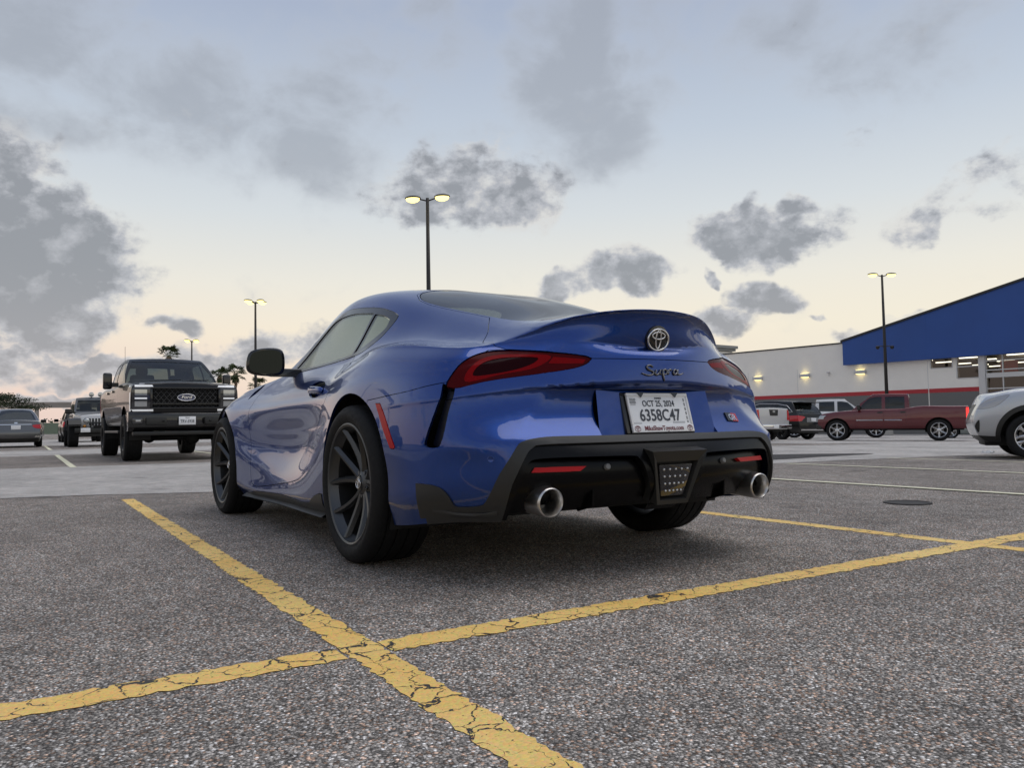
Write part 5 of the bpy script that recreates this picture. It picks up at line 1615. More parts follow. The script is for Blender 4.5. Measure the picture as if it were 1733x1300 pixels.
def build_pickup(name, label, loc, heading, scale, m, rim_mat, spokes, crew=True, chrome_strip=True, height=1.0, tail_badge=False):
    """road pickup: separate cab and bed, seen from the side or behind"""
    root = vehicle(name, 0, loc, heading, scale)
    tag(root, label, 'pickup truck')
    hw = .98; r = .42; xf, xr = 1.83, -1.83
    zt = [(-2.9, 1.34), (-2.2, 1.34), (-1.0, 1.335), (-.80, 1.27), (-.2, 1.255), (1.2, 1.22), (1.9, 1.16), (2.55, 1.05)]
    S = hull([(0, .88, -2.80, 2.42), (.15, .95, -2.84, 2.50), (.42, .98, -2.85, 2.55), (.70, .97, -2.85, 2.53), (.92, .94, -2.84, 2.46), (1, .89, -2.82, 2.36)], .48, zt, crown=.03, taper=.04, power=6, bulge=.04, level=3, edge=.5, corner=.5)
    arches(S, (xf, xr), .475, .44)
    S.cut([(1.12, .55), (1.15, 1.19), (.10, 1.23), (.10, .55)], 'y', 'door', lambda f: abs(cyf(f).y) > .6)
    S.cut([(.085, .55), (.085, 1.23), (-.72, 1.25), (-.72, .55)], 'y', 'door', lambda f: abs(cyf(f).y) > .6)
    S.cut([(-.86, .2), (-.86, 1.4), (-2.76, 1.4), (-2.76, .2)], 'y', 'bed_side', lambda f: abs(cyf(f).y) > .4)
    S.cut(mir([(0, 1.5), (.80, 1.5), (.80, .68), (0, .68)]), 'x', 'tailgate', lambda f: f.normal.x < -.5)
    S.cut([(.80, .86), (.99, .86), (.99, 1.27), (.82, 1.29)], 'x', 'tail_light', lambda f: cyf(f).x < -2.60, mirror=True)
    S.cut([(.62, .90), (.95, .88), (.93, 1.03), (.62, 1.04)], 'x', 'headlight', lambda f: cyf(f).x > 2.15, mirror=True)
    S.cut(mir([(0, 1.0), (.58, .99), (.58, .72), (0, .72)]), 'x', 'grille', lambda f: f.normal.x > .5)
    bz = [(-.98, .80), (-2.70, .80), (-2.70, -.80), (-.98, -.80)]
    S.cut(bz, 'z', 'bed_floor', lambda f: f.normal.z > .7 and cyf(f).z > 1.0, only=('body', 'bed_side', 'tailgate'))
    S.emit('body', m, root); S.emit('tailgate', m, root); S.emit('grille', M_SATIN, root, offset=-.01, flange=-.01)
    S.emit('bed_floor', M_SATIN, root, offset=-.42, flange=-.42, gap=0)
    for sd in (1, -1):
        S.emit('bed_side', m, root, side=sd)
        S.emit('door', m, root, side=sd, sel=lambda f: cyf(f).x > .092); S.emit('door', m, root, side=sd, sel=lambda f: cyf(f).x < .092)
        S.emit('tail_light', M_TAILLIT if chrome_strip else M_TAIL, root, side=sd, offset=.006)
        S.emit('headlight', M_LAMP, root, side=sd, offset=.004)
        for x in (xf, xr): make_wheel(root, (x, .82*sd, r), r, .26, .29, sd, spokes, rim_mat, n=48)
        if chrome_strip:
            quad_patch('chrome_strip', S, 'y', [(.13, .80), (1.10, .80), (1.10, .845), (.13, .845)], M_CHROME, root, sgn=sd, off=.014, n=8)
            quad_patch('chrome_strip', S, 'y', [(-.55, .80), (.07, .80), (.07, .845), (-.55, .845)], M_CHROME, root, sgn=sd, off=.014, n=8)
        for x in (.22, -.60): quad_patch('door_handle', S, 'y', [(x-.09, 1.10), (x+.09, 1.10), (x+.09, 1.15), (x-.09, 1.15)], m if not chrome_strip else M_SATIN, root, off=.02, sgn=sd)
        add_mirror(root, .98, 1.08*sd, 1.33, .20, .22, M_SATIN if chrome_strip else M_CHROME)
    Cb = hull([(0, .90, -.84, 1.32), (.4, .85, -.82, 1.02), (.8, .76, -.80, .66), (1, .69, -.74, .48)], [(-1, 1.19), (1.4, 1.17)], [(-1, 1.83), (-.2, 1.86), (.5, 1.85), (1.3, 1.80)], crown=.025, taper=.02, bulge=.04, level=3, edge=.4, corner=.5)
    cabin_windows(root, Cb, [poly_smooth([(1.0, 1.27), (.62, 1.70), (.16, 1.75), (.16, 1.27)], 2, corner=(0, 2, 3)), poly_smooth([(.03, 1.27), (.03, 1.75), (-.58, 1.745), (-.66, 1.70), (-.66, 1.28)], 2, corner=(0, 1, 4))], M_GLASS, m, front=mir([(0, 1.76), (.62, 1.74), (.78, 1.28), (0, 1.26)]), rear=mir([(0, 1.74), (.58, 1.72), (.68, 1.36), (0, 1.36)]))
    Cb.emit('body', m, root, 'cab')
    for nm in ('side_window', 'windscreen', 'rear_window'): pane_split(Cb, nm, M_GLASS if nm != 'side_window' or chrome_strip else M_GLASS, root)
    bm = bmesh.new(); box_bm(bm, (2.42, -.93, .46), (2.62, .93, .66), .03); bm_obj('front_bumper', bm, M_SATIN if chrome_strip else M_CHROME, root, angle=R(40))
    bm = bmesh.new(); box_bm(bm, (-3.02, -.93, .50), (-2.86, .93, .68), .03); bm_obj('rear_bumper', bm, M_CHROME if not chrome_strip else M_SATIN, root, angle=R(40))
    number_plate(root, face_mtx(-3.025, 0, .60, -1), None)
    if tail_badge:
        quad_patch('tailgate_handle', S, 'x', [(-.22, 1.04), (.22, 1.04), (.26, 1.29), (-.26, 1.29)], M_SATIN, root, sgn=-1, off=.01)
        quad_patch('tailgate_badge', S, 'x', [(-.07, 1.17), (.07, 1.17), (.07, 1.25), (-.07, 1.25)], M_CHROME, root, sgn=-1, off=.018)
    box('cabin_trim', (-.7, -.7, .8), (1.0, .7, 1.22), M_INT, root)
    liner(root, (xf, xr), .485, .44, hw); dark_floor(root, (-2.7, -.6, .42), (2.4, .6, .60))
    return root

def build_crossover(loc, heading, scale):
    root = vehicle('silver_crossover', 0, loc, heading, scale)
    tag(root, 'silver crossover with black arch cladding and pale alloy wheel, cut by the frame edge', 'car')
    m = M_SILVERP; hw = .905; r = .345; xf, xr = 1.335, -1.335
    zt = [(-2.3, 1.10), (-1.0, 1.08), (.75, 1.08), (1.3, 1.075), (1.70, 1.01), (1.98, .93), (2.1, .86)]
    S = hull([(0, .80, -2.25, 1.90), (.15, .87, -2.30, 2.02), (.40, .90, -2.30, 2.08), (.65, .905, -2.28, 2.08), (.88, .885, -2.25, 2.00), (1, .83, -2.2, 1.90)], .26, zt, crown=.06, taper=.13, power=5, bulge=.07, level=3, edge=.25, corner=.1)
    arches(S, (xf, xr), .405, .36)
    for cx in (xf, xr):
        S.cut(arch_poly(cx, .36, .475, 30), 'y', 'arch_cladding', lambda f: abs(cyf(f).y) > .5)
    S.cut([(2.4, .1), (2.4, .38), (1.78, .345), (1.78, .1)], 'y', 'lower_bumper', lambda f: True)
    for p in ([(.80, .35), (.85, 1.08), (-.10, 1.10), (-.10, .35)], [(-.11, .35), (-.11, 1.10), (-.95, 1.11), (-1.0, .85), (-.90, .35)]):
        S.cut(p, 'y', 'door', lambda f: abs(cyf(f).y) > .6)
    S.cut(poly_smooth([(1.60, .985), (1.68, .985), (1.88, .925), (2.02, .83), (2.05, .78), (1.96, .775), (1.80, .81), (1.66, .92)], 2, corner=(0, 4)), 'y', 'headlight', lambda f: abs(cyf(f).y) > .35 and cyf(f).z > .7)
    S.cut(poly_smooth([(2.02, .60), (2.05, .58), (2.09, .50), (2.06, .42), (2.03, .41), (2.02, .48)], 2), 'y', 'fog_bay', lambda f: abs(cyf(f).y) > .35)
    bo = poly_smooth([(1.0, 0), (1.0, .70), (1.25, .80), (1.65, .74), (1.9, .55), (2.04, 0)], 3, closed=False)
    S.cut(bo+[(a, -b) for a, b in bo[::-1]], 'z', 'bonnet', lambda f: f.normal.z > .4 and cyf(f).z > .8)
    S.cut(mir([(0, .86), (.50, .85), (.45, .62), (0, .60)]), 'x', 'grille', lambda f: f.normal.x > .5 and cyf(f).x > 1.8)
    S.emit('body', m, root); S.emit('bonnet', m, root); S.emit('lower_bumper', M_SATIN, root, offset=.004); S.emit('grille', M_SATIN, root, offset=-.01)
    for sd in (1, -1):
        for x in (xf, xr): S.emit('arch_cladding', M_SATIN, root, side=sd, offset=.010, flange=.02, gap=0, sel=lambda f, q=x: abs(cyf(f).x-q) < 1)
        S.emit('door', m, root, side=sd, sel=lambda f: cyf(f).x > -.105); S.emit('door', m, root, side=sd, sel=lambda f: cyf(f).x < -.105)
        S.emit('headlight', P('smoked headlamp', (.42, .41, .40), .08, .5, coat=1.0), root, side=sd, offset=.0)
        S.emit('fog_bay', M_SATIN, root, side=sd, offset=-.015, flange=-.015, gap=0)
        for x in (xf, xr): make_wheel(root, (x, .79*sd, r), r, .225, .232, sd, spokes_star, M_ALLOY, n=72)
        add_mirror(root, .80, 1.02*sd, 1.15, .22, .15, m)
    Cb = hull([(0, .83, -2.1, 1.15), (.45, .77, -2.0, .80), (.85, .68, -1.8, .45), (1, .60, -1.65, .30)], 1.05, [(-2.2, 1.60), (-.5, 1.70), (.3, 1.68), (1.2, 1.6)], crown=.02, taper=.04, bulge=.06, level=3, edge=.3)
    cabin_windows(root, Cb, [poly_smooth([(.80, 1.14), (.42, 1.50), (-.06, 1.56), (-.06, 1.14)], 2, corner=(0, 2, 3)), poly_smooth([(-.13, 1.14), (-.13, 1.56), (-.95, 1.54), (-1.0, 1.14)], 1)], M_GLASS, m, front=mir([(0, 1.58), (.55, 1.56), (.72, 1.12), (0, 1.12)]), rear=mir([(0, 1.55), (.55, 1.53), (.68, 1.15), (0, 1.15)]))
    Cb.emit('body', m, root, 'roof')
    for nm in ('side_window', 'windscreen', 'rear_window'): pane_split(Cb, nm, M_GLASS, root)
    box('cabin_trim', (-1.8, -.6, .7), (.9, .6, 1.10), M_INT, root)
    liner(root, (xf, xr), .42, .36, hw); dark_floor(root, (-2.1, -.6, .2), (1.95, .6, .36))
    return root

def spokes_star(e, rim, hw, mat):
    """five broad twin spokes joined at the rim"""
    for k in range(5):
        a = 2*math.pi*k/5+R(90)
        bm = bmesh.new()
        for s in (1, -1):
            spoke_bar(bm, a+s*R(10), a+s*R(27), .04, rim-.012, hw-.035, hw-.020, .040, .046, .03)
            spoke_bar(bm, a+s*R(30), a+s*R(12), rim*.45, rim-.012, hw-.034, hw-.020, .020, .036, .028)
        bmesh.ops.recalc_face_normals(bm, faces=bm.faces)
        bm_obj('spoke', bm, mat, e, angle=R(28))
        bm = bmesh.new(); lathe_bm(bm, [(0, hw-.018), (.009, hw-.018), (.012, hw-.03), (.012, hw-.05)], 6, 'y')
        bmesh.ops.translate(bm, verts=bm.verts, vec=(.056*math.cos(a+R(36)), 0, .056*math.sin(a+R(36)))); bm_obj('lug_nut', bm, M_DARK, e)
    lathe('hub', [(0, hw-.012), (.028, hw-.014), (.034, hw-.026), (.072, hw-.030), (.078, hw-.08)], mat, e, 28)
# ---------------------------------------------------------------- the car park surface
def gz(x, y):
    """the lot falls gently away toward the store"""
    s = min(max(0.0, -y-2.0), 45.0)
    return -.0165*s*s/(s+3)

def sheet(name, outline, mat, dz, step=None, kind='structure', fine=False):
    """a flat sheet following the ground: outline polygon gridded along y"""
    bm = bmesh.new()
    vs = [bm.verts.new((x, y, 0)) for x, y in outline]
    bm.faces.new(vs)
    ys = [y for x, y in outline]
    y = math.floor(min(ys))
    st = step or 2.0
    while y < max(ys):
        if min(ys) < y < max(ys) and (y > -50 and y < 2):
            bmesh.ops.bisect_plane(bm, geom=bm.verts[:]+bm.edges[:]+bm.faces[:], plane_co=(0, y, 0), plane_no=(0, 1, 0))
        y += st
    for v in bm.verts: v.co.z = gz(v.co.x, v.co.y)+dz
    for f in bm.faces:
        if f.normal.z < 0: f.normal_flip()
    bm.normal_update()
    for f in bm.faces:
        if f.normal.z < 0: f.normal_flip()
    o = bm_obj(name, bm, mat, None)
    if kind: o['kind'] = kind
    return o

def asphalt_mat(name, dark, light, tint, scale, bump=.004, lumin=1.0, gap=.25):
    m = P(name, (.2, .2, .2), .85, spec=.35)
    nt, N, L, b = nodes(m)
    tc = N.new('ShaderNodeTexCoord'); co = tc.outputs['Object']
    # slight warp so that cells look like broken stone
    v = N.new('ShaderNodeTexVoronoi'); v.inputs['Scale'].default_value = scale; L.new(co, v.inputs['Vector'])
    v2 = N.new('ShaderNodeTexVoronoi'); v2.inputs['Scale'].default_value = scale*2.1; L.new(co, v2.inputs['Vector'])
    s = N.new('ShaderNodeSeparateColor'); L.new(v.outputs['Color'], s.inputs[0])
    s2 = N.new('ShaderNodeSeparateColor'); L.new(v2.outputs['Color'], s2.inputs[0])
    cr = N.new('ShaderNodeValToRGB'); L.new(s.outputs[0], cr.inputs[0])
    e = cr.color_ramp.elements
    e[0].position = 0; e[0].color = (*[dark*t for t in tint], 1)
    e[1].position = 1; e[1].color = (*[light*1.7*t for t in (1.0, .98, .95)], 1)
    q = e.new(.45); q.color = (*[(dark*.6+light*.4)*t for t in tint], 1)
    q = e.new(.78); q.color = (*[light*.85*t for t in tint], 1)
    q = e.new(.90); q.color = (*[light*1.1*t for t in tint], 1)
    cr2 = N.new('ShaderNodeValToRGB'); L.new(s2.outputs[1], cr2.inputs[0])
    e = cr2.color_ramp.elements
    e[0].color = (.45, .44, .44, 1); e[1].color = (1.35, 1.33, 1.3, 1)
    mx = N.new('ShaderNodeMix'); mx.data_type = 'RGBA'; mx.blend_type = 'MULTIPLY'; mx.inputs['Factor'].default_value = .8
    L.new(cr.outputs[0], mx.inputs[6]); L.new(cr2.outputs[0], mx.inputs[7])
    # stones with a rusty or bluish tone
    hs = N.new('ShaderNodeMix'); hs.data_type = 'RGBA'; hs.blend_type = 'MULTIPLY'
    gt = N.new('ShaderNodeMath'); gt.operation = 'GREATER_THAN'; gt.inputs[1].default_value = .86; L.new(s.outputs[2], gt.inputs[0])
    L.new(gt.outputs[0], hs.inputs['Factor']); L.new(mx.outputs[2], hs.inputs[6]); hs.inputs[7].default_value = (1.15, .86, .70, 1)
    # broad tonal drift, oil and wear
    n = N.new('ShaderNodeTexNoise'); n.inputs['Scale'].default_value = .55; n.inputs['Detail'].default_value = 7; n.inputs['Roughness'].default_value = .6; L.new(co, n.inputs['Vector'])
    mr = N.new('ShaderNodeMapRange'); mr.inputs[1].default_value = .3; mr.inputs[2].default_value = .7; mr.inputs[3].default_value = .74; mr.inputs[4].default_value = 1.24; L.new(n.outputs['Fac'], mr.inputs[0])
    n3 = N.new('ShaderNodeTexNoise'); n3.inputs['Scale'].default_value = 6; n3.inputs['Detail'].default_value = 5; L.new(co, n3.inputs['Vector'])
    mr3 = N.new('ShaderNodeMapRange'); mr3.inputs[1].default_value = .3; mr3.inputs[2].default_value = .7; mr3.inputs[3].default_value = .82; mr3.inputs[4].default_value = 1.16; L.new(n3.outputs['Fac'], mr3.inputs[0])
    ml = N.new('ShaderNodeMath'); ml.operation = 'MULTIPLY'; L.new(mr.outputs[0], ml.inputs[0]); L.new(mr3.outputs[0], ml.inputs[1])
    m2 = N.new('ShaderNodeMath'); m2.operation = 'MULTIPLY'; L.new(ml.outputs[0], m2.inputs[0]); m2.inputs[1].default_value = lumin
    # drips and blotches of old oil
    n6 = N.new('ShaderNodeTexNoise'); n6.inputs['Scale'].default_value = 1.7; n6.inputs['Detail'].default_value = 4; n6.inputs['Roughness'].default_value = .55; L.new(co, n6.inputs['Vector'])
    o6 = N.new('ShaderNodeMapRange'); o6.interpolation_type = 'SMOOTHSTEP'; o6.inputs[1].default_value = .60; o6.inputs[2].default_value = .74; o6.inputs[3].default_value = 1.0; o6.inputs[4].default_value = .62; L.new(n6.outputs['Fac'], o6.inputs[0])
    m7 = N.new('ShaderNodeMath'); m7.operation = 'MULTIPLY'; L.new(m2.outputs[0], m7.inputs[0]); L.new(o6.outputs[0], m7.inputs[1]); m2 = m7
    mu = N.new('ShaderNodeMix'); mu.data_type = 'RGBA'; mu.blend_type = 'MULTIPLY'; mu.inputs['Factor'].default_value = 1
    cmb = N.new('ShaderNodeCombineColor')
    for i in range(3): L.new(m2.outputs[0], cmb.inputs[i])
    L.new(hs.outputs[2], mu.inputs[6]); L.new(cmb.outputs[0], mu.inputs[7])
    # dark binder in the joints between the stones
    jn = N.new('ShaderNodeMapRange'); jn.inputs[1].default_value = .34; jn.inputs[2].default_value = .72; jn.inputs[3].default_value = 1.0; jn.inputs[4].default_value = gap
    L.new(v.outputs['Distance'], jn.inputs[0])
    jc = N.new('ShaderNodeCombineColor')
    for i in range(3): L.new(jn.outputs[0], jc.inputs[i])
    ju = N.new('ShaderNodeMix'); ju.data_type = 'RGBA'; ju.blend_type = 'MULTIPLY'; ju.inputs['Factor'].default_value = 1
    L.new(mu.outputs[2], ju.inputs[6]); L.new(jc.outputs[0], ju.inputs[7])
    L.new(ju.outputs[2], b.inputs['Base Color'])
    # relief: stones proud of the binder
    h = N.new('ShaderNodeMath'); h.operation = 'SUBTRACT'; h.inputs[0].default_value = 1; L.new(v.outputs['Distance'], h.inputs[1])
    h2 = N.new('ShaderNodeMath'); h2.operation = 'MULTIPLY_ADD'; L.new(s.outputs[1], h2.inputs[0]); h2.inputs[1].default_value = .8; L.new(h.outputs[0], h2.inputs[2])
    bp = N.new('ShaderNodeBump'); bp.inputs['Distance'].default_value = bump; bp.inputs['Strength'].default_value = .9
    L.new(h2.outputs[0], bp.inputs['Height']); L.new(bp.outputs['Normal'], b.inputs['Normal'])
    return m

M_ASPH = asphalt_mat('worn asphalt', .075, .36, (1.0, .915, .825), 160, .006, 2.0, .34)
M_ASPH2 = asphalt_mat('dark asphalt patch', .05, .15, (1.0, .98, .97), 150)
M_CONC = asphalt_mat('pale concrete lane', .46, .56, (1.0, .985, .94), 260, .0015, 1.0, .8)

def paint_mat():
    m = P('worn yellow paint', (.62, .36, .09), .6, spec=.3)
    nt, N, L, b = nodes(m)
    tc = N.new('ShaderNodeTexCoord'); co = tc.outputs['Object']
    n = N.new('ShaderNodeTexNoise'); n.inputs['Scale'].default_value = 14; n.inputs['Detail'].default_value = 8; L.new(co, n.inputs['Vector'])
    w = N.new('ShaderNodeVectorMath'); w.operation = 'MULTIPLY_ADD'; L.new(n.outputs['Color'], w.inputs[0]); w.inputs[1].default_value = (.11, .11, 0); L.new(co, w.inputs[2])
    v = N.new('ShaderNodeTexVoronoi'); v.feature = 'DISTANCE_TO_EDGE'; v.inputs['Scale'].default_value = 11; v.inputs['Randomness'].default_value = 1; L.new(w.outputs[0], v.inputs['Vector'])
    vf = N.new('ShaderNodeTexVoronoi'); vf.inputs['Scale'].default_value = 150; L.new(co, vf.inputs['Vector'])
    # crack mask: thin lines, present only here and there, plus chips following the stones
    n2 = N.new('ShaderNodeTexNoise'); n2.inputs['Scale'].default_value = 5; n2.inputs['Detail'].default_value = 3; L.new(co, n2.inputs['Vector'])
    th = N.new('ShaderNodeMapRange'); th.inputs[1].default_value = .42; th.inputs[2].default_value = .68; th.inputs[3].default_value = .004; th.inputs[4].default_value = .04; L.new(n2.outputs['Fac'], th.inputs[0])
    lt = N.new('ShaderNodeMath'); lt.operation = 'LESS_THAN'; L.new(v.outputs['Distance'], lt.inputs[0]); L.new(th.outputs[0], lt.inputs[1])
    n3 = N.new('ShaderNodeTexNoise'); n3.inputs['Scale'].default_value = 60; n3.inputs['Detail'].default_value = 6; n3.inputs['Roughness'].default_value = .7; L.new(co, n3.inputs['Vector'])
    g3 = N.new('ShaderNodeMath'); g3.operation = 'GREATER_THAN'; L.new(n3.outputs['Fac'], g3.inputs[0]); g3.inputs[1].default_value = .635
    n5 = N.new('ShaderNodeMath'); n5.operation = 'GREATER_THAN'; L.new(n3.outputs['Fac'], n5.inputs[0]); n5.inputs[1].default_value = .43
    l2 = N.new('ShaderNodeMath'); l2.operation = 'MULTIPLY'; L.new(lt.outputs[0], l2.inputs[0]); L.new(n5.outputs[0], l2.inputs[1])
    mxm = N.new('ShaderNodeMath'); mxm.operation = 'MAXIMUM'; L.new(l2.outputs[0], mxm.inputs[0]); L.new(g3.outputs[0], mxm.inputs[1])
    n4 = N.new('ShaderNodeTexNoise'); n4.inputs['Scale'].default_value = 2.2; n4.inputs['Detail'].default_value = 8; L.new(co, n4.inputs['Vector'])
    cr = N.new('ShaderNodeValToRGB'); L.new(n4.outputs['Fac'], cr.inputs[0])
    e = cr.color_ramp.elements; e[0].position = .3; e[0].color = (.92, .56, .14, 1); e[1].position = .7; e[1].color = (.98, .70, .25, 1)
    mx = N.new('ShaderNodeMix'); mx.data_type = 'RGBA'; L.new(mxm.outputs[0], mx.inputs['Factor']); L.new(cr.outputs[0], mx.inputs[6]); mx.inputs[7].default_value = (.055, .05, .047, 1)
    sp = N.new('ShaderNodeMix'); sp.data_type = 'RGBA'; sp.blend_type = 'MULTIPLY'; sp.inputs['Factor'].default_value = .22; L.new(mx.outputs[2], sp.inputs[6]); L.new(vf.outputs['Color'], sp.inputs[7])
    L.new(sp.outputs[2], b.inputs['Base Color'])
    sb = N.new('ShaderNodeMath'); sb.operation = 'SUBTRACT'; sb.inputs[0].default_value = 1; L.new(mxm.outputs[0], sb.inputs[1])
    ad = N.new('ShaderNodeMath'); ad.operation = 'MULTIPLY_ADD'; L.new(vf.outputs['Distance'], ad.inputs[0]); ad.inputs[1].default_value = -.5; L.new(sb.outputs[0], ad.inputs[2])
    bp = N.new('ShaderNodeBump'); bp.inputs['Distance'].default_value = .0025; L.new(ad.outputs[0], bp.inputs['Height']); L.new(bp.outputs['Normal'], b.inputs['Normal'])
    return m
M_YEL = paint_mat()
M_YELFAR = P('faded cream paint', (.82, .73, .52), .7); noise_bump(M_YELFAR, 30, 0, col_var=.35)

def grid_sheet_bm(xs, ys, dz):
    bm = bmesh.new()
    V = [[bm.verts.new((x, y, gz(x, y)+dz)) for y in ys] for x in xs]
    for i in range(len(xs)-1):
        for j in range(len(ys)-1): bm.faces.new((V[i][j], V[i+1][j], V[i+1][j+1], V[i][j+1]))
    return bm
ys = [-1500, -400, -150, -90, -60] + [-50+k*1.0 for k in range(53)] + [4, 10, 30, 80, 200, 600, 1500]
xs = [-1500, -400, -100, -40, -20, -10, -6, -4, -2, 0, 2, 4, 6, 8, 10, 14, 20, 30, 50, 80, 120, 200, 400, 1500]
g = bm_obj('ground', grid_sheet_bm(xs, ys, 0), M_ASPH); tag(g, 'worn grey asphalt of the car park', None, None, 'structure')

# concrete lanes crossing the lot
lane = [(5.35, 60), (5.2, 2.6), (4.95, 1.6), (4.45, .6), (4.40, -6.9), (4.55, -10.3), (4.4, -20), (4.3, -60), (13.2, -60), (12.0, -20), (11.2, -1.0), (11.6, 1.0), (11.75, 2.4), (12.0, 60)]
tag(sheet('concrete_lane', lane, M_CONC, .004), 'pale concrete driving lane behind the coupe', None, None, 'structure')
tag(sheet('concrete_apron', [(12.0, -21), (13.2, -60), (60, -60), (60, -14), (40, -12), (24, -12.5)], M_CONC, .0042), 'pale concrete lane in front of the store', None, None, 'structure')
tag(sheet('concrete_lane', [(19.5, 60), (19.2, -10), (25.5, -10), (26.0, 60)], M_CONC, .004), 'second pale concrete lane beyond the black pickup', None, None, 'structure')
tag(sheet('concrete_lane', [(34, 60), (34, -12), (60, -12), (60, 60)], M_CONC, .004), 'far pale concrete lane behind the parked cars', None, None, 'structure')
pt = poly_smooth([(5.25, -7.9), (5.4, -6.0), (6.3, -6.2), (6.95, -8.2), (6.9, -10.0), (6.3, -11.6), (5.95, -11.4), (5.6, -9.5)], 4)
tag(sheet('dark_patch', pt, M_ASPH2, .008), 'dark asphalt repair in the concrete lane', None, None, 'structure')

def stripe(name, p0, p1, w, mat, label, dz=.005, jit=.004, seed=0):
    rnd = random.Random(seed)
    p0, p1 = Vector(p0), Vector(p1)
    d = (p1-p0); n = max(2, int(d.length/.02)) if mat is M_YEL else max(2, int(d.length/.3)); t = d.normalized(); s = Vector((-t.y, t.x))
    bm = bmesh.new(); prev = None
    for k in range(n+1):
        c = p0+d*(k/n)
        a = c+s*(w/2+rnd.uniform(-jit, jit)); b = c-s*(w/2+rnd.uniform(-jit, jit))
        cur = (bm.verts.new((a.x, a.y, gz(a.x, a.y)+dz)), bm.verts.new((b.x, b.y, gz(b.x, b.y)+dz)))
        if prev: bm.faces.new((prev[0], prev[1], cur[1], cur[0]))
        prev = cur
    for f in bm.faces:
        f.normal_update()
        if f.normal.z < 0: f.normal_flip()
    o = bm_obj(name, bm, mat); tag(o, label, 'marking', 'painted bay lines', 'thing')
    return o
stripe('bay_line', (4.22, 1.305), (-6.0, 1.405), .098, M_YEL, 'long yellow bay line running past the coupe toward the camera', .0016, .008, 1)
stripe('bay_line', (-1.295, 14), (-1.295, 1.42), .112, M_YEL, 'yellow cross line running off beyond the left edge', .0022, .009, 2)
stripe('bay_line', (-1.295, 1.30), (-1.30, -8.5), .112, M_YEL, 'yellow cross line behind the coupe, right of the crossing', .0022, .009, 3)
stripe('bay_line', (4.1, -1.56), (-6.0, -1.56), .10, M_YEL, 'yellow bay line emerging beside the coupe right rear tyre', .0016, .008, 4)
stripe('bay_line', (4.3, -4.22), (-6.0, -4.22), .10, M_YELFAR, 'pale yellow bay line, second beyond the coupe', .008, .003, 5)
stripe('bay_line', (4.25, -7.02), (-6.0, -7.02), .10, M_YELFAR, 'pale yellow bay line, third beyond the coupe', .008, .003, 6)
stripe('bay_line', (4.6, -9.85), (-6.0, -9.9), .10, M_YELFAR, 'faint bay line nearest the silver crossover', .008, .003, 7)
stripe('bay_line', (11.3, 1.30), (19.2, 1.20), .10, M_YELFAR, 'cream bay line beside the black pickup', .008, .003, 8)
stripe('bay_line', (25.6, 1.10), (34, 1.0), .10, M_YELFAR, 'cream bay line between the grey saloon and the off-roader', .008, .003, 9)
stripe('bay_line', (12.0, -1.75), (19.2, -1.85), .10, M_YELFAR, 'cream bay line on the far side of the black pickup', .008, .003, 10)
# sunken cover in the empty bay and a scrap of litter
bm = bmesh.new(); lathe_bm(bm, [(0, .0), (.13, .0), (.135, .004), (.15, .004), (.152, -.01)], 32, 'z'); bmesh.ops.recalc_face_normals(bm, faces=bm.faces)
o = bm_obj('drain_cover', bm, P('dark iron', (.035, .032, .03), .8), None); o.location = (-.06, -3.0, gz(0, -3.0)+.004)
tag(o, 'small dark round cover set in the empty bay', 'drain cover')
bm = bmesh.new(); rnd = random.Random(5)
grid = [[bm.verts.new((i*.07-.14+rnd.uniform(-.02, .02), j*.07-.14+rnd.uniform(-.02, .02), .01+abs(rnd.gauss(0, .05)))) for j in range(5)] for i in range(5)]
for i in range(4):
    for j in range(4): bm.faces.new((grid[i][j], grid[i+1][j], grid[i+1][j+1], grid[i][j+1]))
o = bm_obj('crumpled_paper', bm, P('paper white', (.6, .6, .6), .7)); o.scale = (.6, .6, .45); o.location = (4.87, -13.39, gz(0, -13.39)+.005)
tag(o, 'crumpled white paper lying on the lane near the silver crossover', 'litter')
# ---------------------------------------------------------------- store, poles, palms, far things
M_WALL = P('painted block wall', (.86, .835, .785), .8); noise_bump(M_WALL, 1.2, 0, 8, col_var=.06)
M_BLUEW = P('blue metal fascia', (.018, .075, .30), .45); noise_bump(M_BLUEW, .6, 0, 6, col_var=.12)
M_REDW = P('red band', (.42, .035, .045), .6)
M_GREYW = P('grey dado', (.16, .16, .16), .8)
M_TRIMW = P('pale metal trim', (.55, .56, .57), .4, .3)
M_COPING = P('dark coping', (.03, .03, .032), .6)
M_SHOPGLASS = tinted_glass('shop glazing', (.62, .62, .60))
M_WARM = P('warm lamp', (.8, .7, .4), .4, emit=(1.0, .80, .33), estr=2.6)
M_TUBE = P('shop ceiling light', (.9, .9, .85), .5, emit=(1.0, .93, .75), estr=3.0)
M_POLE = P('dark bronze pole', (.035, .032, .03), .5, .4)

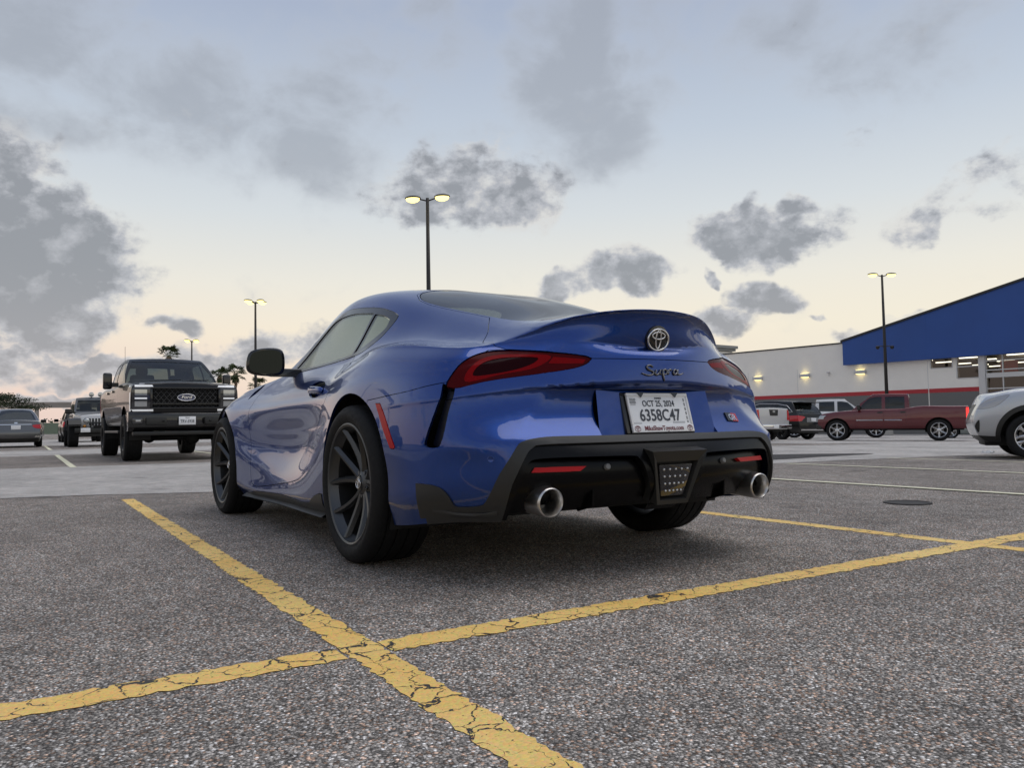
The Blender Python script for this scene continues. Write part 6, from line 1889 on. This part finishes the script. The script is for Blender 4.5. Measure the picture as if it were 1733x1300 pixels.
def build_store():
    # local frame: x along the wall (world -x direction is local +x), y out of the wall toward the lot
    A = Vector((47.5, -49.05)); B = Vector((22.5, -51.92))
    d = (B-A).normalized(); ang = math.atan2(d.y, d.x)
    root = empty('store_building', (A.x, A.y, -.72), ang)
    tag(root, 'large white store with blue gable fascia, red stripe and lit glazed entrance', 'building')
    # local: +x toward the entrance, +y = left of that = away from the lot? check sign
    out = -1 if Vector((-d.y, d.x)).dot(Vector((CAM.x, CAM.y))-A) < 0 else 1
    Z = lambda z: z+.72
    X = lambda wx: (wx-A.x)/d.x
    o = out
    def bx(name, x0, x1, y0, y1, z0, z1, mat, parent=root, bev=0):
        return box(name, (x0, min(y0*o, y1*o), z0), (x1, max(y0*o, y1*o), z1), mat, parent, bev)
    xe = X(24.95)      # start of the entrance glazing
    xg = X(34.4)       # start of the blue gable
    xw1, xw2, xw3, xw4 = X(28.42), X(27.0), X(26.73), X(25.3)
    L = 60.0
    # wall pieces round the openings
    pieces = [(-8, xw1, 0, Z(6.05)), (xw1, xw2, 0, Z(3.77)), (xw1, xw2, Z(4.43), Z(6.05)), (xw2, xw3, 0, Z(6.05)), (xw3, xw4, 0, Z(3.0)), (xw3, xw4, Z(4.50), Z(6.05)), (xw4, xe, 0, Z(6.05)), (xe, xe+11, Z(4.62), Z(6.05)), (xe+11, L, 0, Z(6.05))]
    for x0, x1, z0, z1 in pieces: bx('wall', x0, x1, 0, -.3, z0, z1, M_WALL)
    bx('wall', -8.3, -8, 0, -50, 0, Z(6.05), M_WALL); bx('roof', -8, L, -.3, -50, Z(5.6), Z(5.7), M_COPING)
    bx('coping', -8.1, xg, .06, -.4, Z(6.05), Z(6.15), M_COPING)
    # control joints
    for x in (X(28.62), X(38.5), X(43), 4.0): bx('wall_joint', x-.015, x+.015, .004, 0, Z(2.45), Z(4.35), M_TRIMW)
    # blue gable fascia standing off the wall
    s = .231*abs(d.x)
    zt = lambda x: Z(6.12)+(x-xg)*s
    xp = xg+20.0
    poly = [(xg, Z(4.40)), (xp*2-xg, Z(4.40)), (xp*2-xg, zt(xg)), (xp, zt(xp)), (xg, zt(xg))]
    bm = bmesh.new(); prism_bm(bm, poly, .55*o, 'y', .003*o); bm_obj('gable_fascia', bm, M_BLUEW, root)
    for x in np.arange(xg+3.0, xp*2-xg-1, 3.05):
        zz = zt(x) if x < xp else zt(2*xp-x)
        bx('fascia_seam', x-.012, x+.012, .5535, .557, Z(4.42), zz-.05, M_BLUEW)
    for (xa, xb) in ((xg-.1, xp), (2*xp-xg+.1, xp)):
        bm = bmesh.new()
        za = zt(xa) if xa < xp else zt(2*xp-xa); zb_ = zt(xp)
        pts = [(xa, za+.004), (xb, zb_+.004), (xb, zb_+.16), (xa, za+.16)]
        prism_bm(bm, pts, 1.2*o, 'y', -.55*o); bm_obj('gable_coping', bm, M_COPING, root)
    # red stripe and grey dado
    for x0, x1 in ((-8, X(28.6)-.04), (X(28.6)+.04, xe-.25)):
        bx('red_stripe', x0, x1, .03, .0, Z(2.12), Z(2.40), M_REDW)
        bx('grey_dado', x0, x1, .02, .0, 0, Z(2.118), M_GREYW)
    bx('entrance_pier', xe-.42, xe-.02, .10, .0, 0, Z(4.6), M_TRIMW)
    # glazing
    def glazing(x0, x1, z0, z1, xs_, zs_, nm):
        w = empty(nm, (0, 0, 0), 0, root)
        fr = []
        for x in [x0]+list(xs_)+[x1]: bx('mullion', x-.035, x+.035, .02, -.12, z0, z1, M_TRIMW, w)
        for z in [z0]+list(zs_)+[z1]:
            xx = [x0]+list(xs_)+[x1]
            for a, b in zip(xx, xx[1:]): bx('transom', a+.036, b-.036, .015, -.115, z-.035, z+.035, M_TRIMW, w)
        xx = [x0]+list(xs_)+[x1]; zz = [z0]+list(zs_)+[z1]
        for a, b in zip(xx, xx[1:]):
            for c, e in zip(zz, zz[1:]):
                mesh_obj('pane', [(a+.03, -.05*o, c+.03), (b-.03, -.05*o, c+.03), (b-.03, -.05*o, e-.03), (a+.03, -.05*o, e-.03)], [(0, 1, 2, 3)], M_SHOPGLASS, w)
    glazing(xw1, xw2, Z(3.77), Z(4.43), [], [], 'high_window')
    glazing(xw3, xw4, Z(3.0), Z(4.50), [], [Z(3.78)], 'tall_window')
    glazing(xe, xe+11, 0, Z(4.60), [xe+1.0, xe+3.0, xe+5, xe+7, xe+9], [Z(2.25), Z(3.45), Z(4.05)], 'entrance_glazing')
    bx('door_header', xe+.05, xe+10.95, .12, -.10, Z(2.95), Z(3.25), M_TRIMW)
    # interior with rows of lamps
    bx('interior_floor', -2, 58, -.4, -46, .0, .02, M_GREYW); bx('interior_back', -2, 58, -30, -30.2, 0, Z(5.2), P('shop back wall', (.5, .47, .43), .8))
    bx('interior_ceiling', -2, 58, -.4, -46, Z(5.3), Z(5.35), P('shop ceiling', (.40, .37, .33), .8))
    rnd = random.Random(3)
    for i in range(8):
        for j in range(6):
            bx('ceiling_light', xw1-4+i*3.2, xw1-4+i*3.2+1.2, -3-j*3.4, -3.25-j*3.4, Z(4.75), Z(4.82), M_TUBE)
    for i in range(3): bx('hanging_banner', xw3+.8+i*4, xw3+1.9+i*4, -5-i, -5.03-i, Z(3.5), Z(4.3), M_REDW)
    for i in range(6):
        bx('shelf_unit', xe-2+i*3.0, xe-1.2+i*3.0, -8, -22, .02, 2.0, P('shop shelf', (.25, .22, .2), .8))
    # wall lamps washing up and down
    for wx in (42.03, 37.82, 33.36):
        x = X(wx)
        f = empty('wall_lamp', (0, 0, 0), 0, root)
        bx('lamp_box', x-.42, x+.42, .24, .0, Z(3.72), Z(3.98), M_TRIMW, f, .02)
        bx('lamp_lens', x-.30, x+.30, .20, .03, Z(3.700), Z(3.719), M_WARM, f); bx('lamp_lens', x-.30, x+.30, .20, .03, Z(3.981), Z(4.0), M_WARM, f)
        for zz, rx in ((3.66, 0), (4.04, math.pi)):
            ld = bpy.data.lights.new('wall_lamp_light', 'SPOT'); ld.energy = 2.2; ld.color = (1, .78, .32); ld.spot_size = R(125); ld.spot_blend = .9; ld.shadow_soft_size = .12
            lo = bpy.data.objects.new('wall_lamp_light', ld); C.objects.link(lo); lo.parent = f; lo.location = (x, .17*o, Z(zz)); lo.rotation_euler = (rx, 0, 0)
    cb = empty('security_camera', (0, 0, 0), 0, root); x = X(35.83)
    bx('camera_body', x-.08, x+.08, .30, .0, Z(3.9), Z(4.0), M_TRIMW, cb, .02); bx('camera_bracket', x-.05, x+.05, .06, 0, Z(3.7), Z(3.89), M_TRIMW, cb)
    # white block of a taller shop further along
    r2 = empty('far_store', (65.9, -66.0, -.7), ang); tag(r2, 'white far store block with a grey cornice, seen past the spoiler', 'building')
    bm = bmesh.new(); box_bm(bm, (-4, -6, 0), (1.1, 6, 9.4)); bm_obj('wall', bm, M_WALL, r2)
    bm = bmesh.new(); box_bm(bm, (-4.3, -6.3, 9.45), (1.35, 6.3, 9.75), .0); box_bm(bm, (-4.5, -6.5, 9.76), (1.55, 6.5, 10.1)); bm_obj('cornice', bm, P('cornice grey', (.28, .28, .27), .7), r2)

def lamp_post(loc, h, heads, label, rz=0.0, rad=.09, lamp=True, cams=False):
    root = empty('lamp_post', loc, rz); tag(root, label, 'lamp post', 'tall car park lamp posts')
    lathe('base_drum', [(0, .75), (.28, .75), (.30, .72), (.30, 0)], P('concrete base', (.35, .34, .32), .8), root, 20, 'z')
    bm = bmesh.new(); tube_bm(bm, [(0, 0, .75), (0, 0, h*.5), (0, 0, h)], [rad*1.35, rad*1.1, rad*.75], 12); bm_obj('pole', bm, M_POLE, root, angle=R(50))
    for k in range(heads):
        a = 2*math.pi*k/heads
        e = empty('lamp_head', (0, 0, h), a, root)
        tube('arm', [(0, 0, -.12), (.25, 0, -.05), (.42, 0, .02)], .03, M_POLE, e, 8)
        bm = bmesh.new(); bmesh.ops.create_uvsphere(bm, u_segments=16, v_segments=8, radius=1)
        for v in bm.verts: v.co = Vector((v.co.x*.34+.62, v.co.y*.24, max(v.co.z, -.15)*.10+.03))
        bm_obj('lamp_cover', bm, M_POLE, e, angle=R(50))
        bm = bmesh.new(); bmesh.ops.create_uvsphere(bm, u_segments=16, v_segments=8, radius=1)
        for v in bm.verts: v.co = Vector((v.co.x*.30+.62, v.co.y*.21, min(v.co.z, .2)*.17+.005))
        bm_obj('lamp_lens', bm, P('lit lamp lens', (.9, .85, .6), .4, emit=(1.0, .80, .24), estr=2.0), e, smooth=True)
    if cams:
        for s in (-1, 1):
            c = empty('pole_camera', (0, 0, h*.55), 0 if s > 0 else math.pi, root)
            tube('camera_arm', [(0, 0, 0), (.3, 0, .05), (.45, 0, 0)], .03, M_POLE, c, 6)
            lathe('camera_dome', [(0, -.16), (.10, -.10), (.13, 0), (.12, .06), (0, .10)], M_POLE, c, 14, 'z').location = (.48, 0, -.02)
    return root

def leaf_mat(name, c):
    m = P(name, c, .6, spec=.3); noise_bump(m, 1.5, 0, 4, col_var=.45); return m
M_PALM = leaf_mat('palm frond green', (.055, .075, .028))
M_TRUNK = P('palm trunk', (.16, .11, .07), .9); noise_bump(M_TRUNK, 9, .02, col_var=.35)

def palm(loc, h, label, seed, crown=1.5):
    rnd = random.Random(seed)
    root = empty('palm_tree', loc); tag(root, label, 'palm tree', 'palm trees beyond the lot')
    pts = [(rnd.uniform(-.05, .05)*k, rnd.uniform(-.05, .05)*k, h*k/6) for k in range(7)]
    bm = bmesh.new(); tube_bm(bm, pts, [.24, .19, .17, .16, .16, .17, .2], 10)
    tube_bm(bm, [(pts[6][0], pts[6][1], h-.9), (pts[6][0], pts[6][1], h-.45), (pts[6][0], pts[6][1], h)], [.2, .42, .25], 10)   # old boots
    bm_obj('trunk', bm, M_TRUNK, root, smooth=True)
    top = Vector(pts[6])
    for k in range(30):
        a = rnd.uniform(0, 2*math.pi); el = rnd.choice([rnd.uniform(-.9, -.1), rnd.uniform(-.1, .8), rnd.uniform(.3, 1.3)])
        dirv = Vector((math.cos(a)*math.cos(el), math.sin(a)*math.cos(el), math.sin(el)))
        L = crown*rnd.uniform(.62, .8); c = top+dirv*L
        bm = bmesh.new()
        tube_bm(bm, [top, top+dirv*L*.5, c], .018, 4)
        # fan of blades
        s = dirv.cross(Vector((0, 0, 1))); s = s.normalized() if s.length > .1 else Vector((1, 0, 0)); u = s.cross(dirv)
        nb = 17
        for j in range(nb):
            t = -1.9+3.8*j/(nb-1)
            dv = (dirv*math.cos(t)+s*math.sin(t)*1.0+u*rnd.uniform(-.15, .15)).normalized()
            ln = crown*rnd.uniform(.42, .55)*(1 if abs(t) < 1.2 else .75)
            w = dirv.cross(dv); w = (u.cross(dv)).normalized()*.065
            p0 = c; p1 = c+dv*ln*.55; p2 = c+dv*ln-Vector((0, 0, ln*.28))
            a0 = bm.verts.new(p0); b0 = bm.verts.new(p1+w); b1 = bm.verts.new(p1-w); c0 = bm.verts.new(p2)
            bm.faces.new((a0, b0, c0, b1))
        bm_obj('frond', bm, M_PALM, root)
    return root

def leafy(name, loc, size, n, mat, label, cat, seed, trunk=True, leaf=.22, group=None):
    """tree or shrub: limbs plus many small leaf faces in uneven clumps"""
    rnd = random.Random(seed)
    root = empty(name, loc); tag(root, label, cat, group)
    sx, sy, sz, zc = size
    clumps = []
    for k in range(26):
        while True:
            p = Vector((rnd.uniform(-1, 1), rnd.uniform(-1, 1), rnd.uniform(-1, 1)))
            if p.length < 1: break
        clumps.append((Vector((p.x*sx, p.y*sy, zc+p.z*sz)), rnd.uniform(.22, .42)))
    if trunk:
        bm = bmesh.new()
        tube_bm(bm, [(0, 0, 0), (.08, 0, zc*.4), (0, .1, zc*.75)], [.22, .17, .12], 8)
        for c, r_ in clumps[:9]: tube_bm(bm, [(0, .1, zc*.6), tuple((Vector((0, .1, zc*.7))+c)/2), tuple(c)], [.1, .06, .02], 5)
        bm_obj('trunk', bm, P('bark', (.09, .07, .055), .9), root)
    V, F = [], []
    for k in range(n):
        c, r_ = rnd.choice(clumps)
        d = Vector((rnd.gauss(0, 1), rnd.gauss(0, 1), rnd.gauss(0, 1))).normalized()*(rnd.random()**.45)
        p = c+Vector((d.x*r_*sx, d.y*r_*sy, d.z*r_*sz*1.1))
        a = Vector((rnd.gauss(0, 1), rnd.gauss(0, 1), rnd.gauss(0, .6))).normalized(); b = a.cross(Vector((rnd.gauss(0, 1), rnd.gauss(0, 1), rnd.gauss(0, 1)))).normalized()
        s = leaf*rnd.uniform(.6, 1.2); i = len(V)
        V += [p-a*s, p+b*s*.45, p+a*s, p-b*s*.45]; F.append((i, i+1, i+2, i+3))
    mesh_obj('crown', V, F, mat, root)
    return root

def build_site():
    build_store()
    lamp_post((26.5, -12.4, gz(26, -12.4)), 9.95-gz(26, -12.4), 2, 'tallest lamp post with two bright lamps, rising behind the coupe roof', R(50))
    lamp_post((57.8, -13.3, gz(57, -13.3)), 10.0-gz(57, -13.3), 4, 'slim lamp post between the wing mirror and the palms, lamps lit', R(20))
    lamp_post((87.9, -14.2, gz(88, -14.2)), 10.0-gz(88, -14.2), 4, 'farthest lamp post, thin, above the black pickup roof', R(30))
    lamp_post((28.8, -46.75, gz(29, -46.4)), 9.95-gz(29, -46.4), 2, 'lamp post in front of the blue store gable', R(60), cams=True)
    lamp_post((38, 22, 0), 10.0, 2, 'lamp post out of frame, seen only mirrored in the door', R(10))
    palm((46, 30, 0), 8.5, 'palm tree out of frame, mirrored in the coupe door', 9, 1.9)
    palm((111.1, -21.7, -.3), 8.0, 'left of the two palm trees beside the black pickup', 1, 1.35)
    palm((104.7, -22.5, -.3), 7.9, 'right of the two palm trees, its trunk in plain view', 2, 1.35)
    palm((103.9, -14.4, -.3), 9.9, 'lone palm crown showing above the pickup roof', 3, 1.5)
    palm((150, -37, -.3), 8.5, 'far palm crown just under the wing mirror arm', 6, 2.0)
    M_LEAF = leaf_mat('dark evergreen leaves', (.035, .045, .02))
    leafy('shade_tree', (91, 3.6, 0), (4.4, 4.4, .95, 3.35), 11000, M_LEAF, 'dark flat-topped tree above the grey saloon roof', 'tree', 11, leaf=.10)
    # bridge deck across the far left
    o = bm = bmesh.new(); box_bm(bm, (-.6, -14, 4.9), (.6, 40, 5.6)); box_bm(bm, (-.7, -14, 5.61), (-.5, 40, 5.95)); br = bm_obj('bridge_deck', bm, P('bridge concrete', (.30, .27, .25), .8)); br.location = (168, -2, 0)
    for y in (-10, 0.2, 14, 30):
        b = box('bridge_pier', (-.5, y-.35, 0), (.5, y+.35, 4.89), P('bridge concrete', (.30, .27, .25), .8), br)
    box('bridge_beam', (-.3, -12, 4.5), (.3, 38, 4.88), P('bridge concrete', (.30, .27, .25), .8), br) if False else None
    tag(br, 'grey road bridge low on the horizon between the tree and the off-roader', 'bridge')
    # low far greenery and roofs all round the horizon
    rnd = random.Random(8)
    V, F = [], []
    def mass(x, y, w, h):
        for k in range(int(w*60)):
            p = Vector((x+rnd.uniform(-2, 2), y+rnd.uniform(-w/2, w/2), abs(rnd.gauss(0, .5))*h)); p.z = min(p.z, h*1.2)
            s = rnd.uniform(.15, .32); a = Vector((rnd.gauss(0, .5), rnd.gauss(0, 1), rnd.gauss(0, 1))).normalized(); b = a.cross(Vector((1, rnd.gauss(0, .4), rnd.gauss(0, .4)))).normalized()
            i = len(V); V.extend([p-a*s, p+b*s*.5, p+a*s, p-b*s*.5]); F.append((i, i+1, i+2, i+3))
    for y in range(-150, 120, 5): mass(190+rnd.uniform(-8, 8), y, 6, rnd.uniform(1.4, 2.8))
    ms = mesh_obj('treeline', [tuple(v) for v in V], F, leaf_mat('far leaves', (.06, .075, .04))); tag(ms, 'low far greenery along the horizon', None, None, 'stuff')
    V, F = [], []
    for k in range(90):
        a = R(60)+k*R(190)/90; rr = 85+rnd.uniform(-8, 8); cx, cy_ = CAM.x+rr*math.cos(a), CAM.y+rr*math.sin(a); h = rnd.uniform(2, 4.5)
        for j in range(70):
            p = Vector((cx+rnd.gauss(0, 2), cy_+rnd.gauss(0, 2), abs(rnd.gauss(0, .5))*h)); s = rnd.uniform(.4, .9)
            q = Vector((rnd.gauss(0, 1), rnd.gauss(0, 1), rnd.gauss(0, 1))).normalized(); b = q.cross(Vector((rnd.gauss(0, 1), rnd.gauss(0, 1), rnd.gauss(0, 1)))).normalized()
            i = len(V); V.extend([p-q*s, p+b*s*.5, p+q*s, p-b*s*.5]); F.append((i, i+1, i+2, i+3))
    ms = mesh_obj('treeline', [tuple(v) for v in V], F, MATS['far leaves']); tag(ms, 'far greenery behind the camera, mirrored in the paint', None, None, 'stuff')
    # low metal fence and parked roofs far left
    f = empty('far_fence', (120, -2, 0)); tag(f, 'low grey-green fence far behind the saloon', 'fence')
    for k in range(14): box('fence_post', (-.05, k*2.5-12, 0), (.05, k*2.5-11.9, 1.9), M_GREYW, f)
    for k in range(13): box('fence_panel', (-.03, k*2.5-11.88, .2), (.0, k*2.5-9.52, 1.7), P('fence green', (.16, .20, .15), .8), f)

# ---------------------------------------------------------------- put everything in place
def on(x, y): return (x, y, gz(x, y)+.004)
def tilt(o, sz=1.0):
    o.scale.z *= sz
    s = .0155 if o.location.y < -6 else 0
    if s: o.matrix_world = Matrix.Translation(o.location) @ Matrix.Rotation(s, 4, 'X') @ Matrix.Rotation(o.rotation_euler.z, 4, 'Z') @ Matrix.Diagonal((*o.scale, 1))
    return o
build_site()
build_coupe()
build_black_pickup((15.45, -.62, .004), R(180), .97).scale.z = 1.0
build_offroader((31.0, -.55, .004), R(180), 1.0)
build_saloon((33.9, 2.0, .004), 0, 1.0)
build_suv('dark_suv', 'dark SUV half hidden between the grey saloon and the off-roader', 'SUV', (45.5, -.95, .004), 0, 1.0, M_BLACKP, M_BLKALLOY, chrome=False)
tilt(build_pickup('maroon_pickup', 'maroon crew-cab pickup seen side-on with polished six-spoke wheels', on(15.75, -26.85), R(31), .96, M_MAROON, M_ALLOY, spokes_simple(6, .07, .055, .05, twin=5)), 1.0)
tilt(build_suv('black_suv', 'black SUV with chrome window trim, tail toward the camera, between two pickups', 'SUV', on(22.1, -27.6), R(-2), 1.0, M_BLACKP, M_BLKALLOY))
tilt(build_pickup('silver_pickup', 'pale silver pickup showing its tailgate right beside the coupe tail', on(21.0, -23.4), R(-2), .95, M_JEEPP, M_ALLOY, spokes_simple(6, .05, .045, .05), chrome_strip=False, tail_badge=True))
tilt(build_pickup('white_pickup', 'white crew-cab pickup parked behind the black SUV, chrome mirror', on(23.6, -34.2), R(-143), 1.06, M_WHITEP, M_ALLOY, spokes_simple(6, .05, .045, .05), chrome_strip=False))
tilt(build_crossover(on(2.30, -12.48), R(32), 1.0))
# more of the lot, outside the frame but mirrored in the coupe's paint
_ = 0
pale = build_saloon(on(17.2, -36.5), R(33), 1.05)
pale.name = 'pale_saloon'
tag(pale, 'pale saloon roof and windscreen showing over the maroon pickup bed', 'car')
for ch in pale.children_recursive:
    if ch.type == 'MESH':
        for i, mm in enumerate(ch.data.materials):
            if mm is M_GREYP: ch.data.materials[i] = M_PALEP

by = {o.name: o for o in scene.objects if o.parent is None}
def also(src, name, label, cat, x, y, rz):
    c = copy_tree(by[src]); c.name = name
    c.location = (x, y, gz(x, y)+.004); c.rotation_euler = (0, 0, rz)
    tag(c, label, cat, 'cars mirrored in the coupe paint')
also('grey_saloon', 'parked_saloon', 'grey saloon out of frame, first in the row mirrored in the door', 'car', 15.6, 5.0, R(180))
also('white_pickup', 'parked_pickup', 'white pickup out of frame, mirrored in the coupe door', 'pickup truck', 16.2, 7.9, R(180))
also('black_suv', 'parked_suv', 'black SUV out of frame, mirrored low in the coupe door', 'SUV', 15.9, 13.4, R(180))
also('silver_crossover', 'parked_crossover', 'silver crossover out of frame, last in the row mirrored in the door', 'car', 31.0, 10.8, R(0))
also('grey_saloon', 'parked_saloon', 'grey saloon behind the camera, mirrored in the rear bumper', 'car', -14.5, -7.5, R(8))
also('maroon_pickup', 'parked_pickup', 'maroon pickup behind the camera, mirrored in the rear bumper', 'pickup truck', -16.0, -2.0, R(4))
